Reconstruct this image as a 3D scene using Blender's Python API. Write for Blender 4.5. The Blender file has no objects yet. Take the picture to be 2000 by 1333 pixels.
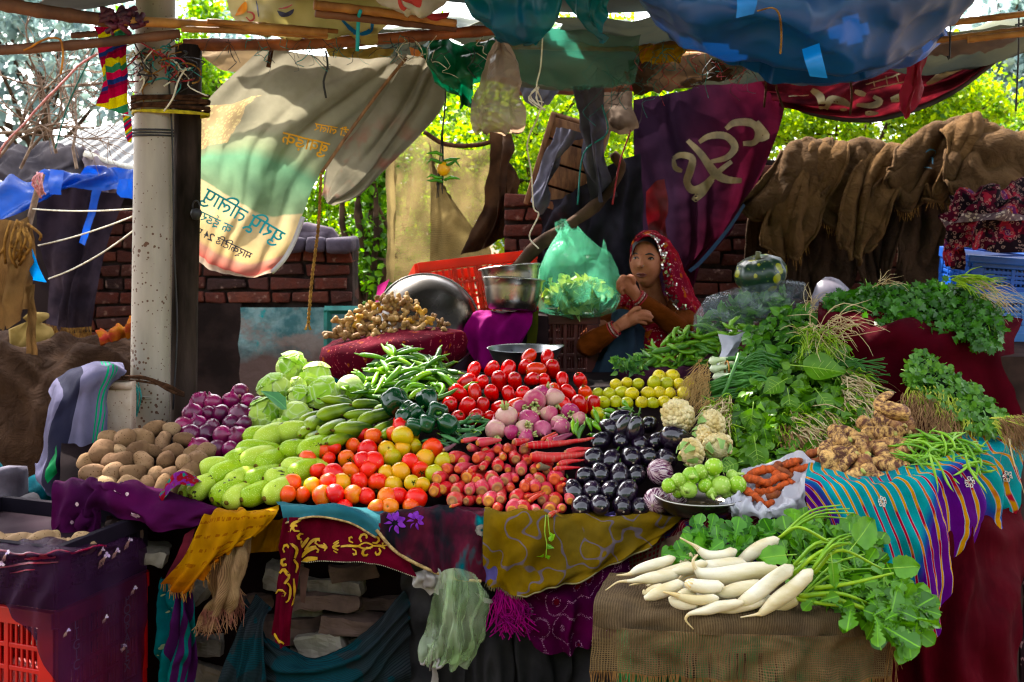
import bpy,bmesh,math,random
import numpy as np
from mathutils import Vector,Matrix,Euler,Quaternion,noise
random.seed(7);rng=np.random.default_rng(7)
R=math.radians
SC=bpy.context.scene
COL=SC.collection
# ---------------- camera, world, sun, exposure ----------------
F,HY,CH=2200.0,420.0,1.5
cam_d=bpy.data.cameras.new('camera');cam=bpy.data.objects.new('camera',cam_d);COL.objects.link(cam)
cam.location=(0,0,CH);cam.rotation_euler=(R(90),0,0)
cam_d.sensor_width=36;cam_d.lens=36*F/2000;cam_d.shift_y=-(666.5-HY)/2000
cam_d.clip_start=.05;cam_d.clip_end=500
cam_d.dof.use_dof=True;cam_d.dof.focus_distance=3.1;cam_d.dof.aperture_fstop=6.3
SC.camera=cam
SUN_EL,SUN_AZ=50,-32
w=bpy.data.worlds.new('World');SC.world=w;w.use_nodes=True
nt=w.node_tree;bg=nt.nodes['Background']
sk=nt.nodes.new('ShaderNodeTexSky');sk.sky_type='NISHITA';sk.sun_disc=False
sk.sun_elevation=R(SUN_EL);sk.sun_rotation=R(SUN_AZ);sk.dust_density=3.0;sk.ozone_density=.6;sk.air_density=1.0
hs=nt.nodes.new('ShaderNodeHueSaturation');hs.inputs['Saturation'].default_value=.3
nt.links.new(sk.outputs[0],hs.inputs['Color']);nt.links.new(hs.outputs[0],bg.inputs[0]);bg.inputs[1].default_value=.15
sun_d=bpy.data.lights.new('sun','SUN');sun_d.energy=3.4;sun_d.angle=R(.55);sun_d.color=(1,.94,.84)
sun=bpy.data.objects.new('sun',sun_d);COL.objects.link(sun)
_d=Vector((math.sin(R(SUN_AZ))*math.cos(R(SUN_EL)),math.cos(R(SUN_AZ))*math.cos(R(SUN_EL)),math.sin(R(SUN_EL))))
sun.rotation_euler=_d.to_track_quat('Z','Y').to_euler()
SC.view_settings.view_transform='Standard';SC.view_settings.look='None';SC.view_settings.exposure=2.7;SC.view_settings.gamma=1
SC.cycles.use_denoising=True;SC.cycles.use_adaptive_sampling=False;SC.cycles.filter_width=1.25;SC.cycles.max_bounces=8;SC.cycles.diffuse_bounces=3;SC.cycles.glossy_bounces=3
SC.cycles.transparent_max_bounces=16;SC.cycles.transmission_bounces=4;SC.cycles.sample_clamp_indirect=6
SC.cycles.caustics_reflective=False;SC.cycles.caustics_refractive=False
# ---------------- geometry helpers ----------------
def P(px,py,Y):return Vector(((px-1000)/F*Y,Y,CH-(py-HY)/F*Y))
def V(t):return P(*t)if not isinstance(t,Vector)else t
CAM=Vector((0,0,CH))
def C(h,k=1.0):
 h=h.lstrip('#');o=[]
 for i in(0,2,4):
  c=int(h[i:i+2],16)/255
  o.append((c/12.92 if c<=.04045 else((c+.055)/1.055)**2.4)*k)
 g=.25*o[0]+.65*o[1]+.1*o[2];o=[min(1,max(0,g+(x-g)*1.15))for x in o]
 return(*o,1)
def u(a,b):return random.uniform(a,b)
class MB:
 def __init__(s):s.v=[];s.f=[];s.uv=[];s.mi=[]
 def add(s,vs,fs,uvs=None,mi=0):
  o=len(s.v);s.v+=[tuple(x)for x in vs]
  s.f+=[tuple(i+o for i in f)for f in fs];s.mi+=[mi]*len(fs)
  s.uv+=list(uvs)if uvs is not None else[(0,0)]*len(vs)
 def grid(s,rows,closed=False,uvs=None,mi=0):
  nr,nc=len(rows),len(rows[0]);vs=[p for r in rows for p in r];fs=[]
  for i in range(nr-1):
   for j in range(nc if closed else nc-1):
    k=(j+1)%nc
    fs.append((i*nc+j,i*nc+k,(i+1)*nc+k,(i+1)*nc+j))
  if uvs is None:uvs=[(j/max(1,nc-1),i/max(1,nr-1))for i in range(nr)for j in range(nc)]
  s.add(vs,fs,uvs,mi)
 def tube(s,path,rad,n=8,cap=True,sq=1.0,mi=0,twist=0):
  path=[Vector(p)for p in path];m=len(path)
  if not hasattr(rad,'__len__'):rad=[rad]*m
  rows=[];t0=None;nrm=None;L=0;uvs=[]
  for i,p in enumerate(path):
   t=(path[min(i+1,m-1)]-path[max(i-1,0)]).normalized()
   if nrm is None:
    a=Vector((0,0,1))if abs(t.z)<.9 else Vector((1,0,0))
    nrm=t.cross(a).normalized()
   else:
    q=t0.rotation_difference(t);nrm=q@nrm;nrm=(nrm-t*nrm.dot(t)).normalized()
   t0=t;b=t.cross(nrm);L+=(p-path[i-1]).length if i else 0
   rows.append([p+(nrm*math.cos(2*math.pi*k/n+twist*i)+b*sq*math.sin(2*math.pi*k/n+twist*i))*rad[i]for k in range(n)])
   uvs+=[(k/n,L)for k in range(n)]
  o=len(s.v);s.grid(rows,True,uvs,mi)
  if cap:
   s.f.append(tuple(o+k for k in range(n-1,-1,-1)));s.mi.append(mi)
   s.f.append(tuple(o+(m-1)*n+k for k in range(n)));s.mi.append(mi)
 def box(s,c,size,rot=None,mi=0,bev=0):
  hx,hy,hz=size[0]/2,size[1]/2,size[2]/2;c=Vector(c)
  M=rot.to_matrix()if rot is not None else Matrix.Identity(3)
  if not bev:
   vs=[c+M@Vector((x*hx,y*hy,z*hz))for x in(-1,1)for y in(-1,1)for z in(-1,1)]
   s.add(vs,[(0,1,3,2),(4,6,7,5),(0,4,5,1),(2,3,7,6),(0,2,6,4),(1,5,7,3)],None,mi);return
  bm=bmesh.new();bmesh.ops.create_cube(bm,size=1)
  for v in bm.verts:v.co=Vector((v.co.x*size[0],v.co.y*size[1],v.co.z*size[2]))
  bmesh.ops.bevel(bm,geom=bm.edges[:],offset=bev,segments=2,affect='EDGES',profile=.6)
  bm.verts.index_update()
  s.add([c+M@v.co for v in bm.verts],[[v.index for v in f.verts]for f in bm.faces],None,mi);bm.free()
 def lathe(s,prof,n=20,M=None,lobes=0,lob=0,mi=0,ph=0):
  M=M or Matrix.Identity(4);rows=[]
  for r,z in prof:
   rows.append([M@Vector((r*(1+lob*math.cos(lobes*(2*math.pi*k/n)+ph))*math.cos(2*math.pi*k/n),r*(1+lob*math.cos(lobes*(2*math.pi*k/n)+ph))*math.sin(2*math.pi*k/n),z))for k in range(n)])
  s.grid(rows,True,[(k/n,i/(len(prof)-1))for i in range(len(prof))for k in range(n)],mi)
 def jig(s,amp,sc,seed=0):
  o=Vector((seed*7.13,seed*3.7,seed*1.9));out=[]
  for p in s.v:
   p=Vector(p);out.append(tuple(p+noise.noise_vector(p*sc+o)*amp))
  s.v=out
 def build(s,name,mat=None,parent=None,smooth=True,link=True):
  me=bpy.data.meshes.new(name);me.from_pydata(s.v,[],s.f);me.update()
  if s.uv:
   ul=me.uv_layers.new(name='UVMap');vi=np.empty(len(me.loops),np.int32);me.loops.foreach_get('vertex_index',vi)
   ul.data.foreach_set('uv',np.array(s.uv,np.float32)[vi].ravel())
  mats=mat if isinstance(mat,(list,tuple))else[mat]
  for m in mats:me.materials.append(m)
  if len(mats)>1:me.polygons.foreach_set('material_index',s.mi)
  if smooth:me.polygons.foreach_set('use_smooth',[True]*len(me.polygons))
  return mkobj(name,me,parent,link)
def mkobj(name,me,parent=None,link=True):
 o=bpy.data.objects.new(name,me)
 if link:COL.objects.link(o)
 if parent is not None:o.parent=parent
 return o
def empty(name,loc=(0,0,0),link=True):
 o=bpy.data.objects.new(name,None);o.empty_display_size=.05
 if link:COL.objects.link(o)
 o.location=loc;return o
def tag(o,label=None,cat=None,group=None,kind=None):
 if label:o['label']=label
 if cat:o['category']=cat
 if group:o['group']=group
 if kind:o['kind']=kind
 return o
KIDS={}
def dup(proto,M,label,cat=None,group=None,mats=None):
 """a copy of a thing with copies of its parts"""
 if proto.name not in KIDS:KIDS[proto.name]=[x for x in proto.children]
 c=proto.copy();COL.objects.link(c);c.matrix_world=M
 if mats is not None and c.data is not None:
  c.material_slots[0].link='OBJECT';c.material_slots[0].material=mats
 for ch in KIDS[proto.name]:
  d=ch.copy();COL.objects.link(d);d.parent=c
 tag(c,label,cat,group);return c
def kid(o,parent):
 o.parent=parent;return o
def numpy_mesh(name,vs,fs_flat,k,mat,parent=None,smooth=False,uvs=None):
 """vs (N,3); fs_flat (M,k) faces of k corners"""
 me=bpy.data.meshes.new(name);nf=len(fs_flat)
 me.vertices.add(len(vs));me.vertices.foreach_set('co',np.asarray(vs,np.float32).ravel())
 me.loops.add(nf*k);me.loops.foreach_set('vertex_index',np.asarray(fs_flat,np.int32).ravel())
 me.polygons.add(nf);me.polygons.foreach_set('loop_start',np.arange(0,nf*k,k,dtype=np.int32))
 if uvs is not None:
  ul=me.uv_layers.new(name='UVMap');ul.data.foreach_set('uv',np.asarray(uvs,np.float32)[np.asarray(fs_flat).ravel()].ravel())
 me.update(calc_edges=True);me.validate()
 if smooth:me.polygons.foreach_set('use_smooth',[True]*nf)
 me.materials.append(mat)
 return mkobj(name,me,parent)
def rand_rot(n,up=0.0):
 """n random rotation matrices (n,3,3); up>0 biases the local +Z to world +Z"""
 z=rng.normal(size=(n,3));z[:,2]+=up;z/=np.linalg.norm(z,axis=1)[:,None]
 x=rng.normal(size=(n,3));x-=z*(x*z).sum(1)[:,None];x/=np.linalg.norm(x,axis=1)[:,None]
 y=np.cross(z,x);return np.stack([x,y,z],axis=2)
LEAF=(np.array([(0,0,0),(.28,.25,.05),(.30,.55,.02),(0,1,-.12),(-.30,.55,.02),(-.28,.25,.05),(0,.3,-.03),(0,.62,-.05)],float),
np.array([(0,1,6,6),(1,2,7,6),(2,3,7,7),(3,4,7,7),(4,5,6,7),(5,0,6,6)]))
LEAFQ=(np.array([(0,0,0),(.32,.45,.06),(0,1,-.06),(-.32,.45,.06)],float),np.array([(0,1,2,3)]))
def leaf_cloud(name,pos,rot,size,mat,parent=None,tmpl=LEAFQ):
 tv,tf=tmpl;n=len(pos);size=np.broadcast_to(np.asarray(size,float),(n,))
 tn=np.repeat(tv[None],n,0);cu=rng.uniform(-.1,.55,(n,1));fo=rng.uniform(-.05,.45,(n,1));tw=rng.uniform(-.5,.5,(n,1))
 tn[:,:,2]+=-cu*tv[None,:,1]**2+fo*np.abs(tv[None,:,0])+tw*tv[None,:,0]*tv[None,:,1];tn[:,:,1]*=1-.25*cu
 vs=np.einsum('nij,nkj->nki',rot,tn)*size[:,None,None]+np.asarray(pos)[:,None,:]
 fs=(tf[None]+(np.arange(n)*len(tv))[:,None,None]).reshape(-1,tf.shape[1])
 uv=np.tile(tv[:,:2],(n,1))
 if tf.shape[1]==4 and(tf[:,2]==tf[:,3]).any():
  t=[]
  for f in tf:
   t+=[(f[0],f[1],f[2])]+([(f[0],f[2],f[3])]if f[3]!=f[2]else[])
  t=np.array(t);fs=(t[None]+(np.arange(n)*len(tv))[:,None,None]).reshape(-1,3)
  return numpy_mesh(name,vs.reshape(-1,3),fs,3,mat,parent,True,uv)
 return numpy_mesh(name,vs.reshape(-1,3),fs,tf.shape[1],mat,parent,False,uv)
def cr(p0,p1,p2,p3,t):return .5*((2*p1)+(p2-p0)*t+(2*p0-5*p1+4*p2-p3)*t*t+(3*p1-p0-3*p2+p3)*t**3)
def crv(pts,t):
 n=len(pts)-1
 if n==0:return pts[0]
 x=min(max(t,0),1)*n;i=min(int(x),n-1);f=x-i
 return cr(pts[i-1]if i>0 else 2*pts[0]-pts[1],pts[i],pts[i+1],pts[i+2]if i+2<=n else 2*pts[n]-pts[n-1],f)
def curve(pts,n):pts=[V(p)for p in pts];return[crv(pts,i/(n-1))for i in range(n)]
class Cloth:
 """a hanging or draped sheet: rows of (px,py,Y) control points, smooth in both directions, with folds and wrinkles along its normal"""
 def __init__(s,ctrl,folds=(),wr=(0,8),rag=0,seed=0,ridge=(0,3),cusp=False):
  s.c=[[V(p)for p in row]for row in ctrl];s.folds=folds;s.wr=wr;s.rag=rag;s.ridge=ridge;s.cusp=cusp;s.o=Vector((seed*3.3,seed*5.1,seed*2.7));s.px=None
 def base(s,uu,vv):return crv([crv(r,uu)for r in s.c],vv)
 def nrm(s,uu,vv):
  e=.01;a=s.base(min(uu+e,1),vv)-s.base(max(uu-e,0),vv);b=s.base(uu,min(vv+e,1))-s.base(uu,max(vv-e,0))
  n=a.cross(b)
  if n.length<1e-12:return Vector((0,-1,0))
  n.normalize();return n if n.dot(CAM-s.base(uu,vv))>0 else-n
 def f(s,uu,vv):
  if s.rag and vv>.0:
   vv=vv*(1-s.rag*(.5+noise.noise(Vector((uu*14,0,0))+s.o)))
  p=s.base(uu,vv);n=s.nrm(uu,vv);d=0
  for(a,fu,fv,ph,hang)in s.folds:
   x=fu*uu+fv*vv+ph+.9*noise.noise(Vector((uu*3,vv*2,ph))+s.o)
   w=math.sin(2*math.pi*x);w=(w if w>0 else w*.6)if not s.cusp else abs(math.sin(math.pi*x))**.75*1.3-.5;d+=a*w*(vv**hang if hang>=0 else(1-vv)**(-hang))
  if s.wr[0]:q=p*s.wr[1]+s.o;d+=s.wr[0]*(noise.noise(q)+.5*noise.noise(q*2.1)+.35*abs(noise.noise(q*3.7)))
  if s.ridge[0]:
   q=p*s.ridge[1]+s.o;d+=s.ridge[0]*(1-2.4*abs(noise.noise(q))-1.1*abs(noise.noise(q*2.3))-.4*abs(noise.noise(q*5.1)))
  return p+n*d
 def build(s,name,mat,nu=40,nv=30,parent=None,thick=0,label=None,cat='cloth',**k):
  mb=MB();rows=[[s.f(j/(nu-1),i/(nv-1))for j in range(nu)]for i in range(nv)]
  mb.grid(rows)
  o=mb.build(name,mat,parent)
  if thick:
   m=o.modifiers.new('solid','SOLIDIFY');m.thickness=thick;m.offset=0
  if label:tag(o,label,cat,**k)
  s.obj=o;return o
 def inv(s,px,py):
  if s.px is None:
   n=44;s.n=n;s.q=[[s.f(j/(n-1),i/(n-1))for j in range(n)]for i in range(n)]
   s.px=np.array([[(1000+F*p.x/p.y,HY-F*(p.z-CH)/p.y)for p in r]for r in s.q])
  n=s.n;d=(s.px[:,:,0]-px)**2+(s.px[:,:,1]-py)**2;i,j=divmod(int(d.argmin()),n)
  i0,j0=min(max(i,1),n-2),min(max(j,1),n-2)
  du=(s.px[i0,j0+1]-s.px[i0,j0-1])/2;dv=(s.px[i0+1,j0]-s.px[i0-1,j0])/2
  det=du[0]*dv[1]-du[1]*dv[0];r=np.array([px,py])-s.px[i0,j0]
  if abs(det)<1e-6:return j/(n-1),i/(n-1)
  a=(r[0]*dv[1]-r[1]*dv[0])/det;b=(du[0]*r[1]-du[1]*r[0])/det
  a=max(-2,min(2,a));b=max(-2,min(2,b))
  return min(max((j0+a)/(n-1),0),1),min(max((i0+b)/(n-1),0),1)
 def on(s,px,py,off=.003):
  a,b=s.inv(px,py);p=s.f(a,b);e=.012
  n=(s.f(min(a+e,1),b)-s.f(max(a-e,0),b)).cross(s.f(a,min(b+e,1))-s.f(a,max(b-e,0)))
  if n.length<1e-12:n=Vector((0,-1,0))
  n.normalize();n=n if n.dot(CAM-p)>0 else-n
  return p+n*off
 def strokes(s,mb,lines,w,off=.003):
  """painted strokes: polylines in photo pixels with a width in pixels, laid on the cloth"""
  for ln in lines:
   ww=w
   if isinstance(ln,tuple)and isinstance(ln[0],list):ln,ww=ln
   pts=[Vector((x,y,0))for x,y in ln];L=sum((a-b).length for a,b in zip(pts,pts[1:]));n=max(3,int(L/5));pts=[crv(pts,i/n)for i in range(n+1)]
   rows=[]
   for i,p in enumerate(pts):
    t=(pts[min(i+1,n)]-pts[max(i-1,0)]).normalized();q=Vector((-t.y,t.x,0));k=ww/2*(.55+.45*math.sin(math.pi*min(1,max(0,i/n))))
    rows.append([s.on(p.x-q.x*k,p.y-q.y*k,off),s.on(p.x,p.y,off),s.on(p.x+q.x*k,p.y+q.y*k,off)])
   mb.grid(rows)
 def blobs(s,mb,polys,off=.003):
  for pl in polys:
   cx=sum(p[0]for p in pl)/len(pl);cy=sum(p[1]for p in pl)/len(pl);n=3
   cp=[Vector((x,y,0))for x,y in pl];cp=cp+[cp[0]];m=len(pl)*3
   ring=[crv(cp,i/m)for i in range(m)]
   rows=[[s.on(cx+(p.x-cx)*k/n,cy+(p.y-cy)*k/n,off)for p in ring]for k in range(0,n+1)]
   mb.grid(rows,True)
 def text(s,txt,org,xd,yd,name,mat,parent,off=.003):
  """lettering: org pixel, xd = pixel vector of one em along the line, yd = pixel vector of one em upwards"""
  cu=bpy.data.curves.new(name,'FONT');cu.body=txt;cu.size=1;cu.resolution_u=3;cu.offset=.012
  o=bpy.data.objects.new(name,cu);COL.objects.link(o)
  dg=bpy.context.evaluated_depsgraph_get();me=bpy.data.meshes.new_from_object(o.evaluated_get(dg));me.name=name
  bpy.data.objects.remove(o)
  if len(me.vertices)==0:return None
  bm=bmesh.new();bm.from_mesh(me);bmesh.ops.triangulate(bm,faces=bm.faces[:])
  bmesh.ops.subdivide_edges(bm,edges=[e for e in bm.edges if e.calc_length()>.15],cuts=2,use_grid_fill=False)
  bmesh.ops.triangulate(bm,faces=bm.faces[:])
  for v in bm.verts:
   x,y=v.co.x,v.co.y
   v.co=s.on(org[0]+xd[0]*x+yd[0]*y,org[1]+xd[1]*x+yd[1]*y,off)
  bm.to_mesh(me);bm.free();me.materials.clear();me.materials.append(mat)
  return mkobj(name,me,parent)
def fringe(mb,cl,vv,u0,u1,n,ln,r=.0008,spread=.3):
 for i in range(n):
  a=u0+(u1-u0)*(i+u(0,1))/n;p=cl.f(a,vv);L=ln*u(.5,1.2)
  d=Vector((u(-1,1)*spread,u(-1,.2)*spread,-1)).normalized();q=[p]
  for k in range(3):d=(d+Vector((u(-.5,.5),u(-.4,.4),-.15))*spread*1.4).normalized();q.append(q[-1]+d*L/3)
  mb.tube(q,[r,r,r*.8,r*.5],4,False)
def sag(a,b,s,n=14,wob=0):
 a,b=V(a),V(b);out=[]
 for i in range(n):
  t=i/(n-1);p=a.lerp(b,t);p.z-=4*s*t*(1-t);out.append(p+noise.noise_vector(p*6)*wob)
 return out
def rope(name,pts,r,mat,label,cat='rope',n=20,parent=None,wob=0,twist=False,**k):
 mb=MB();q=curve(pts,n)if not isinstance(pts[0],Vector)or len(pts)<n else pts
 if wob:q=[p+noise.noise_vector(p*9)*wob for p in q]
 if twist:
  for s in range(2):
   path=[]
   for i in range(len(q)*4-3):
    t=i/(len(q)*4-4);p=crv(q,t);a=i*1.1+s*math.pi;path.append(p+Vector((math.cos(a),math.sin(a),0))*r*.5)
   mb.tube(path,r*.62,5)
 else:mb.tube(q,r,6)
 o=mb.build(name,mat,parent)
 if parent is None:tag(o,label,cat,**k)
 return o
def remesh(mb,vox,name,mat,smooth=2,parent=None,link=True):
 o=mb.build(name+'_raw',None);m=o.modifiers.new('r','REMESH');m.mode='VOXEL';m.voxel_size=vox;m.use_smooth_shade=True
 if smooth:
  k=o.modifiers.new('s','SMOOTH');k.iterations=smooth;k.factor=.5
 dg=bpy.context.evaluated_depsgraph_get();me=bpy.data.meshes.new_from_object(o.evaluated_get(dg));old=o.data
 bpy.data.objects.remove(o);bpy.data.meshes.remove(old);me.name=name;me.materials.clear();me.materials.append(mat)
 me.polygons.foreach_set('use_smooth',[True]*len(me.polygons))
 return mkobj(name,me,parent,link)
ORD='zeroth first second third fourth fifth sixth seventh eighth ninth tenth eleventh twelfth thirteenth fourteenth fifteenth sixteenth seventeenth eighteenth nineteenth twentieth'.split()
ORD+=['twenty '+ORD[i]for i in range(1,10)]+['thirtieth']+['thirty '+ORD[i]for i in range(1,10)]
def inside(p,poly):
 x,y=p;c=False;n=len(poly)
 for i in range(n):
  x1,y1=poly[i];x2,y2=poly[i-1]
  if(y1>y)!=(y2>y)and x<(x2-x1)*(y-y1)/(y2-y1)+x1:c=not c
 return c
def lattice(poly,dx,dy,jit=.18):
 """rows of pixel points from the front (lowest) row up, hexagonal with jitter: (px,py,row,number in row)"""
 ys=[p[1]for p in poly];xs=[p[0]for p in poly];out=[];row=0;y=max(ys)-dy*.45
 while y>min(ys):
  k=0;x=min(xs)+(dx/2 if row%2 else 0)
  got=[]
  while x<max(xs)+dx:
   q=(x+u(-jit,jit)*dx,y+u(-jit,jit)*dy)
   if inside(q,poly):got.append(q)
   x+=dx
  if got:
   row+=1
   for k,q in enumerate(sorted(got)):out.append((*q,row,k+1))
  y-=dy
 return out
def interp(tab,x):
 tab=sorted(tab)
 if x<=tab[0][0]:return tab[0][1]
 for(a,b),(c,d)in zip(tab,tab[1:]):
  if x<=c:return b+(d-b)*(x-a)/(c-a)
 return tab[-1][1]
def TR(loc,rot=None,s=1.0):
 r=rot if rot is not None else Euler((u(0,6.3),u(0,6.3),u(0,6.3)))
 m=r.to_matrix().to_4x4()if not isinstance(r,Matrix)else r.to_4x4()
 return Matrix.Translation(loc)@m@Matrix.Scale(s,4)
def along(d,roll=None):
 """rotation taking local +Z to direction d"""
 q=Vector(d).normalized().to_track_quat('Z','Y');return(q@Quaternion((0,0,1),roll if roll is not None else u(0,6.3))).to_matrix()
# ---------------- materials ----------------
class NT:
 def __init__(s,name):
  s.m=bpy.data.materials.new(name);s.m.use_nodes=True;s.t=s.m.node_tree;s.t.nodes.clear()
  s.out=s.n('OutputMaterial');s.b=s.n('BsdfPrincipled');s.t.links.new(s.b.outputs[0],s.out.inputs[0])
 def n(s,ty,ins=None,**kw):
  o=s.t.nodes.new('ShaderNode'+ty)
  for k,v in kw.items():setattr(o,k,v)
  for k,v in(ins or{}).items():s.set(o.inputs[k],v)
  return o
 def set(s,sock,v):
  if hasattr(v,'is_output')or isinstance(v,bpy.types.NodeSocket):s.t.links.new(v,sock)
  elif isinstance(v,(tuple,list))and len(v)==4 and sock.type=='VECTOR':sock.default_value=v[:3]
  else:sock.default_value=v
 def math(s,op,a,b=0.0,c=None,clamp=False):
  o=s.n('Math',operation=op,use_clamp=clamp);s.set(o.inputs[0],a);s.set(o.inputs[1],b)
  if c is not None:s.set(o.inputs[2],c)
  return o.outputs[0]
 def mix(s,f,a,b,bl='MIX'):
  o=s.n('Mix',data_type='RGBA',blend_type=bl,clamp_factor=True);s.set(o.inputs[0],f);s.set(o.inputs[6],a);s.set(o.inputs[7],b);return o.outputs[2]
 def ramp(s,f,st,interp='LINEAR'):
  o=s.n('ValToRGB');r=o.color_ramp;r.interpolation=interp
  while len(r.elements)>1:r.elements.remove(r.elements[-1])
  r.elements[0].position=st[0][0];r.elements[0].color=st[0][1]
  for p,c in st[1:]:e=r.elements.new(p);e.color=c
  s.set(o.inputs[0],f);return o.outputs[0]
 def g(v):return(v,v,v,1)
 def co(s,kind='Object',scale=(1,1,1),rnd=False,rot=(0,0,0)):
  t=s.n('TexCoord').outputs[kind]
  if rnd:
   oi=s.n('ObjectInfo');a=s.n('VectorMath',operation='SCALE');s.set(a.inputs[0],(37.1,17.3,51.7));s.set(a.inputs['Scale'],oi.outputs['Random'])
   b=s.n('VectorMath',operation='ADD');s.set(b.inputs[0],t);s.set(b.inputs[1],a.outputs[0]);t=b.outputs[0]
  m=s.n('Mapping');s.set(m.inputs[0],t);m.inputs['Scale'].default_value=scale;m.inputs['Rotation'].default_value=rot;return m.outputs[0]
 def noise(s,v,sc,d=4,r=.55,dist=0):return s.n('TexNoise',{'Vector':v,'Scale':sc,'Detail':d,'Roughness':r,'Distortion':dist}).outputs[0]
 def voro(s,v,sc,feat='F1',out=0,rnd=1):return s.n('TexVoronoi',{'Vector':v,'Scale':sc,'Randomness':rnd},feature=feat).outputs[out]
 def wave(s,v,sc,dist=0,det=2,ty='BANDS',dr='X'):return s.n('TexWave',{'Vector':v,'Scale':sc,'Distortion':dist,'Detail':det},wave_type=ty,bands_direction=dr).outputs[1]
 def bump(s,h,st=.3,d=.01,prev=None):
  o=s.n('Bump',{'Height':h,'Strength':st,'Distance':d})
  if prev is not None:s.set(o.inputs['Normal'],prev)
  return o.outputs[0]
 def sep(s,v):return s.n('SeparateXYZ',{0:v}).outputs
 def sh(s,**k):
  nm=dict(col='Base Color',rough='Roughness',metal='Metallic',nrm='Normal',spec='Specular IOR Level',coat='Coat Weight',cr='Coat Roughness',sheen='Sheen Weight',sss='Subsurface Weight',alpha='Alpha',trn='Transmission Weight')
  for a,b in k.items():s.set(s.b.inputs[nm[a]],b)
  return s
 def transl(s,fac,col):
  t=s.n('BsdfTranslucent',{'Color':col});o=s.n('MixShader',{0:fac,1:s.b.outputs[0],2:t.outputs[0]});s.t.links.new(o.outputs[0],s.out.inputs[0]);s.last=o.outputs[0];return s
 def clear(s,fac):
  """fac = how opaque"""
  src=s.out.inputs[0].links[0].from_socket
  t=s.n('BsdfTransparent');o=s.n('MixShader',{0:fac,1:t.outputs[0],2:src});s.t.links.new(o.outputs[0],s.out.inputs[0]);return s
MATS={}
def simple(name,c1,c2=None,sc=12,det=4,rough=.6,spec=.4,bump=0,bsc=60,coat=0,metal=0,sheen=0,sss=0,kind='Object',stretch=(1,1,1),lo=.38,hi=.62,rnd=0,tr=0,trc=None,alpha=1,spots=None,island=0,crumple=0):
 """two tones by noise, with optional speckles (colour, scale, size), bumps, per-object brightness and translucency"""
 if name in MATS:return MATS[name]
 k=NT(name);v=k.co(kind,stretch,True);c2=c2 or c1
 f=k.ramp(k.noise(v,sc,det),[(lo,NT.g(0)),(hi,NT.g(1))]);col=k.mix(f,c1,c2)
 if spots:
  d=k.voro(v,spots[1]);nz=k.noise(v,spots[1]*.4,2);th=k.math('MULTIPLY',nz,spots[2]*2)
  col=k.mix(k.math('LESS_THAN',d,th),col,spots[0])
 if rnd or island:
  src=k.n('ObjectInfo').outputs['Random']if rnd else k.n('NewGeometry').outputs['Random Per Island']
  a=rnd or island;val=k.n('HueSaturation',{'Value':k.math('MULTIPLY_ADD',src,2*a,1-a),'Hue':k.math('MULTIPLY_ADD',src,.03*a*2,.5-.03*a),'Color':col});col=val.outputs[0]
 k.sh(col=col,rough=k.math('MULTIPLY_ADD',f,.12,rough-.06),spec=spec if rough<.79 else min(spec,.06),coat=coat,metal=metal,sheen=sheen,sss=sss)
 if sss:k.b.inputs['Subsurface Radius'].default_value=(.012,.006,.003);k.b.inputs['Subsurface Scale'].default_value=.6
 if bump:k.sh(nrm=k.bump(k.noise(v,bsc,3),bump,.005))
 if crumple:
  vd=k.n('TexNoise',{'Vector':v,'Scale':5,'Detail':1});va=k.n('VectorMath',operation='ADD');k.set(va.inputs[0],v);k.set(va.inputs[1],vd.outputs[1])
  k.sh(nrm=k.bump(k.math('ADD',k.voro(va.outputs[0],5),k.math('MULTIPLY',k.voro(va.outputs[0],13),.45)),crumple,.09))
 if tr:k.transl(tr,trc or col)
 if alpha<1:k.clear(alpha)
 MATS[name]=k.m;return k.m
def fabric(name,c1,c2=None,sc=9,weave=900,rough=.85,tr=0,pat=None,alpha=1,fade=None,sheen=0,dirt=.3):
 """woven cloth on UV: two-tone noise, dirt, fine weave; pat(k,uv,col)->col adds the print"""
 k=NT(name);uv=k.co('UV');ob=k.co('Object')
 f=k.ramp(k.noise(ob,sc,5),[(.35,NT.g(0)),(.65,NT.g(1))]);col=k.mix(f,c1,c2 or c1)
 if pat:col=pat(k,uv,ob,col)
 d=k.ramp(k.noise(ob,sc*.6,6,.65),[(.4,NT.g(1-dirt)),(.62,NT.g(1))]);col=k.mix(1.0,col,d,'MULTIPLY')
 w=k.math('ADD',k.wave(k.co('Object',rot=(0,0,0)),weave,0,0,dr='X'),k.wave(ob,weave,0,0,dr='Z'))
 h=k.math('ADD',k.math('MULTIPLY',w,.25),k.noise(ob,120,3))
 k.sh(col=col,rough=rough,spec=.03,sheen=sheen,nrm=k.bump(h,.25,.004))
 if tr:k.transl(tr,k.mix(1.0,col,(1.0,.95,.85,1),'MULTIPLY'))
 if alpha<1:k.clear(alpha)
 MATS[name]=k.m;return k.m
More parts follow.
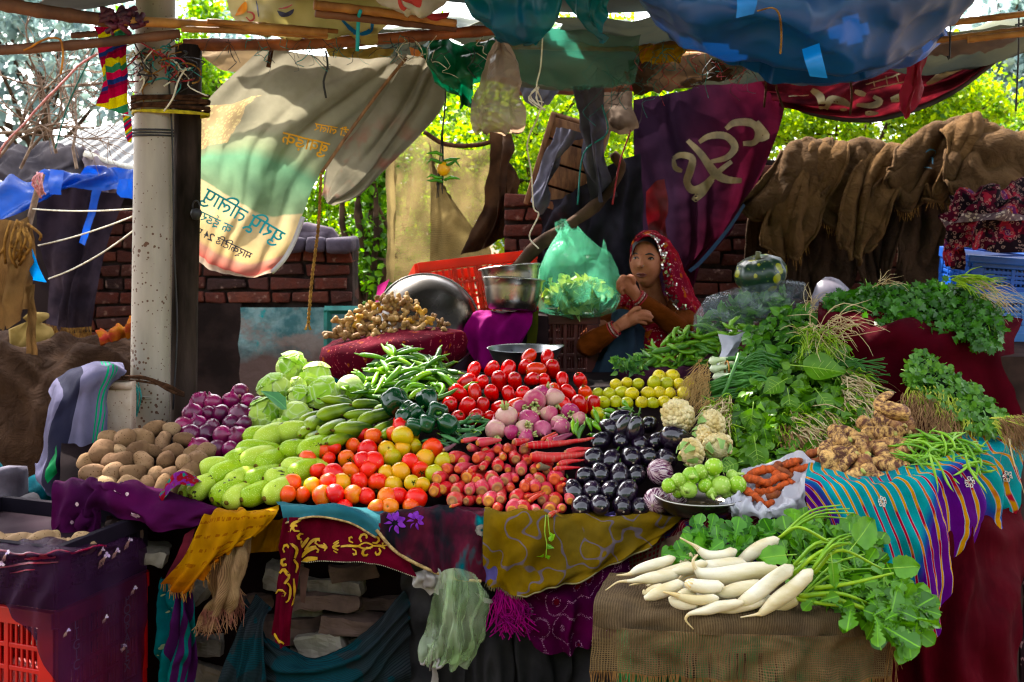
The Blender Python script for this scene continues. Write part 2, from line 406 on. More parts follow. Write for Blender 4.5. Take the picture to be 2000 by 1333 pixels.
def burlap(name,c1,c2,sc=260,open_=0.0,tr=.15,ay=1.0,wrk=0):
 """jute: crossing yarns as bump, and where open_ > 0 real gaps between them"""
 k=NT(name);uv=k.co('UV');ob=k.co('Object')
 wob=k.n('VectorMath',operation='ADD');nz=k.n('TexNoise',{'Vector':ob,'Scale':14,'Detail':2});sc_=k.n('VectorMath',operation='SCALE');k.set(sc_.inputs[0],nz.outputs[1]);sc_.inputs['Scale'].default_value=.02
 k.set(wob.inputs[0],uv);k.set(wob.inputs[1],sc_.outputs[0])
 x,y,_=k.sep(wob.outputs[0])
 wx=k.math('ABSOLUTE',k.math('SINE',k.math('MULTIPLY',x,sc)));wy=k.math('ABSOLUTE',k.math('SINE',k.math('MULTIPLY',y,sc*ay)))
 h=k.math('MAXIMUM',wx,wy)
 f=k.ramp(k.noise(ob,10,6,.6),[(.3,NT.g(0)),(.7,NT.g(1))])
 col=k.mix(f,c1,c2);col=k.mix(k.math('MULTIPLY',k.math('SUBTRACT',1,h),1.2,clamp=True),col,(c1[0]*.22,c1[1]*.2,c1[2]*.18,1))
 fine=k.noise(k.co('Object',(1,1,.2)),300,2);col=k.mix(k.math('MULTIPLY',fine,.5),col,(c1[0]*.55,c1[1]*.5,c1[2]*.45,1))
 k.sh(col=col,rough=.95,spec=.05,nrm=k.bump(k.math('ADD',h,k.math('MULTIPLY',k.noise(ob,90,3),.8)),.6,.004,k.bump(k.noise(ob,11,5,.6,1.0),wrk,.05)if wrk else None))
 if tr:k.transl(tr,col)
 if open_:k.clear(k.math('GREATER_THAN',k.math('ADD',h,k.math('MULTIPLY',k.math('SUBTRACT',k.noise(ob,9,4,.65),.5),2.0)),open_))
 MATS[name]=k.m;return k.m
def leafmat(name,c1,c2,tr=.45,trc=None,rough=.45,vein=True):
 k=NT(name);r=k.n('NewGeometry').outputs['Random Per Island'];v=k.co('Object')
 col=k.ramp(r,[(0,c1),(.55,c2),(1,(min(1,c2[0]*1.5),min(1,c2[1]*1.3),c2[2]*.9,1))])
 col=k.mix(k.ramp(k.noise(v,30,2),[(.35,NT.g(0)),(.7,NT.g(.5))]),col,c1)
 if vein:
  x=k.math('ABSOLUTE',k.sep(k.co('UV'))[0]);col=k.mix(k.math('LESS_THAN',x,.025),col,(c2[0]*1.7,c2[1]*1.5,c2[2]*1.4,1))
 k.sh(col=col,rough=rough,spec=.35);k.transl(tr,trc or k.mix(1.0,col,(1.9,1.7,.5,1),'MULTIPLY'));MATS[name]=k.m;return k.m
M=dict(
bamboo=simple('bamboo',C('#b08050'),C('#7d5330'),9,rough=.5,stretch=(1,1,1),bump=.2),
bamboo_dark=simple('bamboo_dark',C('#6e4a38'),C('#4a3028'),8,rough=.65,bump=.3),
bamboo_red=simple('bamboo_red',C('#8a5238'),C('#5f3627'),10,rough=.5,bump=.2),
driftwood=simple('old_wood',C('#382e2a'),C('#17130f'),10,rough=.85,bump=.9,bsc=45,stretch=(1,1,.25)),
plank=simple('plank_wood',C('#8a6a52'),C('#5f473a'),9,rough=.8,bump=.4,stretch=(4,1,1)),
twig=simple('twig',C('#8c7a6c'),C('#5e4c42'),20,rough=.9),
jute=simple('jute_rope',C('#8d6a3f'),C('#5c4126'),40,rough=.95,bump=.5,bsc=200),
brownrope=simple('brown_rope',C('#4a3326'),C('#2a1c15'),40,rough=.95,bump=.6,bsc=220),
black=simple('black_wire',C('#141416'),C('#26242a'),30,rough=.6),
white_string=simple('white_string',C('#d8d4c8'),C('#b8b0a0'),60,rough=.8),
teal_string=simple('teal_string',C('#1f7a78'),C('#155552'),60,rough=.6),
red_string=simple('red_string',C('#a03038'),C('#702028'),60,rough=.7),
yellow_string=simple('yellow_string',C('#b8a838'),C('#8f8230'),60,rough=.7),
pink_string=simple('pink_string',C('#d09a98'),C('#b06a70'),60,rough=.7),
steel=simple('steel',C('#b4b2ad'),C('#8f8c86'),6,rough=.28,metal=1,bump=.05,bsc=40),
steel_dark=simple('tarnished_steel',C('#7a756f'),C('#4c4844'),5,rough=.27,metal=1,bump=.08,bsc=20),
wall_plaster=None)
def pole_mat():
 k=NT('galvanised_pole');v=k.co('Object');col=k.mix(k.ramp(k.noise(k.co('Object',(3,3,.6)),5,5),[(.3,NT.g(0)),(.7,NT.g(1))]),C('#958c82'),C('#787066'))
 cl=k.ramp(k.noise(v,2.2,2),[(.4,NT.g(0)),(.52,NT.g(1))])
 sp=k.math('LESS_THAN',k.voro(v,62),k.math('MULTIPLY',k.noise(v,11,4),k.math('MULTIPLY_ADD',cl,.5,.22)))
 col=k.mix(sp,col,C('#4a2d1c'))
 wv=k.ramp(k.noise(v,3.1,4),[(.62,NT.g(0)),(.75,NT.g(.7))]);col=k.mix(wv,col,C('#6a6056'))
 k.sh(col=col,rough=.55,metal=.15,spec=.5,nrm=k.bump(k.noise(v,14,4),.15,.01));return k.m
M['pole']=pole_mat()
def brick_mat():
 k=NT('brick_masonry');v=k.co('Object')
 col=k.ramp(k.n('NewGeometry').outputs['Random Per Island'],[(0,C('#472520')),(.3,C('#5a2e25')),(.55,C('#3a2320')),(.8,C('#64382d')),(1,C('#281c1b'))])
 col=k.mix(k.ramp(k.noise(v,9,6,.65),[(.4,NT.g(0)),(.7,NT.g(.8))]),col,C('#3d2a27'))
 col=k.mix(k.ramp(k.noise(v,28,3),[(.6,NT.g(0)),(.75,NT.g(.5))]),col,C('#a08478'))
 k.sh(col=col,rough=.93,spec=.15,nrm=k.bump(k.noise(v,45,5),.8,.012));return k.m
M['brick']=brick_mat()
M['mortar']=simple('mortar',C('#3a302e'),C('#231e1d'),14,rough=.95,bump=.8,bsc=50)
def plaster_mat():
 k=NT('faded_turquoise_plaster');v=k.co('Object')
 a=k.ramp(k.noise(v,5.5,6,.65),[(.42,NT.g(0)),(.58,NT.g(1))]);col=k.mix(a,C('#7c9698'),C('#43666a'))
 b=k.ramp(k.noise(k.co('Object',(1,1,1.6)),3.3,7,.7),[(.5,NT.g(0)),(.6,NT.g(1))]);col=k.mix(b,col,C('#7d7470'))
 c=k.ramp(k.noise(v,8,6,.7),[(.6,NT.g(0)),(.66,NT.g(1))]);col=k.mix(c,col,C('#2f8a8c'))
 z=k.sep(v)[2];low=k.ramp(k.math('ADD',z,k.math('MULTIPLY',k.noise(v,6,5),.25)),[(.83,NT.g(1)),(.95,NT.g(0))]);col=k.mix(low,col,C('#5a4a46'))
 k.sh(col=col,rough=.92,spec=.15,nrm=k.bump(k.noise(v,22,6),.6,.012));return k.m
M['wall_plaster']=plaster_mat()
# ---------------- ground ----------------
mb=MB();mb.grid([[Vector((x,y,0.02*noise.noise(Vector((x,y,0)))))for x in np.linspace(-60,60,60)]for y in np.linspace(-40,120,60)])
tag(mb.build('ground',simple('dusty_ground',C('#6a5a48'),C('#54473a'),3,6,rough=.95,bump=.4,bsc=20)),kind='structure')
# ---------------- brick walls ----------------
def brick_wall(x0,x1,y,top,label,thick=.24,skip=None,parts=True):
 """top: function of x giving the height; a mortar core with jittered bricks standing proud of it"""
 bh,bl=.075,.225
 core=MB();n=14
 xs=np.linspace(x0,x1,n)
 rows=[[Vector((x,y+.012,0))for x in xs],[Vector((x,y+.012,top(x)-.02))for x in xs],[Vector((x,y+thick,top(x)-.02))for x in xs],[Vector((x,y+thick,0))for x in xs]]
 core.grid(rows)
 core.add([rows[i][0]for i in range(4)],[(0,1,2,3)]);core.add([rows[i][-1]for i in range(4)],[(3,2,1,0)])
 o=core.build('brick_wall',M['mortar'],smooth=False);tag(o,label,'wall')
 b=MB();z=.04;k=0
 while z<3:
  x=x0-(bl/2 if k%2 else 0)
  while x<x1:
   L=bl*u(.85,1.08)if u(0,1)>.25 else bl*.52
   xa,xb=max(x,x0),min(x+L-.013,x1)
   if xb-xa>.04 and z+bh*.6<top((xa+xb)/2)and not(skip and skip((xa+xb)/2,z)):
    d=thick+u(.0,.02)+.02
    b.box(((xa+xb)/2,y-.02+d/2+u(-.006,.008),z+bh/2-.006),(xb-xa,d,bh-.014),Euler((u(-.03,.03),u(-.02,.02),u(-.02,.02))),bev=.008)
   x+=L
  z+=bh;k+=1
 b.jig(.016,17);b.build('brick',M['brick'],o);return o
def wx(px,Y):return(px-1000)/F*Y
def wz(py,Y):return CH-(py-HY)/F*Y
Yw=6.2
def topL(x):
 px=1000+x*F/Yw
 return wz(395 if px<330 else 470 if px<640 else 482,Yw)
pl0,pl1,plz=wx(472,Yw),wx(700,Yw),wz(600,Yw)
wl=brick_wall(wx(120,Yw),wx(688,Yw),Yw,topL,'old brick wall with faded turquoise plaster behind the hanging sack sheet',skip=lambda x,z:x>pl0-.02 and z>-1 and z<plz-.05)
mb=MB()
rows=[]
for i in range(26):
 rr=[]
 for j in range(26):
  x=pl0+(pl1-pl0)*j/25+(.03*noise.noise(Vector((i*.3,3,0)))if j==0 else 0);z=(plz-.005*i)*0+plz*(1-i/25)
  rr.append(Vector((x,Yw-.035+.012*noise.noise(Vector((x*5,z*5,0))),z)))
 rows.append(rr)
mb.grid(rows);mb.build('plaster_panel',M['wall_plaster'],wl)
mb=MB()
for a,b in((.0,.33),(.34,.62),(.63,1.0)):
 xa,xb=wx(555+135*a,Yw),wx(555+135*b,Yw);mb.box(((xa+xb)/2,Yw+.08,wz(480+u(-2,2),Yw)),(xb-xa,.34,.085),Euler((0,u(-.03,.03),0)),bev=.025)
mb.jig(.012,14);mb.build('coping',simple('soot_stone',C('#4d4650'),C('#2b2830'),9,rough=.9,bump=.7,bsc=30),wl)
mb=MB()
for pts in([(560,452),(600,450),(640,462),(668,482)],[(552,468),(600,462),(640,470),(660,486)]):
 mb.tube([P(x,y,Yw+.05)for x,y in pts],[.03,.045,.045,.02],8)
mb.box(P(600,472,Yw+.1),(.25,.2,.12),bev=.03);mb.jig(.02,9)
tag(mb.build('stone_slab',simple('grey_slab',C('#6b6068'),C('#433c44'),8,rough=.9,bump=.6,bsc=25)),'curved grey stone slab resting on top of the turquoise plastered wall','stone')
mb=MB();mb.grid([[Vector((x,Yw-.03+.012*noise.noise(Vector((x*6,z*6,1))),z))for x in np.linspace(wx(330,Yw),wx(474,Yw),14)]for z in np.linspace(0,wz(592,Yw),20)]);mb.build('dark_panel',simple('dark_brown_panel',C('#2e2422'),C('#1d1716'),6,5,rough=.95,bump=.7,bsc=25),wl)  # dark brown panel added over the lower bricks to darken them
# green frame leaning on the plaster
mb=MB();a=Yw-.12
for p,q in(((640,604),(640,700)),((634,606),(712,606)),((700,606),(700,700))):mb.tube([P(*p,a),P(*q,a)],.022,4)
tag(mb.build('metal_cot',simple('green_paint',C('#1d6b62'),C('#15504b'),12,rough=.5),smooth=False),'dark green painted frame leaning against turquoise plaster wall','cot')
Yr=5.75
def topR(x):
 px=1000+x*F/Yr
 return wz(372 if px<1060 else 395 if px<1330 else 305,Yr)
brick_wall(wx(985,Yr),wx(2060,Yr),Yr,topR,'dark brick wall behind the seated woman, topped with draped burlap sacks')
# ---------------- trees ----------------
def tree(name,base,h,crown,n,ls,mat,label,clumps=60,trunk=.07,limbs=5,spread=.25,tm=None,seed=0):
 """crown = (centre, radii): leaves gather in clumps inside it; trunk tapers and forks into limbs"""
 r0=np.random.default_rng(seed);c,rad=np.array(crown[0]),np.array(crown[1])
 root=empty(name,base);tag(root,label,'tree')
 q=r0.normal(size=(clumps,3));q/=np.linalg.norm(q,axis=1)[:,None];q*=(r0.uniform(.15,1,clumps)**.5)[:,None]
 cl=c+q*rad;cs=r0.uniform(.5,1.3,clumps)
 pick=r0.choice(clumps,n,p=cs/cs.sum());pos=cl[pick]+r0.normal(size=(n,3))*rad.mean()*spread*cs[pick][:,None]*.55
 leaf_cloud('crown',pos-np.array(base),rand_rot(n,.6),r0.uniform(.6,1.3,n)*ls,mat,root,LEAFQ if n>9000 else LEAF)
 mb=MB();b=Vector(base);top=Vector(c)
 m1=b.lerp(top,.5)+Vector((u(-.15,.15),0,0));mb.tube([x-b for x in curve([b,m1,top],8)],[trunk*(1-.09*i)for i in range(8)],8)
 for k in range(limbs*3):
  e=Vector(cl[r0.integers(clumps)]);s=crv([b,m1,top],u(.3,.85));mid=s.lerp(e,.5)+Vector((u(-.2,.2),u(-.2,.2),u(0,.25)))
  mb.tube([x-b for x in curve([s,mid,e],6)],[trunk*.42*(1-.16*i)for i in range(6)],5,False)
 mb.build('trunk',tm or simple('bark',C('#4a3b2e'),C('#2b221b'),12,rough=.95,bump=.6),root);return root
G1=leafmat('sunlit_leaf',C('#335c0c'),C('#749618'),tr=.55,vein=False)
G2=leafmat('dark_leaf',C('#2c5216'),C('#55801c'),tr=.5,vein=False)
G3=leafmat('hazed_leaf',C('#52686c'),C('#7e9698'),tr=.3,trc=C('#9ab4b0'),vein=False)  # distance haze put into the leaf colour
G4=leafmat('lemon_leaf',C('#3f6608'),C('#8aa41c'),tr=.55,vein=False)
def T(px,py,Y):return tuple(P(px,py,Y))
tree('green_tree',T(700,1000,8.2)[:2]+(0,),3,(T(690,470,8.2),(.75,.6,.95)),13000,.055,G1,'bright green tree behind the end of turquoise plastered wall',70,.05,5,seed=1)
tree('green_tree',T(752,1000,7.4)[:2]+(0,),3,(T(742,430,7.4),(.22,.3,.95)),2600,.055,G2,'slim dark trunked tree beside the yellow jute curtain',26,.075,4,seed=2)
tree('green_tree',T(1060,1000,9)[:2]+(0,),3.4,(T(1060,290,9),(1.15,.8,1.0)),16000,.055,G4,'glowing lemon green tree seen beneath the roof above tilted plank crate',80,.06,5,seed=3)
tree('green_tree',T(860,1000,10)[:2]+(0,),3.4,(T(835,330,10),(.95,.7,1.15)),9000,.065,G2,'darker green tree seen through the yellow jute curtain',60,.06,5,seed=4)
tree('green_tree',T(1250,1000,11)[:2]+(0,),3.4,(T(1300,240,11),(1.5,.7,1.1)),10000,.075,G1,'mid green tree behind the maroon banner',60,.07,5,seed=14)
tree('green_tree',T(430,1000,11)[:2]+(0,),3.4,(T(430,130,11),(.75,.6,.75)),4000,.07,G1,'sparse sunlit tree glimpsed between dark post and sack sheet',34,.06,5,seed=5)
tree('leafy_tree',T(1700,1000,8)[:2]+(0,),3,(T(1700,215,8),(1.05,.6,.46)),15000,.05,G4,'lime green feathery tree over the burlap sacks under the maroon banner',90,.06,6,seed=6)
tree('leafy_tree',T(1850,1000,9)[:2]+(0,),3,(T(1880,270,9),(.6,.6,.35)),4200,.055,G1,'smaller green tree right above the highest burlap sack',30,.06,4,seed=16)
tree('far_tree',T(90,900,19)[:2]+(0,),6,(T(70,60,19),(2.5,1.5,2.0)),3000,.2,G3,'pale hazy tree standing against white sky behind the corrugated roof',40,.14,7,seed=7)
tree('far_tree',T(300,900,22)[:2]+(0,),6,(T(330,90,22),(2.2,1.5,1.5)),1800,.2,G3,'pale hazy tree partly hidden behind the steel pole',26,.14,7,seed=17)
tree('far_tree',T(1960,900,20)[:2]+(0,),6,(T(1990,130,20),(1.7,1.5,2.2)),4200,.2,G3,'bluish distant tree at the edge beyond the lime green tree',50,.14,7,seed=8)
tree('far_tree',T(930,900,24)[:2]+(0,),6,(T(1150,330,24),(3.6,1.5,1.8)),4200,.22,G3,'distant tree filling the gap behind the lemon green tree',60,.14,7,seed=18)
# unseen tree added behind the stall; its crown above the frame dapples the light
tree('added_shade_tree',(-6.6,9.4,0),6,((-4.2,8.3,6.6),(2.6,2.2,1.2)),1500,.16,G2,'unseen tree added behind the stall to dapple its light',34,.2,8,seed=9)
# unseen foliage mass added behind the viewer to block low front skylight
n=9000;q=np.stack([rng.uniform(-16,16,n),rng.uniform(-11.5,-9.5,n),rng.uniform(0,1,n)**.8*6.2],1);q[:,2]*=1+.12*np.sin(q[:,0]*1.1)
tag(leaf_cloud('skylight_blocking_trees',q,rand_rot(n,.3),rng.uniform(.4,.7,n),G2),kind='stuff')
# ---------------- neighbouring shed on the left ----------------
mb=MB();rows=[]
for i in range(6):
 t=i/5;rows.append([P(60+3.6*j+0*t,0,7.2)*0+Vector((wx(50+3.4*j,7.4),6.9+1.5*t,wz(345,6.9)+.38*t*1.0+.12*math.exp(-((j-45)/30)**2)*t+.014*math.sin(j*.85)))for j in range(90)])
mb.grid(rows);o=mb.build('roof_sheet',simple('grey_tin',C('#2c3038'),C('#22252d'),5,rough=.7,metal=.1,stretch=(1,.3,1)))
shed=empty('tin_shed',(wx(150,7),7,0));tag(shed,'neighbouring shed with a grey corrugated tin roof behind the steel pole','shed')
for o2 in(o,):o2.parent=shed;o2.matrix_parent_inverse=Matrix.Translation(-shed.location)
mb=MB();mb.box((wx(60,7.3),7.6,.85),(1.7,.1,1.7));o2=mb.build('back_panel',simple('dark_board',C('#241c1c'),C('#141012'),4,rough=.95));o2.parent=shed;o2.matrix_parent_inverse=Matrix.Translation(-shed.location)
Cloth([[(-40,275,6.3),(40,285,6.2),(110,300,6.3),(200,345,6.4)],[(-40,310,6.0),(60,320,5.95),(150,310,6.0),(235,352,6.1)],[(-40,345,5.9),(70,366,5.85),(130,340,5.95),(190,372,6.0)]],
[(.02,3,1.3,.1,0)],(.02,5),seed=1,ridge=(.05,4)).build('grey_tarp',simple('grey_tarp',C('#4e484a'),C('#343034'),6,rough=.9),80,44,label='crumpled grey tarpaulin lying over the edge of the tin roof',cat='tarpaulin')
Cloth([[(150,290,6.0),(190,300,6.0),(225,320,6.0)],[(168,330,5.9),(205,335,5.85),(232,345,5.9)],[(188,372,5.9),(208,376,5.85),(228,378,5.9)]],
[(.02,2,.3,.1,0)],(.03,8),seed=2).build('grey_rag',simple('grey_rag',C('#7a6f72'),C('#5d5358'),8,rough=.9),24,24,label='grey rag dangling off the roof edge next to the steel pole',cat='rag')
rope('white_pipe',[(165,300,5.9),(215,318,5.9),(262,330,5.9)],.018,M['white_string'],'short pale pipe along the tin roof edge','pipe',8)
BT=simple('blue_tarp',C('#0f4fa8'),C('#0a3680'),6,rough=.4,tr=.3,trc=C('#0a5ad0'))
Cloth([[(-60,345,5.7),(60,350,5.7),(170,330,5.75),(262,335,5.8)],[(-60,400,5.6),(60,380,5.6),(165,350,5.7),(262,365,5.75)],[(-60,480,5.5),(20,430,5.55),(130,372,5.65),(262,385,5.7)]],
[(.03,4,.5,.3,0)],(.04,6),seed=3).build('blue_tarp',BT,50,20,label='blue tarpaulin strip tied under the grey tarpaulin roof',cat='tarpaulin')
for ctrl,lab in(([[(98,330,5.6),(125,335,5.6)],[(94,360,5.55),(122,362,5.55)],[(98,380,5.55),(120,381,5.55)]],'small square blue tarpaulin flap in front of the dark curtain'),
([[(182,368,5.6),(198,372,5.6)],[(170,420,5.6),(184,424,5.6)],[(154,474,5.6),(166,480,5.6)]],'long narrow blue tarpaulin strip hanging before the dark curtain'),
([[(232,350,5.5),(258,350,5.5)],[(228,375,5.5),(258,378,5.5)],[(236,386,5.5),(258,388,5.5)]],'short blue tarpaulin scrap against the steel pole')):
 Cloth(ctrl,(),(.012,12),seed=4).build('tarp_flap',BT,10,14,label=lab,cat='flap',group='blue flaps of the left shed')
Cloth([[(70,350,6.0),(160,345,6.0),(250,360,6.0)],[(80,470,5.95),(160,480,5.95),(212,470,6.0)],[(95,560,5.95),(140,560,5.9),(190,560,5.95)],[(85,640,5.9),(130,652,5.9),(178,648,5.95)]],
[(.03,3,.4,.1,0)],(.02,7),.03,seed=5).build('dark_curtain',simple('dark_sacking',C('#3a3038'),C('#231d24'),6,rough=.95,tr=.12),40,40,label='dark sacking curtain with a frayed hem under the blue tarpaulin',cat='curtain')
mb=MB();cl=Cloth([[(85,628,5.9),(130,636,5.88),(180,634,5.92)],[(85,640,5.9),(130,652,5.88),(178,648,5.92)]]);fringe(mb,cl,1,0,1,70,.07,.002,.25);fringe(mb,cl,.3,0,1,60,.08,.002,.25)
mb.build('frayed_hem',M['jute'],bpy.data.objects['dark_curtain'])
BH=burlap('brown_sacking',C('#33241c'),C('#4a3629'),sc=700,tr=0,wrk=1)
Cloth([[(-60,655,5.3),(60,650,5.3),(160,668,5.3),(262,652,5.35)],[(-60,690,5.0),(80,700,4.9),(170,682,5.0),(262,680,5.1)],[(-60,800,4.8),(60,800,4.75),(160,770,4.8),(262,740,4.9)],[(-60,1000,4.7),(60,1010,4.7),(160,960,4.7),(262,900,4.8)]],
[(.035,1.0,2.6,.2,0),(.012,2.2,-3,.6,0)],(.015,6),seed=6,ridge=(.025,1.8)).build('brown_cloth_heap',BH,90,80,label='heap of brown sacking cloth behind the grey towel',cat='cloth')
Cloth([[(190,655,5.1),(225,640,5.1),(262,625,5.1)],[(195,662,5.0),(228,650,5.0),(262,640,5.0)],[(200,672,5.0),(230,664,5.0),(262,655,5.0)]],
[(.02,2,.3,.1,0)],(.03,9),seed=61).build('patterned_rag',fabric('orange_red_rag',C('#7a2a22'),C('#8a5a1a'),14),20,12,label='small red and orange rag lying on the brown sacking heap',cat='rag')
JU=burlap('torn_jute',C('#6d5137'),C('#93744e'),sc=500,tr=.35)
Cloth([[(-40,440,4.9),(20,432,4.85),(60,425,4.9)],[(-40,520,4.85),(20,520,4.8),(72,510,4.85)],[(-40,640,4.85),(5,648,4.8),(50,600,4.85)]],[(.04,2.5,.3,.2,0)],(.05,6),.05,seed=7).build('torn_sack',JU,30,40,label='torn jute sack hanging from a knotted stick',cat='sack')
Cloth([[(48,560,4.8),(66,555,4.8)],[(55,620,4.78),(70,620,4.78)],[(54,690,4.78),(74,695,4.78)]],[(.012,1.5,.3,.2,0)],(.02,12),seed=8).build('jute_strip',JU,10,24,label='twisted jute strip hanging below the torn sack',cat='strip')
Cloth([[(45,515,4.88),(62,480,4.88)],[(50,530,4.86),(76,520,4.86)],[(48,545,4.86),(92,552,4.86)]],(),(.01,10),seed=9).build('blue_scrap',simple('bright_blue_plastic',C('#1a78c8'),C('#1060b0'),8,rough=.3,tr=.6,trc=C('#2a9af0')),10,10,label='bright blue plastic scrap glowing beside the torn jute sack',cat='plastic')
mb=MB();mb.lathe([(0,0),(.07,0),(.09,.05),(.075,.10),(.03,.14),(.045,.17),(0,.17)],24,Matrix.Translation(P(66,692,5.15)));mb.jig(.035,16)
tag(mb.build('yellow_sack',simple('yellow_sack',C('#8a744a'),C('#6a5630'),9,rough=.8)),'small pale yellow sack on the brown sacking heap','sack')
for k,(a,b,s,lab)in enumerate((((60,408,4.9),(262,408,4.4),.01,'taut pale cord nearest the roof between stick and pole'),((75,480,4.9),(262,422,4.4),.01,'pale cord rising from the torn sack to the pole'),((95,545,4.9),(262,450,4.4),.02,'lowest pale cord slanting up to the steel pole'))):
 rope('taut_line',sag(a,b,s),.0035,M['white_string'],lab,'cord',group='cords tied to the steel pole')
rope('tied_stick',[(82,340,4.9),(66,400,4.9),(54,448,4.88)],.014,M['twig'],'thin stick with pink ties holding the torn jute sack','stick',8)
mb=MB()
for i in range(9):mb.tube(curve([(78+u(-6,6),340+u(-4,6),4.86),(74+u(-12,12),358+u(-8,8),4.84),(80+u(-10,14),382+u(-8,6),4.86)],7),.004,4)
mb.build('pink_tie',M['pink_string'],bpy.data.objects['tied_stick'])
mb=MB()
for i in range(12):a=(35+u(-20,20),440+u(-10,10));mb.tube(curve([(*a,4.8),(a[0]+u(-25,25),a[1]+40+u(-20,20),4.76),(a[0]+u(-25,30),a[1]+u(30,90),4.8)],8),.006,5)
tag(mb.build('jute_cord_tangle',M['jute']),'tangle of loose jute cords over the torn sack','cord')
# dry twigs of a bare bush, upper left
mb=MB();random.seed(11)
def twigs(p,d,L,r,lv):
 q=[p]
 for i in range(4):d=(d+Vector((u(-.35,.35),u(-.3,.3),u(-.3,.3)))).normalized();q.append(q[-1]+d*L/4)
 mb.tube(q,[r,r*.9,r*.8,r*.7,r*.55],4,False)
 if lv:
  for i in range(3):twigs(q[random.randint(1,4)],(d+Vector((u(-.9,.9),u(-.6,.6),u(-.8,.8)))).normalized(),L*.68,r*.62,lv-1)
for px,py,dx,dz in((-20,330,.7,.6),(40,330,.3,1),(0,260,.9,.3),(110,300,-.2,1),(150,330,-.5,.9),(60,290,.9,.5)):twigs(P(px,py,5.2),Vector((dx,0,dz)).normalized(),.42,.008,3)
tag(mb.build('bare_bush',M['twig']),'tangled bare grey twigs above the grey tarpaulin roof','bush')
rope('pink_twine',[(-5,305,4.6),(60,225,4.5),(120,165,4.4),(190,102,4.2)],.005,M['pink_string'],'frayed pink cord slanting up through the bare twigs','cord',wob=.02)
rope('green_twine',[(108,290,4.5),(135,200,4.4),(185,95,4.2)],.0035,M['teal_string'],'thin green cord crossing the bare twigs','cord')
Cloth([[(-80,985,4.0),(40,990,3.9),(150,985,3.9)],[(-80,1060,3.7),(40,1055,3.6),(150,1050,3.6)],[(-80,1250,3.6),(40,1250,3.5),(150,1250,3.5)]],[(.04,2,1,.2,0)],(.05,6),seed=11).build('ground_screen',simple('ground_screen_dark',C('#1c1a20'),C('#121116'),6,rough=.95),30,24,label='dark sheet added over sunlit ground behind the net covered crates',cat='cloth')  # added dark sheet stands in for shade over sunlit ground
# things low on the left, beside the table
Cloth([[(-30,905,4.2),(40,920,4.1),(110,930,4.1)],[(-30,950,4.0),(40,960,3.95),(115,970,4.0)],[(-30,1010,4.0),(60,1015,3.9),(120,1010,4.0)]],[(.04,2,1.5,.2,0)],(.05,7),seed=10).build('teal_cloth',fabric('teal_rag',C('#14525c'),C('#0f3d48'),10),30,20,label='crumpled teal cloth on the ground behind the towel',cat='cloth')
mb=MB();mb.box(P(20,1010,3.9),(.1,.12,.36),bev=.03);mb.jig(.02,10)
tag(mb.build('stone_post',simple('grey_post',C('#5a5660'),C('#3f3b44'),9,rough=.95,bump=.4)),'short rough grey stone post next to teal cloth','post')
# ---------------- pole, post, bamboo frame ----------------
random.seed(21)
mb=MB();a,b=P(286,1180,3.75),P(306,-120,3.75);a.z=0
mb.tube([a.lerp(b,t)for t in np.linspace(0,1,14)],.064,28);pole=mb.build('steel_pole',M['pole'])
tag(pole,'speckled grey steel pole carrying the bamboo roof','pole')
sm=MB()
for py,r in((770,.0665),(773,.0665)):p=P(289.5,py,3.75);sm.tube([p-Vector((0,0,.004)),p+Vector((0,0,.004))],r,28)
sm.build('joint_ring',M['pole'],pole)
mb=MB();mb.tube([P(356,1180,3.86),P(358,800,3.86),P(360,600,3.86),P(364,400,3.86),P(366,240,3.86),P(366,92,3.86)],[.05,.047,.046,.048,.05,.047],14);mb.v=[tuple(Vector(p)+noise.noise_vector(Vector((p[0]*9,p[1]*9,p[2]*2.5)))*.012)for p in mb.v]
tag(mb.build('wooden_post',M['driftwood']),'blackened weathered wooden post lashed to the steel pole','post')
def wrap(mb,c,r1,r2,n,h,rr,dx=.055,dy=.05):
 """turns of cord round pole and post together (two circles about dx apart)"""
 path=[]
 for i in range(n*18+1):
  a=2*math.pi*i/18;x,y=math.cos(a),math.sin(a)
  path.append(c+Vector((x*(r1 if x<0 else r2+dx*2)+.0,y*(r1+.03)+.03,h*(i/(n*18)-.5)+.006*math.sin(a*1.3+c.x*9))))
 mb.tube(path,rr,5,False)
mb=MB();c=P(298,203,3.75);wrap(mb,c,.072,.07,6,.05,.006);o=tag(mb.build('rope_lashing',M['brownrope']),'thick brown rope lashing round pole and wooden post','rope')
mb=MB();wrap(mb,P(298,222,3.75),.07,.07,2,.008,.004);tag(mb.build('yellow_string',M['yellow_string']),'single yellow cord round pole and post under brown rope lashing','cord')
for k,py in enumerate((255,260.5,266)):
 mb=MB();c=P(299,py,3.75);mb.tube([c+Vector((.0655*math.cos(t),.0655*math.sin(t),.002*math.sin(t)))for t in np.linspace(0,6.5,30)],.0035,5);tag(mb.build('black_band',M['black']),('top','middle','lowest')[k]+' of the three black bands round the steel pole','band','black bands on the pole')
mats=[M['black'],M['teal_string'],M['jute'],M['red_string'],M['white_string']]
for k in range(5):
 mb=MB()
 for i in range(9):
  x,y=305+u(-45,62),106+u(-26,34);q=[(x,y,3.64)]
  for j in range(4):q.append((q[-1][0]+u(-30,30),q[-1][1]+u(-6,26),3.64+u(-.03,.05)))
  mb.tube(curve(q,12),u(.0015,.0035),4,False)
 tag(mb.build('cord_tangle',mats[k]),('black','teal','tan jute','red','white')[k]+' cord tangled round the pole top under the bamboo','cord','tangled cords on the pole')
rope('hanging_wire',[(326,100,3.72),(336,260,3.72),(340,480,3.74),(346,640,3.76),(338,800,3.76)],.003,M['black'],'black wire running down between pole and wooden post','wire')
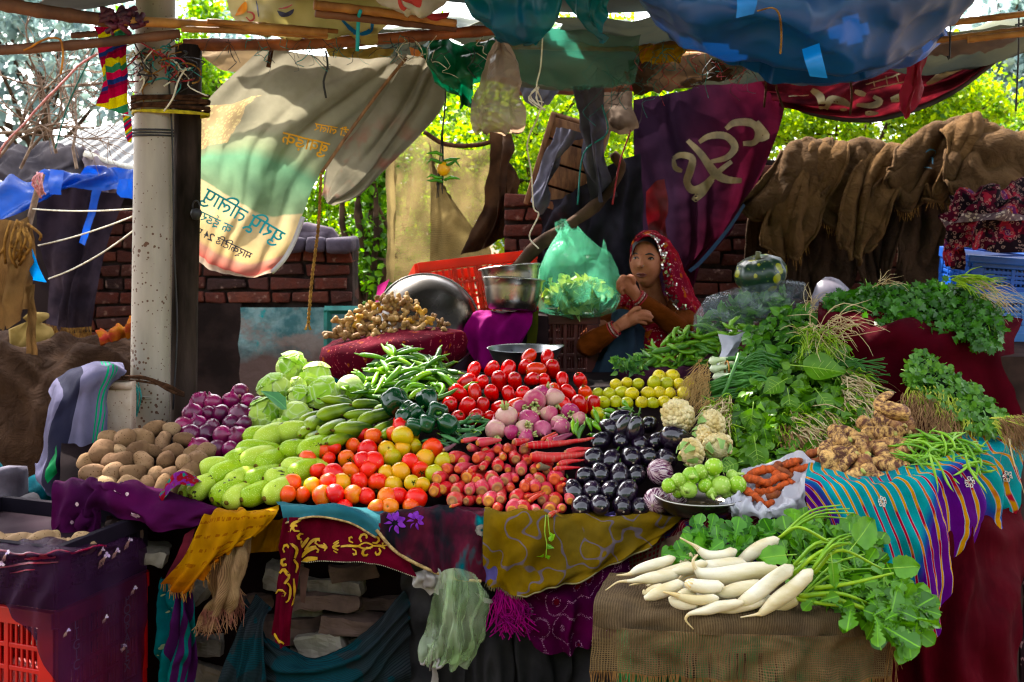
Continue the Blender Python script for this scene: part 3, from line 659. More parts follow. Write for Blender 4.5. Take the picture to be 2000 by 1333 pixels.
mb=MB();p=P(383,430,3.8);mb.lathe([(0,0),(.012,.002),(.02,.02),(.016,.035),(0,.04)],12,Matrix.Translation(p));mb.tube([p+Vector((.012*math.cos(t),0,.045+.02*math.sin(t)))for t in np.linspace(-.4,3.6,9)],.003,5)
tag(mb.build('small_bell',M['black']),'small black padlock shaped bell on the side of the wooden post','bell')
def bamboo(pts,r,mat,label,n=26,split=False):
 q=curve(pts,n);mb=MB();rr=[]
 for i in range(n):rr.append(r*(1.0+(.13 if i%5==2 else 0)-.12*i/n))
 mb.tube(q,rr,12)
 if split:
  d=(q[1]-q[0]).normalized();mb.tube([q[0]-d*.001,q[0]+d*.004],r*1.06,12)
 return tag(mb.build('bamboo_pole',M[mat]),label,'bamboo pole','bamboo roof poles')
bamboo([(-60,-6,3.45),(80,22,3.5),(240,44,3.62)],.023,'bamboo_dark','thick dark bamboo butting against the pole from the open side')
bamboo([(-60,102,3.5),(150,88,3.55),(352,66,3.62)],.0165,'bamboo_dark','lower dark bamboo crossing in front of the steel pole')
bamboo([(242,41,3.56),(420,50,3.66),(640,64,3.72)],.0165,'bamboo','pale split bamboo starting at the pole with a notched end',split=True)
bamboo([(355,57,3.58),(480,62,3.68),(640,72,3.76)],.010,'bamboo','thin pale bamboo lying under the split bamboo')
bamboo([(405,42,3.62),(520,50,3.7),(660,62,3.78)],.009,'bamboo','thin pale bamboo lying on top of the split bamboo')
bamboo([(360,88,3.86),(600,86,3.86),(800,72,3.86),(1000,56,3.86)],.021,'bamboo_red','long reddish beam carrying the hanging sack sheet')
bamboo([(614,10,3.6),(740,24,3.68),(890,46,3.78)],.0155,'bamboo','tan bamboo with a hollow cut end above the reddish beam',split=True)
bamboo([(616,26,3.62),(740,40,3.7),(890,56,3.8)],.014,'bamboo_dark','dark bamboo tucked under the tan hollow bamboo')
bamboo([(1790,52,3.9),(1900,40,3.8),(2060,20,3.7)],.012,'bamboo','upper bamboo poking out past the blue tarpaulin')
bamboo([(1780,86,3.9),(1900,70,3.8),(2060,50,3.7)],.0105,'bamboo','middle bamboo poking out past the blue tarpaulin')
bamboo([(1890,78,3.8),(1960,70,3.75),(2060,60,3.7)],.0115,'bamboo','shortest bamboo ending under the two longer ones past blue tarpaulin',split=True)
bamboo([(930,84,4.7),(1200,90,4.7),(1480,92,4.7)],.024,'bamboo','inner bamboo running under the grey roof sheet')
bamboo([(930,106,5.2),(1200,108,5.2),(1480,112,5.2)],.022,'bamboo','innermost pale bamboo deeper under the grey roof sheet')
bamboo([(1010,172,5.5),(1200,166,5.5),(1470,150,5.5)],.04,'bamboo_dark','thick dark log at the back edge of the roof')
bamboo([(1010,130,5.4),(1140,140,5.3),(1230,136,5.3)],.012,'bamboo','short pale stick under the back of the roof')
bamboo([(240,62,3.9),(140,70,3.9)],.012,'bamboo_dark','short bamboo stub behind the steel pole')
# ---------------- roof sheets ----------------
RS=simple('grey_roof_sheet',C('#3c4340'),C('#545648'),3,rough=.8,tr=.06)
roof=Cloth([[(430,40,4.1),(900,30,4.1),(1400,30,4.1),(2080,50,4.1)],[(690,84,4.6),(900,86,4.8),(1400,84,4.8),(2080,92,4.6)],[(800,112,5.1),(960,164,5.1),(1400,160,5.05),(2080,112,4.95)]],[(.03,4,.5,.2,0)],(.06,2.5),seed=20)  # left and back edges cut in so sun reaches the heaps
o=roof.build('roof_sheet',RS,150,70,label='sagging grey canvas roof sheet over the stall',cat='roof sheet')
def holes(o,sc,thr,seed):  # cuts holes that let sun dapples onto the produce
 bm=bmesh.new();bm.from_mesh(o.data);dead=[f for f in bm.faces if noise.noise(f.calc_center_median()*sc+Vector((seed,0,0)))+.5*noise.noise(f.calc_center_median()*sc*2.3)>thr]
 bmesh.ops.delete(bm,geom=dead,context='FACES');bm.to_mesh(o.data);bm.free()
mb=MB();mb.grid([[Vector((x,y,2.33+.09*noise.noise(Vector((x*1.5,y*1.5,0)))-.045*(y-3)))for x in np.linspace(-2.9,2.6,200)]for y in np.linspace(2.95,4.12,46)])
o=tag(mb.build('roof_shade_tarp',simple('roof_shade_tarp_top',C('#54606a'),C('#3f4a58'),4,rough=.7)),'flat tarpaulin added over the front bamboo for shade, holed for sun dapples','tarpaulin');holes(o,3.2,.46,3)  # added front tarp reaches out of frame for shade; holes pass sun dapples
holes(bpy.data.objects['roof_sheet.001']if bpy.data.objects.get('roof_sheet.001')else bpy.data.objects['roof_sheet'],3.0,.52,7)
BL=simple('front_blue_tarp',C('#0c4478'),C('#08325e'),3,rough=.42,spec=.5,tr=.07,trc=C('#0c50a0'))
bt=Cloth([[(1190,-70,3.45),(1330,-80,3.4),(1480,-90,3.4),(1640,-90,3.4),(1780,-80,3.42),(1960,-80,3.5)],
[(1215,-20,3.5),(1330,10,3.35),(1460,20,3.3),(1620,30,3.3),(1760,10,3.38),(1900,-15,3.5)],
[(1250,10,3.6),(1350,66,3.45),(1470,80,3.4),(1620,95,3.4),(1750,70,3.5),(1870,15,3.62)],
[(1300,55,3.8),(1390,100,3.7),(1490,128,3.65),(1625,146,3.65),(1745,118,3.7),(1850,50,3.8)],
[(1360,70,4.1),(1420,95,4.1),(1500,118,4.1),(1620,128,4.1),(1740,100,4.1),(1830,60,4.1)]],[(.010,1.2,.8,.2,0)],(0,3.5),seed=22,ridge=(.042,2.1))
o=bt.build('blue_tarp',BL,130,80,label='large wrinkled blue tarpaulin sagging under the front of the roof',cat='tarpaulin')
BL2=simple('blue_tape',C('#2a78c0'),C('#2368ac'),5,rough=.45)
for ctrl,lab in(([[(1566,96,3.38),(1600,84,3.36)],[(1572,120,3.34),(1606,112,3.33)],[(1582,150,3.36),(1616,153,3.36)]],'longer light blue strip hanging off the blue tarpaulin'),
([[(1438,-10,3.24),(1480,-10,3.24)],[(1440,12,3.23),(1478,8,3.23)],[(1438,36,3.24),(1472,28,3.24)]],'short light blue strip near the top of the blue tarpaulin')):
 Cloth(ctrl,(),(.006,9),seed=23).build('tarp_strip',BL2,8,12,label=lab,cat='strip',group='strips on the blue tarpaulin')
rope('twine',[(1480,22,3.2),(1508,16,3.2),(1522,30,3.2),(1526,70,3.25),(1524,106,3.28)],.0035,M['jute'],'tan twine dangling in front of the blue tarpaulin','twine',twist=True)
TE=simple('teal_plastic',C('#0e5c58'),C('#0f4a68'),3,rough=.35,tr=.4,trc=C('#127878'))
Cloth([[(900,-30,3.5),(980,-40,3.45),(1100,-40,3.5)],[(925,20,3.5),(1000,30,3.45),(1090,20,3.5)],[(958,60,3.52),(1004,74,3.5),(1068,50,3.52)],[(988,82,3.54),(1010,62,3.52),(1045,86,3.54)]],[(.012,2,.6,.2,0)],(.0,6),seed=24,ridge=(.035,4)).build('teal_plastic',TE,60,50,label='teal plastic sheet with two drooping points under the roof',cat='plastic sheet')
Cloth([[(1090,-30,3.55),(1150,-40,3.5),(1200,-30,3.55)],[(1110,20,3.55),(1150,25,3.5),(1196,20,3.55)],[(1150,64,3.56),(1168,70,3.54),(1190,62,3.56)],[(1176,84,3.57),(1181,87,3.56),(1186,84,3.57)]],[(.012,2,.6,.2,0)],(0,6),seed=25,ridge=(.03,4)).build('teal_plastic',TE,50,50,label='narrower teal plastic sheet with one drooping point',cat='plastic sheet')
GP=simple('green_plastic',C('#0c5a3a'),C('#08452c'),3,rough=.35,tr=.3,trc=C('#0a6040'))
Cloth([[(812,88,3.95),(880,78,3.92),(980,74,3.95)],[(832,120,3.93),(890,120,3.88),(962,112,3.93)],[(862,165,3.93),(900,168,3.88),(935,160,3.93)],[(898,202,3.93),(906,206,3.92),(914,200,3.93)]],[(.025,2,.7,.15,0)],(0,6),seed=26,ridge=(.05,4)).build('green_plastic',GP,70,60,label='dark green plastic sheet drooping to a point',cat='plastic sheet')
gb=Cloth([[(972,78,3.8),(976,76,3.78),(982,78,3.8)],[(952,130,3.8),(980,128,3.74),(1012,124,3.8)],[(930,190,3.8),(975,185,3.72),(1020,180,3.8)],[(926,246,3.8),(975,250,3.73),(1022,250,3.8)],[(928,255,3.82),(975,257,3.82),(1020,254,3.82)]],[(.012,3,.3,.1,0)],(.018,9),seed=27)
gb.build('hanging_bag',simple('hazy_plastic',C('#9a8f86'),C('#7a716c'),4,rough=.3,tr=.4,trc=C('#b89880'),alpha=.94,crumple=.5),30,40,label='greyish clear plastic bag hanging by its neck from the roof',cat='bag')
WS=simple('printed_sack',C('#b8a878'),C('#a0945f'),4,rough=.6,tr=.3)
sk1=Cloth([[(445,-60,4.0),(540,-60,3.95),(640,-60,3.95),(800,-60,4.0)],[(445,10,3.92),(530,10,3.85),(630,10,3.85),(790,20,3.92)],[(462,48,3.84),(530,60,3.8),(620,66,3.8),(740,66,3.86)],[(470,55,3.84),(560,72,3.8),(640,76,3.8),(735,72,3.86)]],[(.015,3,.6,.1,0)],(.03,6),seed=28)
o=sk1.build('printed_sack',WS,50,26,label='cream printed sack bulging down between the bamboos near the pole',cat='sack')
for nm,polys,lines,mt in(('orange_print',[[(458,33),(470,12),(482,4),(484,20),(472,30)]],[],simple('orange_ink',C('#d88a18'))),
('navy_print',[[(541,22),(560,26),(575,18),(570,30),(550,34)],[(605,58),(618,62),(622,72),(606,70)]],[([(500,2),(504,20),(506,34)],2.5)],simple('navy_ink',C('#2a2a48'))),
('blue_print',[],[([(668,40),(690,62),(704,68)],8),([(704,68),(722,62),(728,44)],9)],simple('blue_ink',C('#1a6aa8'))),
('red_print',[],[([(545,19),(560,16),(572,10)],3),([(484,24),(494,26),(498,36),(490,42),(482,34)],4)],simple('red_ink',C('#a83a38')))):
 mb=MB();sk1.strokes(mb,lines,3);sk1.blobs(mb,polys);mb.build(nm,mt,o)
sk2=Cloth([[(720,-60,3.66),(800,-60,3.6),(900,-60,3.66)],[(735,-10,3.66),(805,0,3.58),(885,-8,3.66)],[(752,12,3.66),(810,28,3.6),(868,10,3.66)],[(770,14,3.7),(812,27,3.66),(858,12,3.7)]],[(.01,2,.5,.2,0)],(.02,7),seed=29)
o=sk2.build('printed_sack',simple('white_sack',C('#c8c4bc'),C('#a8a49a'),4,rough=.6,tr=.3),30,20,label='white sack with red print sagging under the roof',cat='sack')
mb=MB();sk2.blobs(mb,[[(778,-6),(800,-8),(822,-4),(820,16),(802,8),(790,4)]]);sk2.strokes(mb,[[(780,-4),(786,14),(802,24)]],8);mb.build('red_print',simple('red_ink',C('#a83a38')),o)
Cloth([[(828,26,3.72),(850,26,3.7),(880,24,3.72)],[(834,34,3.71),(855,37,3.7),(876,32,3.71)],[(842,38,3.72),(855,40,3.71),(870,36,3.72)]],(),(.01,9)).build('red_plastic',simple('red_rag',C('#a02830'),C('#7a1c28'),6),12,8,label='small red and white plastic scrap under the white sack',cat='plastic')
Cloth([[(380,92,4.3),(430,94,4.3),(540,96,4.3)],[(388,105,4.25),(430,112,4.25),(520,112,4.3)],[(420,128,4.25),(450,142,4.25),(500,130,4.3)]],(),(.03,7),seed=30).build('beige_cloth',simple('beige_cloth',C('#9a8468'),C('#7f6c54'),6,rough=.9,tr=.3),24,14,label='beige cloth scrap rolled under the roof behind the wooden post',cat='cloth')
Cloth([[(798,92,4.3),(830,100,4.25)],[(806,120,4.3),(836,128,4.25)],[(815,140,4.3),(838,146,4.25)]],(),(.02,9),seed=31).build('orange_cloth',simple('orange_cloth',C('#d08018'),C('#b86a10'),6,tr=.5),10,10,label='small orange cloth scrap between the sack sheet and green plastic',cat='cloth')
Cloth([[(1625,40,4.3),(1780,60,4.2),(1990,60,4.1)],[(1680,80,4.4),(1800,90,4.3),(1975,82,4.2)],[(1780,102,4.5),(1850,106,4.4),(1930,96,4.3)]],[(.01,3,.2,.3,0)],(.03,5),seed=32).build('grey_canvas',simple('grey_canvas',C('#83766c'),C('#675c56'),5,rough=.9,tr=.2),30,16,label='grey canvas sheet rolled behind the protruding bamboos',cat='canvas')
HZ=simple('hazy_green_film',C('#2c5a4e'),C('#3c6a58'),4,rough=.4,tr=.4,trc=C('#3a7a66'),alpha=.72)
for ctrl,mt,sd,cat,lab in(([[(975,62,4.45),(1110,50,4.4),(1250,60,4.45)],[(985,120,4.45),(1110,125,4.4),(1245,118,4.45)],[(1000,160,4.45),(1120,182,4.42),(1236,170,4.45)]],HZ,150,'plastic sheet','hazy green plastic film hanging inside the roof above plank crate'),
([[(1226,118,4.95),(1330,108,4.9),(1452,104,4.95)],[(1232,150,4.95),(1330,152,4.88),(1446,132,4.95)],[(1240,196,4.97),(1340,172,4.92),(1430,158,4.95)]],simple('brown_roof_rag',C('#4a3a2c'),C('#33271e'),6,rough=.95,tr=.15),151,'rag','brown rag hanging along the roof above the maroon banner'),
([[(1236,92,4.65),(1290,88,4.62),(1345,92,4.65)],[(1244,108,4.64),(1290,112,4.6),(1338,106,4.64)],[(1256,118,4.65),(1290,126,4.62),(1326,114,4.65)]],simple('ochre_sheet',C('#9a7a1c'),C('#7a5f18'),7,rough=.8,tr=.4),152,'plastic sheet','small ochre sheet caught between inner bamboo and roof'),
([[(1010,158,5.3),(1050,150,5.28),(1100,158,5.3)],[(1014,180,5.3),(1052,190,5.26),(1090,178,5.3)],[(1024,198,5.3),(1050,214,5.28),(1074,196,5.3)]],simple('grey_roof_rag',C('#4a4a50'),C('#36363c'),6,rough=.95,tr=.1),153,'rag','grey rag drooping over the back log of the roof'),
([[(640,96,4.3),(700,92,4.28),(770,96,4.3)],[(646,108,4.3),(700,116,4.26),(764,110,4.3)],[(660,118,4.3),(700,128,4.28),(750,120,4.3)]],simple('straw_sheet',C('#a08a54'),C('#8a7240'),7,rough=.8,tr=.4),154,'sheet','straw coloured sheet peeking out behind the reddish beam')):
 Cloth(ctrl,[(.012,3,.6,.1,0)],(.015,7),.12,seed=sd,ridge=(.02,4)).build(cat.replace(' ','_'),mt,40,24,label=lab,cat=cat)
# ---------------- the hanging printed sack sheet ----------------
def sackprint(k,uv,ob,col):
 U,W,_=k.sep(uv);n=k.noise(ob,6,5,.6);w=k.math('ADD',W,k.math('MULTIPLY',k.math('SUBTRACT',n,.5),.03))
 c=k.ramp(w,[(0,C('#7d7970')),(.33,C('#807e70')),(.40,C('#828e76')),(.44,C('#6b937a')),(.595,C('#7c9076')),(.6,C('#c6b696')),(.78,C('#c6ae84')),(.8,C('#b4877a')),(.9,C('#b8605a')),(.92,C('#bda092')),(1,C('#b8a89c'))])
 corn=k.math('MULTIPLY',k.math('LESS_THAN',U,k.math('MULTIPLY_ADD',n,.2,.16)),k.math('MULTIPLY',k.math('GREATER_THAN',w,.2),k.math('LESS_THAN',w,.38)))
 grain=k.mix(k.math('GREATER_THAN',k.voro(k.co('UV',(1,1.3,1)),60),.38),C('#c4b68c'),C('#a8967a'));return k.mix(corn,c,grain)
SP=fabric('sack_sheet_print',C('#808070'),pat=sackprint,tr=.42,rough=.6,dirt=.25,sc=7,sheen=0)
ss=Cloth([[(515,90,3.95),(600,106,3.95),(700,112,3.95),(750,112,3.95),(800,106,3.92)],
[(398,208,3.92),(500,190,4.0),(600,190,4.05),(680,190,4.02),(748,190,3.95)],
[(384,300,3.9),(440,288,4.02),(500,285,4.08),(560,300,4.05),(627,338,3.95)],
[(380,345,3.92),(425,372,4.02),(475,400,4.05),(525,425,4.02),(592,420,3.97)],
[(376,465,3.95),(405,485,4.0),(445,508,4.0),(490,520,3.98),(556,500,3.97)],
[(376,500,3.97),(405,524,3.98),(448,539,3.98),(492,541,3.98),(532,530,3.98)]],[(.006,5,1.2,.1,0),(.012,1.3,1.5,.6,0)],(.02,5),seed=33)
o=ss.build('sack_sheet',SP,70,70,label='large translucent printed sack sheet hung between beam and wooden post',cat='sheet')
flap=Cloth([[(776,106,3.97),(835,118,3.98),(868,150,4.0)],[(724,190,4.0),(795,200,4.04),(862,214,4.02)],[(668,262,4.0),(732,280,4.06),(788,302,4.04)],[(628,340,3.96),(668,365,4.05),(706,378,4.04)],[(630,380,4.02),(640,398,4.05),(655,402,4.05)]],[(.02,2.5,.2,.1,0)],(.02,6),seed=34)
fm=fabric('sack_flap_print',C('#78746a'),C('#6a675c'),tr=.42,rough=.6,sc=6,sheen=0,pat=lambda k,uv,ob,col:k.mix(k.math('MULTIPLY',k.ramp(k.noise(ob,9,3),[(.5,NT.g(0)),(.62,NT.g(.7))]),k.ramp(k.sep(uv)[1],[(.3,NT.g(0)),(.5,NT.g(1))])),col,C('#7a4a44')))
flap.build('side_flap',fm,40,50,o)
YI,TI,NI=simple('yellow_ink',C('#d8a010')),simple('teal_ink',C('#1a98a8')),simple('black_ink',C('#303848'))
def mtext(txt,org,ang,em,mt,nm):
 d=(-math.cos(ang)*em,-math.sin(ang)*em);up=(math.sin(ang)*em,-math.cos(ang)*em);ss.text(txt,org,d,up,nm,mt,o)
mtext('बुवाड़क',(640,302),.24,34,YI,'yellow_lettering');mtext('टी लालर',(680,268),.2,22,YI,'yellow_lettering')
mtext('युरिपू तिलापु',(546,478),.52,40,TI,'teal_lettering');mtext('क ईडरा',(449,458),.45,26,TI,'teal_lettering');mtext('मार्किटिड 24 प्रि',(488,508),.45,21,NI,'black_lettering')
rope('hem_cord',[(592,424,3.93),(575,470,3.93),(556,505,3.93),(532,532,3.95)],.009,simple('white_hem',C('#b8b4bc'),C('#8f8c98'),9),'',parent=o)
rope('hem_cord',[(795,112,3.89),(740,180,3.9),(680,262,3.91),(628,338,3.93)],.006,M['plank'],'',parent=o)
rope('hanging_rope',[(627,340,3.92),(622,440,3.9),(610,540,3.9),(602,632,3.9)],.006,M['jute'],'tan twisted rope hanging from the gathered sack sheet','rope',24,twist=True)
mb=MB();p=P(602,628,3.9)
for i in range(12):mb.tube([p,p+Vector((u(-.015,.015),u(-.01,.01),-.03))],.0015,4)
mb.build('frayed_end',M['jute'],bpy.data.objects['hanging_rope'])
# ---------------- strings, the lemon and chilli charm ----------------
rope('white_string',[(1060,68,3.7),(1056,130,3.72),(1048,170,3.74),(1058,200,3.8),(1050,230,3.85),(1030,280,3.95),(1038,340,4.05),(1042,405,4.1),(1052,420,4.12),(1034,462,4.2),(1052,486,4.2)],.0028,M['white_string'],'long white string trailing down to the green bag','string',50)
mb=MB()
for i in range(5):mb.tube(curve([(1050+u(-4,4),170,3.75),(1044+u(-14,6),190+u(-8,8),3.75),(1056+u(-6,10),205+u(-10,12),3.76)],8),.0022,4)
mb.build('knot',M['white_string'],bpy.data.objects['white_string'])
ch=empty('lemon_charm',P(866,330,3.95));tag(ch,'yellow lemon strung with green chillies hanging on a dark thread','charm')
mb=MB();mb.lathe([(0,-.026),(.012,-.024),(.022,-.012),(.024,0),(.021,.014),(.011,.024),(0,.027)],16);mb.build('lemon',simple('lemon_skin',C('#d8a818'),C('#c08a10'),20,rough=.4,bump=.2,bsc=150),ch)
LC=P(866,330,3.95)
def loc(*p):return P(*p)-LC
for k in range(7):
 mb=MB();s=1 if k%2 else-1;y=(302,312,318,322,346,350,354)[k]
 mb.tube([loc(866+s*2,y+2,3.94),loc(866+s*14,y-2+u(-3,3),3.93),loc(866+s*24,y-4+u(-4,6),3.93),loc(866+s*33,y+u(-3,6),3.92)],[.005,.0065,.005,.001],7)
 mb.build('chilli',simple('charm_green',C('#4f8a14'),C('#2f6a10'),12,rough=.3),ch)
mb=MB();mb.tube([loc(*p)for p in((872,100,3.95),(870,200,3.95),(864,260,3.95),(866,330,3.95),(864,362,3.95))],.003,5)
for i in range(6):mb.tube([loc(864+u(-2,2),250+u(0,20),3.95),loc(862+u(-8,8),320,3.94),loc(862+u(-10,6),370+u(-10,20),3.95)],.0016,4)
mb.build('thread',M['black'],ch)
names=['hanging_thread']*1
def dangles(n,xs,ys,mats_,Y,lab,L=60):
 for k,mt in enumerate(mats_):
  for i in range(n):
   mb=MB();x,y=u(*xs),u(*ys);q=[(x,y,Y)]
   for j in range(4):q.append((q[-1][0]+u(-.35,.35)*L,q[-1][1]+u(-.05,.4)*L,Y+u(-.03,.03)))
   mb.tube(curve(q,10),u(.0007,.0016),4,False);tag(mb.build('loose_string',mt),lab[k],'string',lab[k])
dangles(16,(400,790),(66,96),[M['black'],M['teal_string']],3.8,['dark cord ends knotted along the reddish beam','teal cord ends knotted along the reddish beam'],50)
dangles(9,(760,960),(70,110),[M['black'],M['white_string']],3.8,['dark cord ends at the right end of the reddish beam','pale cord ends at the right end of reddish beam'],55)
dangles(14,(1270,1470),(80,130),[M['black'],M['teal_string'],M['red_string']],4.3,['dark thread ends dangling above the maroon banner','teal thread ends dangling above the maroon banner','red thread ends dangling above the maroon banner'],70)
dangles(12,(1150,1300),(110,160),[M['teal_string'],M['black']],4.9,['teal threads hanging from the log at the back of the roof','black threads hanging from the log at the back of roof'],80)
rope('blue_tie',[(704,22,3.62),(700,40,3.68),(698,100,3.72)],.0065,TI,'teal blue plastic tie hanging over the reddish beam','tie',8)
rope('knotted_twine',[(636,100,3.86),(640,130,3.85),(632,160,3.85),(637,192,3.85)],.004,M['black'],'short black cord with a knotted end before the sack sheet','cord',10)
rope('brown_tie',[(532,88,3.88),(528,110,3.88),(524,132,3.88)],.008,M['brownrope'],'brown rope tie holding the corner of the sack sheet','rope',6)
for k,(x0,x1,lab)in enumerate(((1856,1850,'black thread ending above the highest burlap sack'),(1990,1984,'long black thread hanging at the open side of the stall'))):
 rope('black_thread',[(x0,20,3.8),(x0-1,110,3.8),(x1,(110,218)[k],3.8)],.003,M['black'],lab,'thread',8)
for x,y0,y1,lab in((1492,130,210,'grey cord tying the banner corner to the tarpaulin'),(1512,128,212,'second grey cord beside the banner corner'),(1660,150,225,'dark cord line hanging across the upper banner')):
 rope('banner_cord',[(x,y0,4.9),(x+4,(y0+y1)/2,5.0),(x+18 if x==1512 else x,y1,5.05)],.005,M['brownrope'],lab,'cord',8)
# coloured flags on the pole
fl=fabric('rainbow_cloth',C('#b8a020'),pat=lambda k,uv,ob,col:k.ramp(k.math('FRACT',k.math('ADD',k.math('MULTIPLY',k.sep(uv)[1],2.2),k.math('MULTIPLY',k.sep(uv)[0],.5))),[(0,C('#981c38')),(.22,C('#c8b818')),(.45,C('#3a7a58')),(.62,C('#b8284a')),(.8,C('#20306a')),(.92,C('#701838'))],'CONSTANT'),tr=.4,dirt=.15)
Cloth([[(192,55,3.62),(225,48,3.6),(250,60,3.62)],[(190,100,3.62),(215,105,3.6),(245,110,3.62)],[(196,150,3.6),(218,150,3.58),(247,160,3.6)],[(183,205,3.6),(215,215,3.58),(250,226,3.6)]],[(.02,1.5,.3,.3,0)],(.015,9),seed=35).build('striped_flag',fl,24,34,label='multicoloured striped cloth flag tied at the pole top',cat='flag')
Cloth([[(240,225,3.64),(256,228,3.64)],[(243,255,3.63),(258,255,3.63)],[(250,278,3.63),(258,280,3.63)]],(),(.01,12),seed=36).build('striped_flag',fl,8,12,label='narrow striped cloth tail hanging against the steel pole',cat='flag')
mb=MB()
for i in range(26):
 x,y=u(205,280),u(20,55);mb.tube(curve([(x,y,3.58),(x+u(-20,20),y+u(-12,12),3.55),(x+u(-25,25),y+u(-5,20),3.58)],7),u(.004,.012),5,False)
tag(mb.build('rag_knot',simple('maroon_rag',C('#5a1a30'),C('#2a1428'),14)),'bundle of dark maroon rags knotted where the bamboos meet','rag')
rope('orange_tuft',[(40,92,3.5),(80,84,3.5),(112,80,3.5),(118,100,3.5),(120,145,3.5)],.0035,simple('marigold',C('#b87a10'),C('#8a5408'),20),'dried orange marigold string stuck on the lower dark bamboo','garland',n=60,wob=.02)
# ---------------- middle back: curtains, crate, banners, burlap sacks ----------------
random.seed(31)
YC=burlap('yellow_jute_net',C('#74674a'),C('#8c7c58'),sc=420,open_=.66,tr=.5)
YS=burlap('yellow_jute',C('#74674a'),C('#92825c'),sc=420,tr=.5)
Cloth([[(754,300,6.0),(762,296,5.98),(772,300,6.0)],[(755,430,6.0),(763,430,5.98),(772,430,6.0)],[(754,550,6.0),(762,552,5.98),(770,552,6.0)]],(),(.01,10),seed=40).build('curtain_hem',YS,8,30,label='thick vertical rolled hem of yellow jute',cat='hem')
Cloth([[(770,262,6.0),(840,268,6.02),(900,292,6.04),(970,290,6.0)],[(770,380,6.02),(840,385,6.02),(900,390,6.04),(978,370,6.02)],[(768,560,6.02),(830,560,6.0),(880,555,6.02),(960,450,6.02)]],[(.02,2.2,.2,.1,0)],(.02,5),seed=41).build('jute_curtain',YC,50,50,label='sunlit yellow jute curtain hung behind the orange crate',cat='curtain')
Cloth([[(838,270,5.96),(846,340,5.96)],[(842,400,5.96),(920,440,5.94)],[(838,560,5.96),(960,500,5.94)],[(826,570,5.96),(900,570,5.94)]],[(.015,2,.5,.1,0)],(.02,6),seed=42).build('jute_fold',YS,24,40,label='doubled lower fold of the yellow jute curtain',cat='curtain')
rope('curtain_rope',[(828,258,5.9),(870,282,5.9),(930,284,5.9),(975,272,5.9)],.014,M['brownrope'],'thick dark rope the yellow jute curtain hangs on','rope')
Cloth([[(965,258,5.85),(985,262,5.82),(992,270,5.85)],[(966,310,5.85),(990,315,5.8),(998,320,5.85)],[(950,400,5.85),(985,400,5.8),(1000,380,5.85)],[(905,500,5.85),(960,480,5.82),(1010,450,5.85)]],[(.04,2,.3,.1,0)],(.03,6),seed=43).build('draped_sack',simple('dark_brown_sack',C('#3f2d20'),C('#261a13'),6,rough=.95,tr=.1),30,40,label='dark brown sack wrapped round the post at the curtain end',cat='sack')
pc=empty('plank_crate',P(1105,330,5.2));tag(pc,'wooden plank crate tilted on its side under grey cloth','crate')
rot=Euler((0,R(17),R(-8)));cc=P(1108,325,5.2)
def cm(v):return rot.to_matrix()@Vector(v)
for k in range(4):
 mb=MB();mb.box(cm((0,-.02,.165-.105*k)),(.24,.02,.095),rot,bev=.004);mb.build('slat',M['plank'],pc)
for s in(-1,1):
 mb=MB();mb.box(cm((s*.125,.07,.01)),(.025,.22,.44),rot,bev=.005);mb.build('side_panel',M['plank'],pc)
mb=MB();mb.box(cm((0,.09,.225)),(.27,.22,.02),rot);mb.build('end_panel',M['plank'],pc)
mb=MB();mb.box(cm((0,.18,.01)),(.22,.01,.42),rot);mb.build('back_board',M['driftwood'],pc)
Cloth([[(690,640,5.3),(880,640,5.25),(1070,630,5.3)],[(690,740,5.28),(880,740,5.22),(1070,740,5.28)],[(690,860,5.28),(880,860,5.22),(1070,860,5.28)]],[(.03,4,.3,.1,0)],(.03,5),seed=39).build('gap_screen',simple('gap_screen',C('#1c1820'),C('#121016'),5,rough=.95),30,20,label='dark sheet added behind the ginger basket to cover bright ground',cat='sheet')  # added to screen the sunlit ground between basket and box
GC=simple('grey_cloth',C('#585764'),C('#3e3d4a'),6,rough=.92)
Cloth([[(1090,252,5.1),(1100,250,5.05),(1130,258,5.0),(1160,270,5.1)],[(1072,290,5.1),(1082,300,5.05),(1095,300,5.04),(1112,268,5.08)],[(1048,350,5.1),(1060,360,5.05),(1070,360,5.04),(1074,340,5.06)],[(1036,390,5.1),(1045,400,5.06),(1056,420,5.06),(1064,400,5.08)]],[(.012,2,.3,.1,0)],(.02,8),seed=44).build('grey_cloth',GC,24,40,label='grey cloth folded along the edge of the plank crate',cat='cloth')
DK=simple('dark_backcloth',C('#2b2932'),C('#1a181e'),5,rough=.95)
Cloth([[(1050,395,5.25),(1110,380,5.1),(1180,330,5.2),(1250,300,5.25)],[(1055,440,5.2),(1110,430,5.1),(1180,410,5.15),(1250,400,5.2)],[(1050,520,5.2),(1110,520,5.15),(1180,500,5.15),(1255,500,5.2)],[(1040,640,5.2),(1110,640,5.15),(1180,640,5.15),(1260,640,5.2)]],[(.03,4,.4,.2,0)],(.04,5),seed=45).build('dark_backcloth',DK,50,40,label='dark grey cloth hanging behind the green plastic bag',cat='cloth')
Cloth([[(1120,170,5.0),(1150,165,4.98),(1180,168,5.0)],[(1134,230,5.0),(1155,235,4.95),(1174,230,5.0)],[(1148,310,5.0),(1166,310,4.95),(1188,310,5.0)],[(1160,390,5.0),(1178,395,4.96),(1200,385,5.0)]],[(.03,1.6,.3,.1,0)],(.02,7),seed=46).build('hanging_rag',GC,24,50,label='long twisted grey cloth hanging from the back log of the roof',cat='cloth')
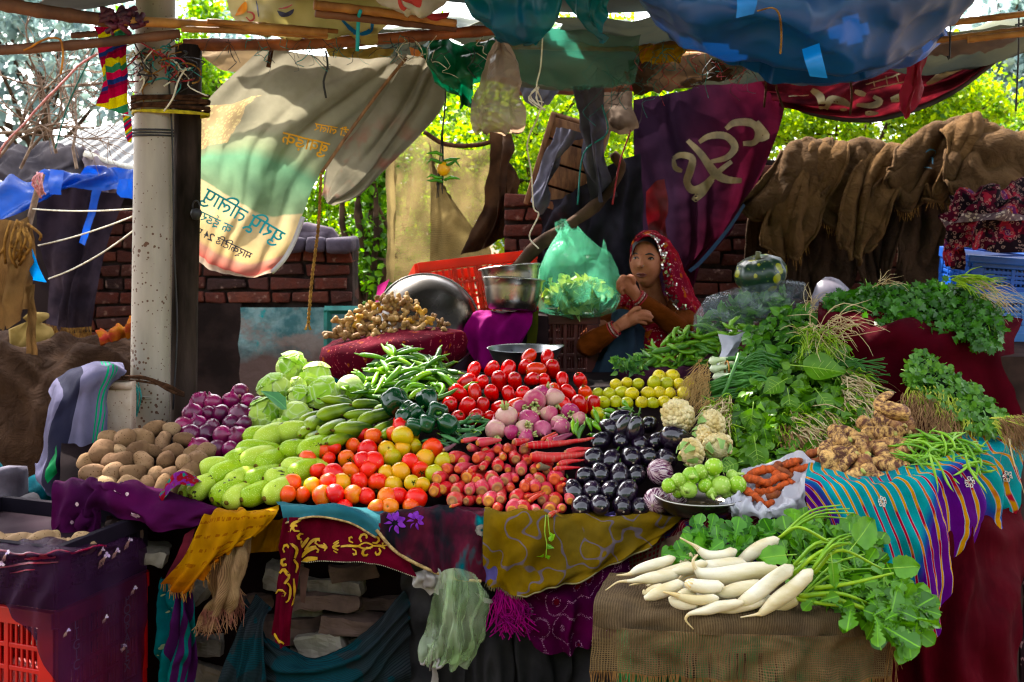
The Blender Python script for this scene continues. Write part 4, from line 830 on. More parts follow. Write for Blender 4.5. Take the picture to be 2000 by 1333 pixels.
Cloth([[(1165,180,5.3),(1200,175,5.3),(1235,178,5.3)],[(1172,220,5.25),(1205,240,5.2),(1236,225,5.25)],[(1196,250,5.3),(1215,262,5.25),(1234,250,5.3)]],(),(.05,8),seed=47).build('pale_bundle',simple('pale_bundle',C('#5a4c40'),C('#42362c'),9,rough=.9,tr=.15),24,20,label='pale cloth bundle tucked under the roof beside maroon banner',cat='bundle')
mb=MB();mb.tube(curve([(1195,300,5.0),(1215,330,5.0),(1180,385,4.98),(1120,435,4.95),(1050,482,4.9),(1000,530,4.9)],20),[.02+.016*math.sin(i*.9)*.3+.008*(i>8)for i in range(20)],9);mb.jig(.008,9)
tag(mb.build('rolled_sack',simple('rolled_brown_sack',C('#4a3a30'),C('#2b211b'),9,rough=.95)),'rolled brown sack slung diagonally behind the green bag','sack')
for k,q in enumerate(([(1176,205,4.9),(1186,260,4.9),(1140,300,4.95),(1128,400,4.95)],[(1232,255,4.95),(1210,320,4.95),(1196,400,4.95)])):
 rope('hanging_twine',q,.004,M[('teal_string','red_string')[k]],('teal cord hanging over the plank crate','reddish cord hanging beside the rolled brown sack')[k],'cord',16)
BRM=fabric('maroon_banner',C('#401020'),C('#300c1c'),5,tr=.3,dirt=.45,pat=lambda k,uv,ob,col:k.mix(k.ramp(k.sep(uv)[0],[(.3,NT.g(.92)),(.8,NT.g(0))]),col,C('#201626')),rough=.8)  # left side painted darker purple, for the half without sun glow
bn=Cloth([[(1238,196,5.4),(1330,178,5.35),(1425,150,5.3),(1530,132,5.3)],[(1238,290,5.4),(1330,285,5.35),(1430,262,5.3),(1532,210,5.25)],[(1240,390,5.4),(1325,390,5.33),(1410,372,5.28),(1500,310,5.25)],[(1240,480,5.4),(1310,490,5.35),(1380,470,5.3),(1450,405,5.25)],[(1240,600,5.4),(1280,590,5.35),(1325,575,5.3),(1362,520,5.25)]],[(.025,4,-1.2,.2,0),(.012,7,-3,.5,0)],(.03,5),seed=48)
o=bn.build('maroon_banner',BRM,60,60,label='maroon cloth banner with large cream letters behind the woman',cat='banner')
def z6(pts):return[(1000+x/3.418,170+y/3.418)for x,y in pts]
CI=simple('cream_paint',C('#a89a78'),C('#7f7660'),12,rough=.85,tr=.25)
mb=MB();bn.strokes(mb,[(z6(p),w)for p,w in(([(1170,360),(1260,450),(1360,580),(1440,620),(1530,625)],17),([(1080,480),(1130,455),(1200,480),(1190,560),(1170,640),(1215,690),(1290,650),(1390,560),(1470,500)],15),([(1250,370),(1320,330),(1430,330),(1490,400),(1440,470),(1330,500)],15),([(1340,620),(1280,690),(1215,760)],16),([(1430,280),(1490,240),(1600,245),(1650,300),(1620,370),(1540,380)],16),([(1640,230),(1700,330),(1620,360)],12),([(1080,480),(1090,540),(1140,560)],12))],14,.004);mb.build('cream_letter',CI,o)
rp=Cloth([[(1262,375,5.28),(1280,355,5.27),(1298,350,5.27)],[(1262,420,5.28),(1290,410,5.27),(1305,400,5.27)],[(1266,470,5.3),(1288,462,5.3),(1300,440,5.3)],[(1228,480,5.3),(1260,500,5.3),(1310,490,5.3)]],(),(.02,9),seed=49);rp.build('red_patch',simple('red_patch',C('#6a1016'),C('#4a0c14'),8,tr=.12),16,30,o)
edge=Cloth([[(1452,398,5.22),(1456,402,5.22)],[(1420,445,5.22),(1425,450,5.22)],[(1370,505,5.22),(1375,511,5.22)],[(1344,528,5.22),(1349,533,5.22)]],(),(.005,9));edge.build('blue_border',simple('blue_border',C('#0c2844'),C('#143654'),9),4,20,o)
b2=Cloth([[(1470,150,5.25),(1600,120,5.2),(1720,95,5.15),(1850,70,5.1),(1985,62,5.0)],[(1500,180,5.2),(1600,180,5.12),(1720,172,5.08),(1850,132,5.02),(1978,80,4.95)],[(1530,203,5.2),(1610,227,5.12),(1720,232,5.08),(1850,186,5.02),(1972,96,4.95)]],[(.035,.4,3.5,.1,0)],(.025,6),seed=50)
o=b2.build('lettered_banner',fabric('red_banner',C('#5c1a22'),C('#34121a'),9,tr=.4,dirt=.7),80,40,label='dirty red banner with cream letters sagging under the blue tarpaulin',cat='banner')
mb=MB();b2.strokes(mb,[([(1585,175),(1602,190),(1606,215)],16),([(1612,215),(1622,196),(1645,198),(1660,206)],14),([(1655,215),(1640,214)],10),([(1668,178),(1690,186)],12),([(1672,205),(1700,208),(1720,200),(1706,190)],12),([(1740,196),(1790,182)],14),([(1760,170),(1800,160)],9),([(1810,165),(1850,140),(1880,130)],15),([(1690,222),(1715,220)],8),([(1868,118),(1890,108)],9)],12,.004);b2.strokes(mb,[([(1690,165),(1740,150),(1790,135)],2.5),([(1705,158),(1708,170)],2.5),([(1730,148),(1733,166)],2.5),([(1700,175),(1780,156)],2.5),([(1750,145),(1755,160)],2.5),([(1540,190),(1580,186)],3)],3,.004);mb.build('cream_letter',CI,o)
mb=MB();mb.tube([b2.f(t,1)for t in np.linspace(0,1,30)],.014,6);mb.build('rolled_hem',simple('dark_hem',C('#2a1a1a'),C('#1c1214'),8),o)
Cloth([[(1772,84,4.3),(1795,78,4.28),(1816,84,4.3)],[(1768,140,4.3),(1790,140,4.26),(1808,140,4.3)],[(1762,190,4.3),(1780,196,4.27),(1794,190,4.3)],[(1754,212,4.3),(1772,236,4.28),(1786,210,4.3)]],[(.015,2,.3,.1,0)],(.02,9),.05,seed=51).build('red_net_strip',simple('red_net',C('#8a1c38'),C('#6a1428'),9,tr=.45,trc=C('#b03048')),20,40,label='crimson netting strip hanging in front of the lettered banner',cat='netting')
Cloth([[(1216,130,5.0),(1250,122,5.0)],[(1222,150,4.98),(1262,145,4.98)],[(1232,176,5.0),(1272,172,5.0)]],(),(.06,14),seed=52).build('red_crumple',simple('red_plastic',C('#a83038'),C('#801c28'),8,rough=.35,tr=.4),20,20,label='crumpled bright red plastic under the back of the roof',cat='plastic')
BUR=[burlap(f'burlap_{n}',C(a),C(b),sc=s,tr=.08,ay=1.3,wrk=1)for n,a,b,s in(('brown','#4e3b2a','#69523a',520),('tan','#5c4630','#785c3e',480),('dark','#382a20','#4c3a2d',540))]
# (back ridge, ridge, then down the front); each row: pixel pairs from one edge to the other, with its own depth
SKS=[
('long dark burlap sack hanging lowest next to the maroon banner',2,[[(1480,392),(1520,380),(1560,372)],[(1458,440),(1505,432),(1560,430)],[(1450,520),(1500,520),(1560,540)],[(1448,600),(1490,606),(1530,600)]],5.42),
('dark burlap sack hanging behind the pumpkin',2,[[(1545,360),(1600,350),(1660,345)],[(1550,430),(1610,430),(1665,430)],[(1560,520),(1610,530),(1660,520)],[(1566,585),(1610,600),(1650,585)]],5.45),
('dark burlap sack with a long hanging tail',2,[[(1640,340),(1700,340),(1770,345)],[(1660,430),(1700,430),(1760,430)],[(1672,520),(1710,530),(1742,520)],[(1690,575),(1715,600),(1735,580)]],5.43),
('dark burlap sack hanging in the shade behind the coriander',2,[[(1740,340),(1800,350),(1870,350)],[(1745,430),(1810,440),(1880,440)],[(1750,520),(1800,540),(1870,540)],[(1755,580),(1800,590),(1860,590)]],5.44),
('dark burlap sack closest to the printed shawl',2,[[(1860,340),(1930,350),(2030,350)],[(1860,430),(1930,440),(2030,440)],[(1860,520),(1920,530),(2030,530)],[(1865,570),(1920,575),(2030,580)]],5.44),
('first burlap sack over the wall, its flap reaching the maroon banner',0,[[(1540,296),(1580,286),(1620,290)],[(1532,302),(1572,276),(1618,286)],[(1505,335),(1555,330),(1610,330)],[(1460,385),(1520,400),(1575,385)],[(1440,398),(1490,430),(1540,420)]],5.38),
('burlap sack with a broad hanging lobe over the pumpkin',1,[[(1570,296),(1610,290),(1650,296)],[(1562,300),(1605,284),(1655,292)],[(1530,360),(1580,345),(1645,340)],[(1490,440),(1550,440),(1600,420)],[(1484,480),(1540,502),(1572,470)]],5.34),
('burlap sack with two frayed corners in the middle of the wall',0,[[(1650,296),(1690,286),(1730,296)],[(1640,302),(1680,278),(1730,288)],[(1625,350),(1670,340),(1725,345)],[(1590,400),(1650,410),(1700,390)],[(1580,420),(1640,450),(1690,430)]],5.36),
('burlap sack with pale sunlit rim beside the blue stamped one',1,[[(1700,300),(1740,290),(1780,300)],[(1692,306),(1730,288),(1775,292)],[(1660,350),(1715,350),(1765,345)],[(1640,420),(1690,430),(1740,410)],[(1640,480),(1670,520),(1700,480)]],5.33),
('burlap sack stamped with faint blue marks',0,[[(1770,290),(1830,256),(1890,240)],[(1758,292),(1820,250),(1890,234)],[(1740,340),(1800,320),(1870,300)],[(1728,350),(1780,380),(1840,360)],[(1760,385),(1775,405),(1800,400)]],5.32),
('highest burlap sack with a rolled sunlit top',1,[[(1850,262),(1900,240),(1950,262)],[(1840,262),(1900,229),(1956,256)],[(1850,290),(1905,262),(1962,290)],[(1820,370),(1870,340),(1930,340)],[(1800,375),(1850,400),(1900,390)]],5.28),
('bulky burlap sack nearest the printed shawl',0,[[(1860,300),(1930,286),(2040,272)],[(1850,305),(1930,272),(2040,262)],[(1846,340),(1920,330),(2040,330)],[(1860,372),(1930,390),(2040,400)],[(1880,400),(1950,430),(2040,440)]],5.2),
('dark folded burlap sack drooping over the printed shawl',2,[[(1960,370),(2000,350),(2060,340)],[(1950,385),(2000,385),(2060,370)],[(1955,410),(2000,420),(2060,410)],[(1960,430),(2000,450),(2060,440)]],5.15)]
for k,(lab,mi,rows,Y)in enumerate(SKS):
 ctrl=[]
 for i,r in enumerate(rows):
  dy=.0 if len(rows)==4 else(.3,.06,-.03,-.07,-.04)[i]
  ctrl.append([(x+u(-3,3),y+u(-3,3),Y+dy+u(-.02,.02))for x,y in r])
 c=Cloth(ctrl,[(.032,u(.5,.9),u(-1.2,1.2),u(0,1),.3),(.012,u(2,3),u(-3,3),u(0,1),.4)],(.014,6),.05,seed=60+k,ridge=(.02,2.2),cusp=True)
 o=c.build('burlap_sack',BUR[mi],76,70,thick=.006,label=lab,cat='sack',group='burlap sacks over the wall')
 mb=MB()
 for e in([(t,1)for t in np.linspace(0,1,26)],[(0,t)for t in np.linspace(.25,1,26)],[(1,t)for t in np.linspace(.25,1,26)]):mb.tube([c.f(*q)+c.nrm(*q)*.004 for q in e],.0085,6)
 mb.jig(.004,30);mb.build('hem',BUR[mi],o)
 if k in(6,7,9,10):
  mb=MB();fringe(mb,c,1,.1,.9,30,.05,.0015);mb.build('frayed_edge',M['jute'],o)
 if k==9:
  mb=MB();c.strokes(mb,[([(1806,300),(1815,292),(1825,296),(1818,306)],2.2),([(1814,318),(1824,310),(1822,324)],2.2),([(1808,330),(1820,332)],2.2)],2,.012);mb.build('blue_stamp',simple('blue_stamp',C('#2a5a6a')),o)
# ---------------- table, stands, hanging cloths ----------------
random.seed(41)
YT=[(690,4.02),(720,3.85),(800,3.55),(900,3.27),(1010,3.03)]
def Yb(py):return interp(YT,py)
def toppy(px):return interp([(110,850),(340,842),(380,800),(500,790),(560,765),(690,765),(715,712),(880,715),(960,728),(1120,738),(1160,778),(1340,770),(1400,705),(1570,690),(1640,850)],px)
def frontpy(px):return interp([(110,962),(330,966),(365,1002),(560,1004),(1300,1012),(1640,1000)],px)
mb=MB();cols=np.linspace(118,1640,60);rows=[]
for i in range(16):
 r=[]
 for px in cols:
  py=frontpy(px)+(toppy(px)-frontpy(px))*i/15;r.append(P(px,py+6,Yb(py)+.045))
 rows.append(r)
back=[Vector((p.x*1.02,p.y+.12,0))for p in rows[-1]];fr=[Vector((p.x,p.y+.10,0))for p in rows[0]]
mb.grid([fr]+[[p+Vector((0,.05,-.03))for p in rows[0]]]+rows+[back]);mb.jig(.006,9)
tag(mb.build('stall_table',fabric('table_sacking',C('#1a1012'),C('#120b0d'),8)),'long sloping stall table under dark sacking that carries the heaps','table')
mb=MB();mb.box((wx(930,4.3),4.33,.43),(1.32,.5,.86));mb.box((wx(1080,4.9),4.95,.31),(1.5,.7,.62))
tag(mb.build('back_bench',simple('bench_dark',C('#1f1718'),C('#141012'),6,rough=.95),smooth=False),'dark bench behind the heaps where the woman sits','bench')
# dry stacked stone under the table
ST=[simple(f'stone_{i}',C(a),C(b),9,6,rough=.92,bump=.9,bsc=28)for i,(a,b)in enumerate((('#6f675f','#48413c'),('#574640','#382d2a'),('#7d756b','#544d46')))]
STN=[(640,1245,92,44,-8,2,'pale squared stone at the front of the dry stack'),(570,1218,110,48,0,1,'brownish stone beside the gold printed strip, lower one'),(600,1175,100,42,2,2,'pale lumpy stone under the brown rag'),(700,1208,130,34,4,1,'long flat stone above the pale squared stone'),(625,1275,110,46,6,0,'grey wedge stone low in the dry stack'),(510,1155,60,26,0,1,'small dark brick end beside the net cloth'),(560,1115,66,44,10,2,'small pale rounded stone just under the table edge'),(660,1133,130,26,1,0,'thin grey slab near the table underside'),(735,1160,130,26,-2,1,'thin brown slab behind the net cloth'),(640,1160,130,28,2,1,'middle dark slab above the pale lumpy stone'),(690,1108,90,30,-4,1,'rough reddish stone under the gold scroll cloth'),(740,1250,120,40,2,0,'grey stone at the right end of the dry stack'),(390,1145,46,34,25,2,'tilted pale stone beside the striped cloth'),(400,1245,80,32,4,0,'dark stone between striped cloth and net'),(420,1310,80,44,20,0,'dusty stone at the bottom by the striped cloth'),(302,1080,50,24,12,2,'pale stone end right of the purple net crate'),(245,1028,74,30,6,1,'speckled brown brick under the purple cloth'),(180,1050,90,22,0,0,'grey block behind the purple net crate'),(560,1305,150,34,0,0,'lowest wide dark stone of the dry stack'),(700,1310,140,34,3,1,'lowest brownish stone of the dry stack')]
for k,(px,py,w_,h_,a,mi,lab)in enumerate(STN):
 Y=3.16+.03*(k%3);Y=3.1 if px<320 else Y;mb=MB();s=Y/F
 bm=bmesh.new();bmesh.ops.create_cube(bm,size=1);bmesh.ops.subdivide_edges(bm,edges=bm.edges[:],cuts=5,use_grid_fill=True)
 vs=[Vector((v.co.x*w_*s,v.co.y*.16,v.co.z*h_*s))for v in bm.verts];bm.verts.index_update();fs=[[v.index for v in f.verts]for f in bm.faces];bm.free()
 ro=Euler((u(-.1,.1),R(a),u(-.25,.25))).to_matrix();c=P(px,py,Y)
 vs2=[]
 for v in vs:
  q=Vector((v.x/(w_*s),v.y/.16,v.z/(h_*s)));k_=1-.10*max(0,q.length-.66)*2.2;vs2.append(c+ro@(v*k_))
 mb.add(vs2,fs);mb.jig(.010,30,k);tag(mb.build('stone',ST[mi],smooth=False),lab,'stone','stones of the dry stack under the table')
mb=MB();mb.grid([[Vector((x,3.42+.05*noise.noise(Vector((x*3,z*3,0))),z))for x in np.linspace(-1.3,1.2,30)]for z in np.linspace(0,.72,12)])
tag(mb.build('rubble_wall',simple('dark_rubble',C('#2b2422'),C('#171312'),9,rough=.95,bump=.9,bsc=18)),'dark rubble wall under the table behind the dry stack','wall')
# purple cloth under the potatoes
PU=fabric('purple_voile',C('#47103a'),C('#350e32'),6,dirt=.3,tr=.12)
c=Cloth([[(112,936,3.14),(165,934,3.12),(215,950,3.12),(300,952,3.12),(400,985,3.06)],[(108,950,3.05),(170,945,3.02),(205,945,3.0),(290,965,3.02),(425,996,3.0)],[(106,985,3.03),(175,965,3.0),(210,960,2.98),(300,995,2.98),(420,1004,2.98)],[(104,1020,3.03),(150,1000,3.0),(205,975,2.97),(310,1022,2.97),(415,1008,2.98)],[(112,1046,3.03),(160,1048,3.0),(200,1000,2.99),(330,1037,2.98),(412,1012,2.98)]],[(.012,5,.5,.1,.4)],(.02,7),seed=80)
o=c.build('purple_cloth',PU,60,40,label='thin purple cloth swagged under the potato heap',cat='cloth')
mb=MB();c.blobs(mb,[[(x-3,y),(x-1,y-4),(x+3,y-3),(x+4,y+1),(x,y+4)]for x,y in((247,966),(270,1008),(150,985),(140,1020),(185,1010),(225,958))]);mb.build('sequin_flower',simple('pale_sequins',C('#c8a8b0'),C('#8a6878'),60,rough=.4),o)
Cloth([[(115,1000,3.03),(160,995,3.0),(200,990,3.0)],[(112,1024,3.02),(160,1022,2.99),(198,1018,3.0)],[(110,1050,3.03),(160,1052,3.0),(196,1050,3.0)]],[(.012,4,.2,.1,0)],(.01,8),seed=81).build('purple_drop',PU,30,16,o)
# patterned edge cloth beside the gourds
PR=fabric('patterned_red',C('#7a1420'),C('#5a1018'),9,pat=lambda k,uv,ob,col:k.mix(k.math('GREATER_THAN',k.noise(ob,45,2),.56),k.mix(k.math('GREATER_THAN',k.noise(ob,40,2),.55),col,C('#1c5a50')),C('#5a1c5a')))
Cloth([[(330,960,3.08),(360,925,3.1),(400,940,3.12)],[(316,970,3.03),(350,928,3.04),(385,945,3.04)],[(322,982,3.02),(345,955,3.0),(378,952,3.0)]],(),(.02,10),seed=82).build('patterned_cloth',PR,20,16,label='red and green patterned cloth corner beside the gourds',cat='cloth')
# mustard cloth
MU=fabric('mustard_cloth',C('#a5780c'),C('#8a5e10'),8,dirt=.25,pat=lambda k,uv,ob,col:k.mix(k.math('MULTIPLY',k.math('GREATER_THAN',k.math('SINE',k.math('MULTIPLY',k.sep(uv)[1],42)),.75),k.math('GREATER_THAN',k.noise(k.co('UV',(22,6,1)),1,2),.5)),k.mix(k.ramp(k.sep(uv)[1],[(.75,NT.g(0)),(1,NT.g(.8))]),col,C('#7a3a18')),C('#7a4a18')))
c=Cloth([[(408,1004,3.06),(450,1000,3.05),(500,998,3.05),(545,990,3.05)],[(396,1014,2.97),(448,1004,2.96),(500,1004,2.96),(542,1000,2.98)],[(375,1055,2.95),(430,1050,2.94),(490,1035,2.95),(530,1020,2.97)],[(350,1105,2.95),(408,1095,2.93),(440,1075,2.95),(500,1042,2.96)],[(318,1142,2.95),(360,1162,2.93),(405,1110,2.94),(430,1080,2.95)]],[(.014,4,-.6,.2,.5)],(.012,9),.04,seed=83)
o=c.build('mustard_cloth',MU,50,44,label='mustard cloth with reddish dashes hanging under the gourds',cat='cloth')
mb=MB();fringe(mb,c,1,0,.9,70,.02,.0009);mb.build('frayed_edge',simple('ochre_thread',C('#8a5a1c')),o)
Cloth([[(365,1045,3.0),(385,1030,3.0)],[(345,1085,2.98),(370,1075,2.98)],[(322,1130,2.98),(345,1130,2.97)]],(),(.015,9),seed=84).build('maroon_lining',simple('maroon_lining',C('#5a1a24'),C('#40141c'),9,rough=.9),10,20,o)
Cloth([[(490,1030,3.08),(540,1015,3.06),(565,1010,3.06)],[(488,1060,3.06),(535,1050,3.04),(560,1045,3.04)],[(480,1080,3.05),(530,1078,3.03),(556,1074,3.03)]],[(.01,3,.2,.1,0)],(.02,8),seed=85).build('ochre_cloth',fabric('ochre_cloth',C('#7a520c'),C('#5f400c'),8),20,14,label='plain ochre cloth tucked behind the jute scrap',cat='cloth')
BJ=burlap('coarse_jute',C('#7a5a44'),C('#a08664'),sc=150,open_=.5,tr=.1,ay=1.7)
c=Cloth([[(425,1070,3.0),(460,1055,2.98),(494,1040,3.0)],[(412,1120,2.98),(455,1110,2.94),(490,1095,2.98)],[(408,1165,2.98),(445,1165,2.93),(478,1150,2.97)],[(404,1205,2.98),(425,1200,2.95),(475,1190,2.97)]],[(.02,2.5,.5,.1,.3)],(.02,9),.1,seed=86)
o=c.build('jute_scrap',BJ,40,44,label='torn coarse jute scrap with unravelled ends under mustard cloth',cat='sack')
mb=MB();fringe(mb,c,.97,0,1,120,.05,.0009,.5);fringe(mb,c,.75,.85,1,40,.04,.0009,.9)
for i in range(60):p=c.f(u(.05,.4),.95);mb.tube(curve([p,p+Vector((u(-.02,.01),0,-.03)),p+Vector((u(-.035,.02),u(-.01,.01),u(-.07,-.04)))],6),.001,4,False)
mb.build('loose_thread',simple('jute_thread',C('#8a6a50'),C('#6a4038'),30,rough=.95),o)
# teal striped cloth far left below
SC2=fabric('teal_zigzag',C('#0e6468'),C('#0b5058'),8,pat=lambda k,uv,ob,col:k.mix(k.math('LESS_THAN',k.sep(uv)[0],.33),k.mix(k.math('GREATER_THAN',k.math('SINE',k.math('ADD',k.math('MULTIPLY',k.sep(uv)[0],30),k.math('MULTIPLY',k.sep(uv)[1],9))),.3),C('#3a1440'),C('#125c5c')),k.mix(k.math('GREATER_THAN',k.sep(uv)[0],.72),k.mix(k.math('MULTIPLY',k.math('GREATER_THAN',k.noise(k.co('UV',(5,9,1)),1,2),.62),.8),col,C('#a8b08a')),k.mix(k.math('GREATER_THAN',k.math('FRACT',k.math('MULTIPLY',k.sep(uv)[1],1.7)),.5),C('#7a1018'),k.mix(k.math('GREATER_THAN',k.math('SINE',k.math('ADD',k.math('MULTIPLY',k.sep(uv)[1],260),k.math('MULTIPLY',k.sep(uv)[0],4))),0),C('#2a2428'),C('#9a9690'))))))
Cloth([[(318,1125,3.03),(345,1150,3.02),(372,1130,3.02)],[(320,1200,3.03),(348,1200,2.98),(378,1190,3.01)],[(312,1270,3.03),(345,1270,2.99),(378,1260,3.02)],[(300,1350,3.03),(340,1350,3.0),(378,1350,3.03)]],[(.02,3,.3,.1,0)],(.015,8),seed=87).build('striped_cloth',SC2,44,50,label='teal and red cloth with zigzag stripes hanging below mustard cloth',cat='cloth')
# gold printed maroon cloth
MG=fabric('maroon_damask',C('#54081c'),C('#420a18'),7,dirt=.3)
c=Cloth([[(540,1000,3.05),(620,992,3.04),(720,1000,3.04),(800,1020,3.04)],[(556,1018,2.965),(630,1014,2.955),(720,1024,2.955),(800,1050,2.96)],[(556,1060,2.95),(630,1060,2.94),(720,1065,2.94),(800,1095,2.95)],[(558,1100,2.95),(640,1097,2.935),(730,1102,2.935),(815,1128,2.945)]],[(.006,4,.4,.1,.6)],(.01,7),seed=88)
o=c.build('damask_cloth',MG,60,30,label='maroon cloth with gold scroll print hanging below the tomatoes',cat='cloth')
GO=simple('gold_print',C('#a8841c'),C('#8a6a14'),40,rough=.6)
mb=MB()
def scroll(cx,cy,s,a,fl=1):
 out=[];
 for k in range(9):
  t=k/8*4.6;r=s*(1-k/8*.75);out.append((cx+fl*r*math.cos(t+a),cy+r*math.sin(t+a)))
 return out
L=[([(590,1088),(604,1074),(618,1068)],9),([(586,1072),(596,1060),(604,1050)],7),([(596,1074),(612,1056),(624,1052)],6),([(590,1100),(604,1092),(620,1090)],9),([(580,1080),(584,1066),(590,1056)],6),
(scroll(622,1058,8,1.5),4),(scroll(618,1076,7,3.5),4),([(622,1066),(632,1068),(640,1070)],7),([(632,1062),(638,1068),(634,1076)],4),([(650,1068),(662,1060)],4),([(650,1068),(664,1066)],4),([(650,1069),(662,1074)],4),([(652,1062),(662,1056)],3),([(652,1075),(660,1080)],3),
([(666,1068),(680,1067),(694,1066),(705,1066)],5),(scroll(688,1052,8,1.2),4.5),(scroll(690,1080,8,4.4,1),4.5),(scroll(712,1050,11,2.2),5),(scroll(716,1080,11,4.0,-1),5),(scroll(734,1052,10,.8,-1),5),(scroll(736,1078,9,5.2),5),([(700,1066),(714,1060),(728,1066),(714,1072),(700,1066)],4),([(728,1066),(744,1066),(752,1072)],5),(scroll(750,1062,6,.5),4)]
c.strokes(mb,L,5,.0035);mb.build('scroll_pattern',GO,o)
mb=MB()
for i in range(70):
 t=i/70;p=c.f(t,.985);q=c.f(t,1);n=Vector((0,-.004,0));mb.tube([p+n,q+n],.0014,4)
mb.build('stitching',simple('cream_thread',C('#a8a088'),C('#6a6a5a'),90),o)
c2=Cloth([[(552,1012,2.955),(572,1010,2.945),(596,1010,2.95)],[(548,1075,2.95),(570,1075,2.93),(590,1080,2.945)],[(540,1140,2.95),(562,1140,2.925),(582,1140,2.945)],[(534,1200,2.95),(552,1205,2.93),(572,1200,2.945)],[(530,1240,2.95),(548,1262,2.94),(566,1262,2.945)]],[(.01,1.6,.1,.2,0)],(.008,8),seed=89)
o2=c2.build('hanging_strip',MG,24,50,o)
mb=MB();c2.strokes(mb,[(scroll(578,1030,9,1.0),5),(scroll(586,1050,9,4.0,-1),5),([(566,1040),(572,1024),(586,1016)],6),(scroll(562,1070,10,2.0),6),([(570,1062),(578,1074),(574,1090)],6),(scroll(558,1100,9,4.5,-1),6),([(572,1092),(580,1104),(576,1118)],5),([(548,1120),(556,1112),(562,1124),(556,1140)],7),(scroll(550,1160,10,3.2),5),([(560,1138),(566,1150),(564,1170),(556,1176)],5),([(572,1130),(574,1160),(570,1184)],5),([(536,1236),(546,1252),(552,1258)],6)],5,.0035);mb.build('scroll_pattern',GO,o2)
Cloth([[(584,1105,3.0),(604,1112,3.0)],[(586,1140,2.99),(600,1140,2.99)],[(588,1175,2.99),(596,1178,2.99)]],(),(.012,10),seed=90).build('brown_rag',simple('brown_rag',C('#4f3a34'),C('#35261f'),9,rough=.95),10,20,label='limp brown rag hanging over the pale lumpy stone',cat='rag')
# teal band along the tray edge
TB=fabric('teal_band',C('#2a5a66'),C('#3c6a70'),7)
c=Cloth([[(538,985,3.06),(600,985,3.04),(680,990,3.03),(760,1000,3.03)],[(548,990,2.965),(610,990,2.945),(690,996,2.94),(745,1030,2.95)],[(556,1022,2.95),(610,1010,2.93),(680,1020,2.93),(735,1050,2.94)]],(),(.008,9),seed=91)
o=c.build('teal_band',TB,50,16,label='teal band of cloth folded over the table edge under tomatoes',cat='cloth')
mb=MB();mb.tube([c.f(t,1)+Vector((0,-.002,0))for t in np.linspace(0,1,40)],.003,5);mb.build('braid_trim',simple('tan_braid',C('#a89068'),C('#7a6446'),90,rough=.9,bump=.5,bsc=300),o)
mb=MB();mb.tube(curve([(735,1035,2.935),(770,1075,2.93),(820,1105,2.93),(880,1128,2.93),(940,1136,2.935)],40),.0045,6)
tb=mb.build('braid_trim',MATS['tan_braid']);
# dark watercolour cloth
def wc(k,uv,ob,col):
 n=k.noise(k.co('Object',(1,1,.45)),9,4,.6);x=k.sep(uv)[0]
 c1=k.ramp(n,[(.35,C('#12161c')),(.47,C('#3a1220')),(.55,C('#4a1826')),(.62,C('#0f4a52')),(.72,C('#1a7a80'))])
 return k.mix(k.ramp(k.noise(ob,22,3),[(.5,NT.g(0)),(.7,NT.g(.6))]),c1,C('#161016'))
WC=fabric('watercolour_cloth',C('#3a1a24'),pat=wc,dirt=.3)
c=Cloth([[(742,996,3.04),(800,994,3.04),(880,992,3.04),(960,996,3.04)],[(742,1005,2.965),(805,1004,2.955),(880,1002,2.955),(955,1006,2.96)],[(745,1040,2.95),(810,1050,2.94),(880,1055,2.94),(955,1070,2.95)],[(750,1055,2.945),(820,1100,2.94),(885,1128,2.935),(952,1138,2.94)]],[(.009,5,.2,.1,.5)],(.012,8),seed=92)
o=c.build('watercolour_cloth',WC,60,34,label='dark cloth with streaks of teal and maroon below the carrots',cat='cloth');tb.parent=o
mb=MB()
for cx,cy,s in((772,1022,22),(812,1018,18)):
 c.blobs(mb,[[(cx+s*.75*math.cos(a)-4,cy+s*.6*math.sin(a)-3),(cx+s*math.cos(a+.35),cy+s*math.sin(a+.35)),(cx+s*.6*math.cos(a+.7),cy+s*.6*math.sin(a+.7)),(cx+s*.2*math.cos(a+.3),cy+s*.2*math.sin(a+.3))]for a in np.linspace(0,5.5,7)])
mb.build('purple_flower',simple('flower_print',C('#4a1a6a'),C('#6a3088'),60,rough=.85),o)
mb=MB();c.strokes(mb,[(scroll(940,1036,12,a),1.6)for a in np.linspace(0,6,9)],1.6);mb.build('grey_flower',simple('grey_print',C('#7a746c'),C('#4a4640'),60),o)
# mustard cloth with violet flowers
def fl2(k,uv,ob,col):
 v=k.co('Object',(1,1,1));d=k.voro(v,5.5);nz=k.noise(v,16,3)
 m=k.math('LESS_THAN',k.math('ADD',d,k.math('MULTIPLY',nz,.25)),.54)
 ed=k.ramp(k.math('ABSOLUTE',k.math('SUBTRACT',k.noise(v,12,1),.5)),[(0,NT.g(1)),(.012,NT.g(1)),(.016,NT.g(0))])
 return k.mix(m,k.mix(k.math('MULTIPLY',ed,.6),col,C('#565066')),C('#4a4270'))
MF=fabric('mustard_violet',C('#6a5218'),C('#5a4a20'),7,pat=fl2,dirt=.3)
c=Cloth([[(948,994,3.04),(1040,1000,3.04),(1140,1002,3.04),(1250,1002,3.04),(1350,1000,3.05)],[(945,1004,2.96),(1040,1008,2.955),(1140,1012,2.955),(1250,1012,2.955),(1348,1004,2.98)],[(944,1050,2.945),(1030,1060,2.935),(1120,1065,2.935),(1220,1050,2.945),(1320,1022,2.97)],[(944,1110,2.945),(1010,1120,2.93),(1090,1120,2.93),(1180,1100,2.94),(1290,1048,2.96)],[(948,1140,2.945),(1010,1166,2.93),(1070,1152,2.93),(1160,1120,2.94),(1270,1068,2.955)]],[(.008,6,-1,.1,.5),(.006,3,2,.4,.3)],(.015,8),.03,seed=93)
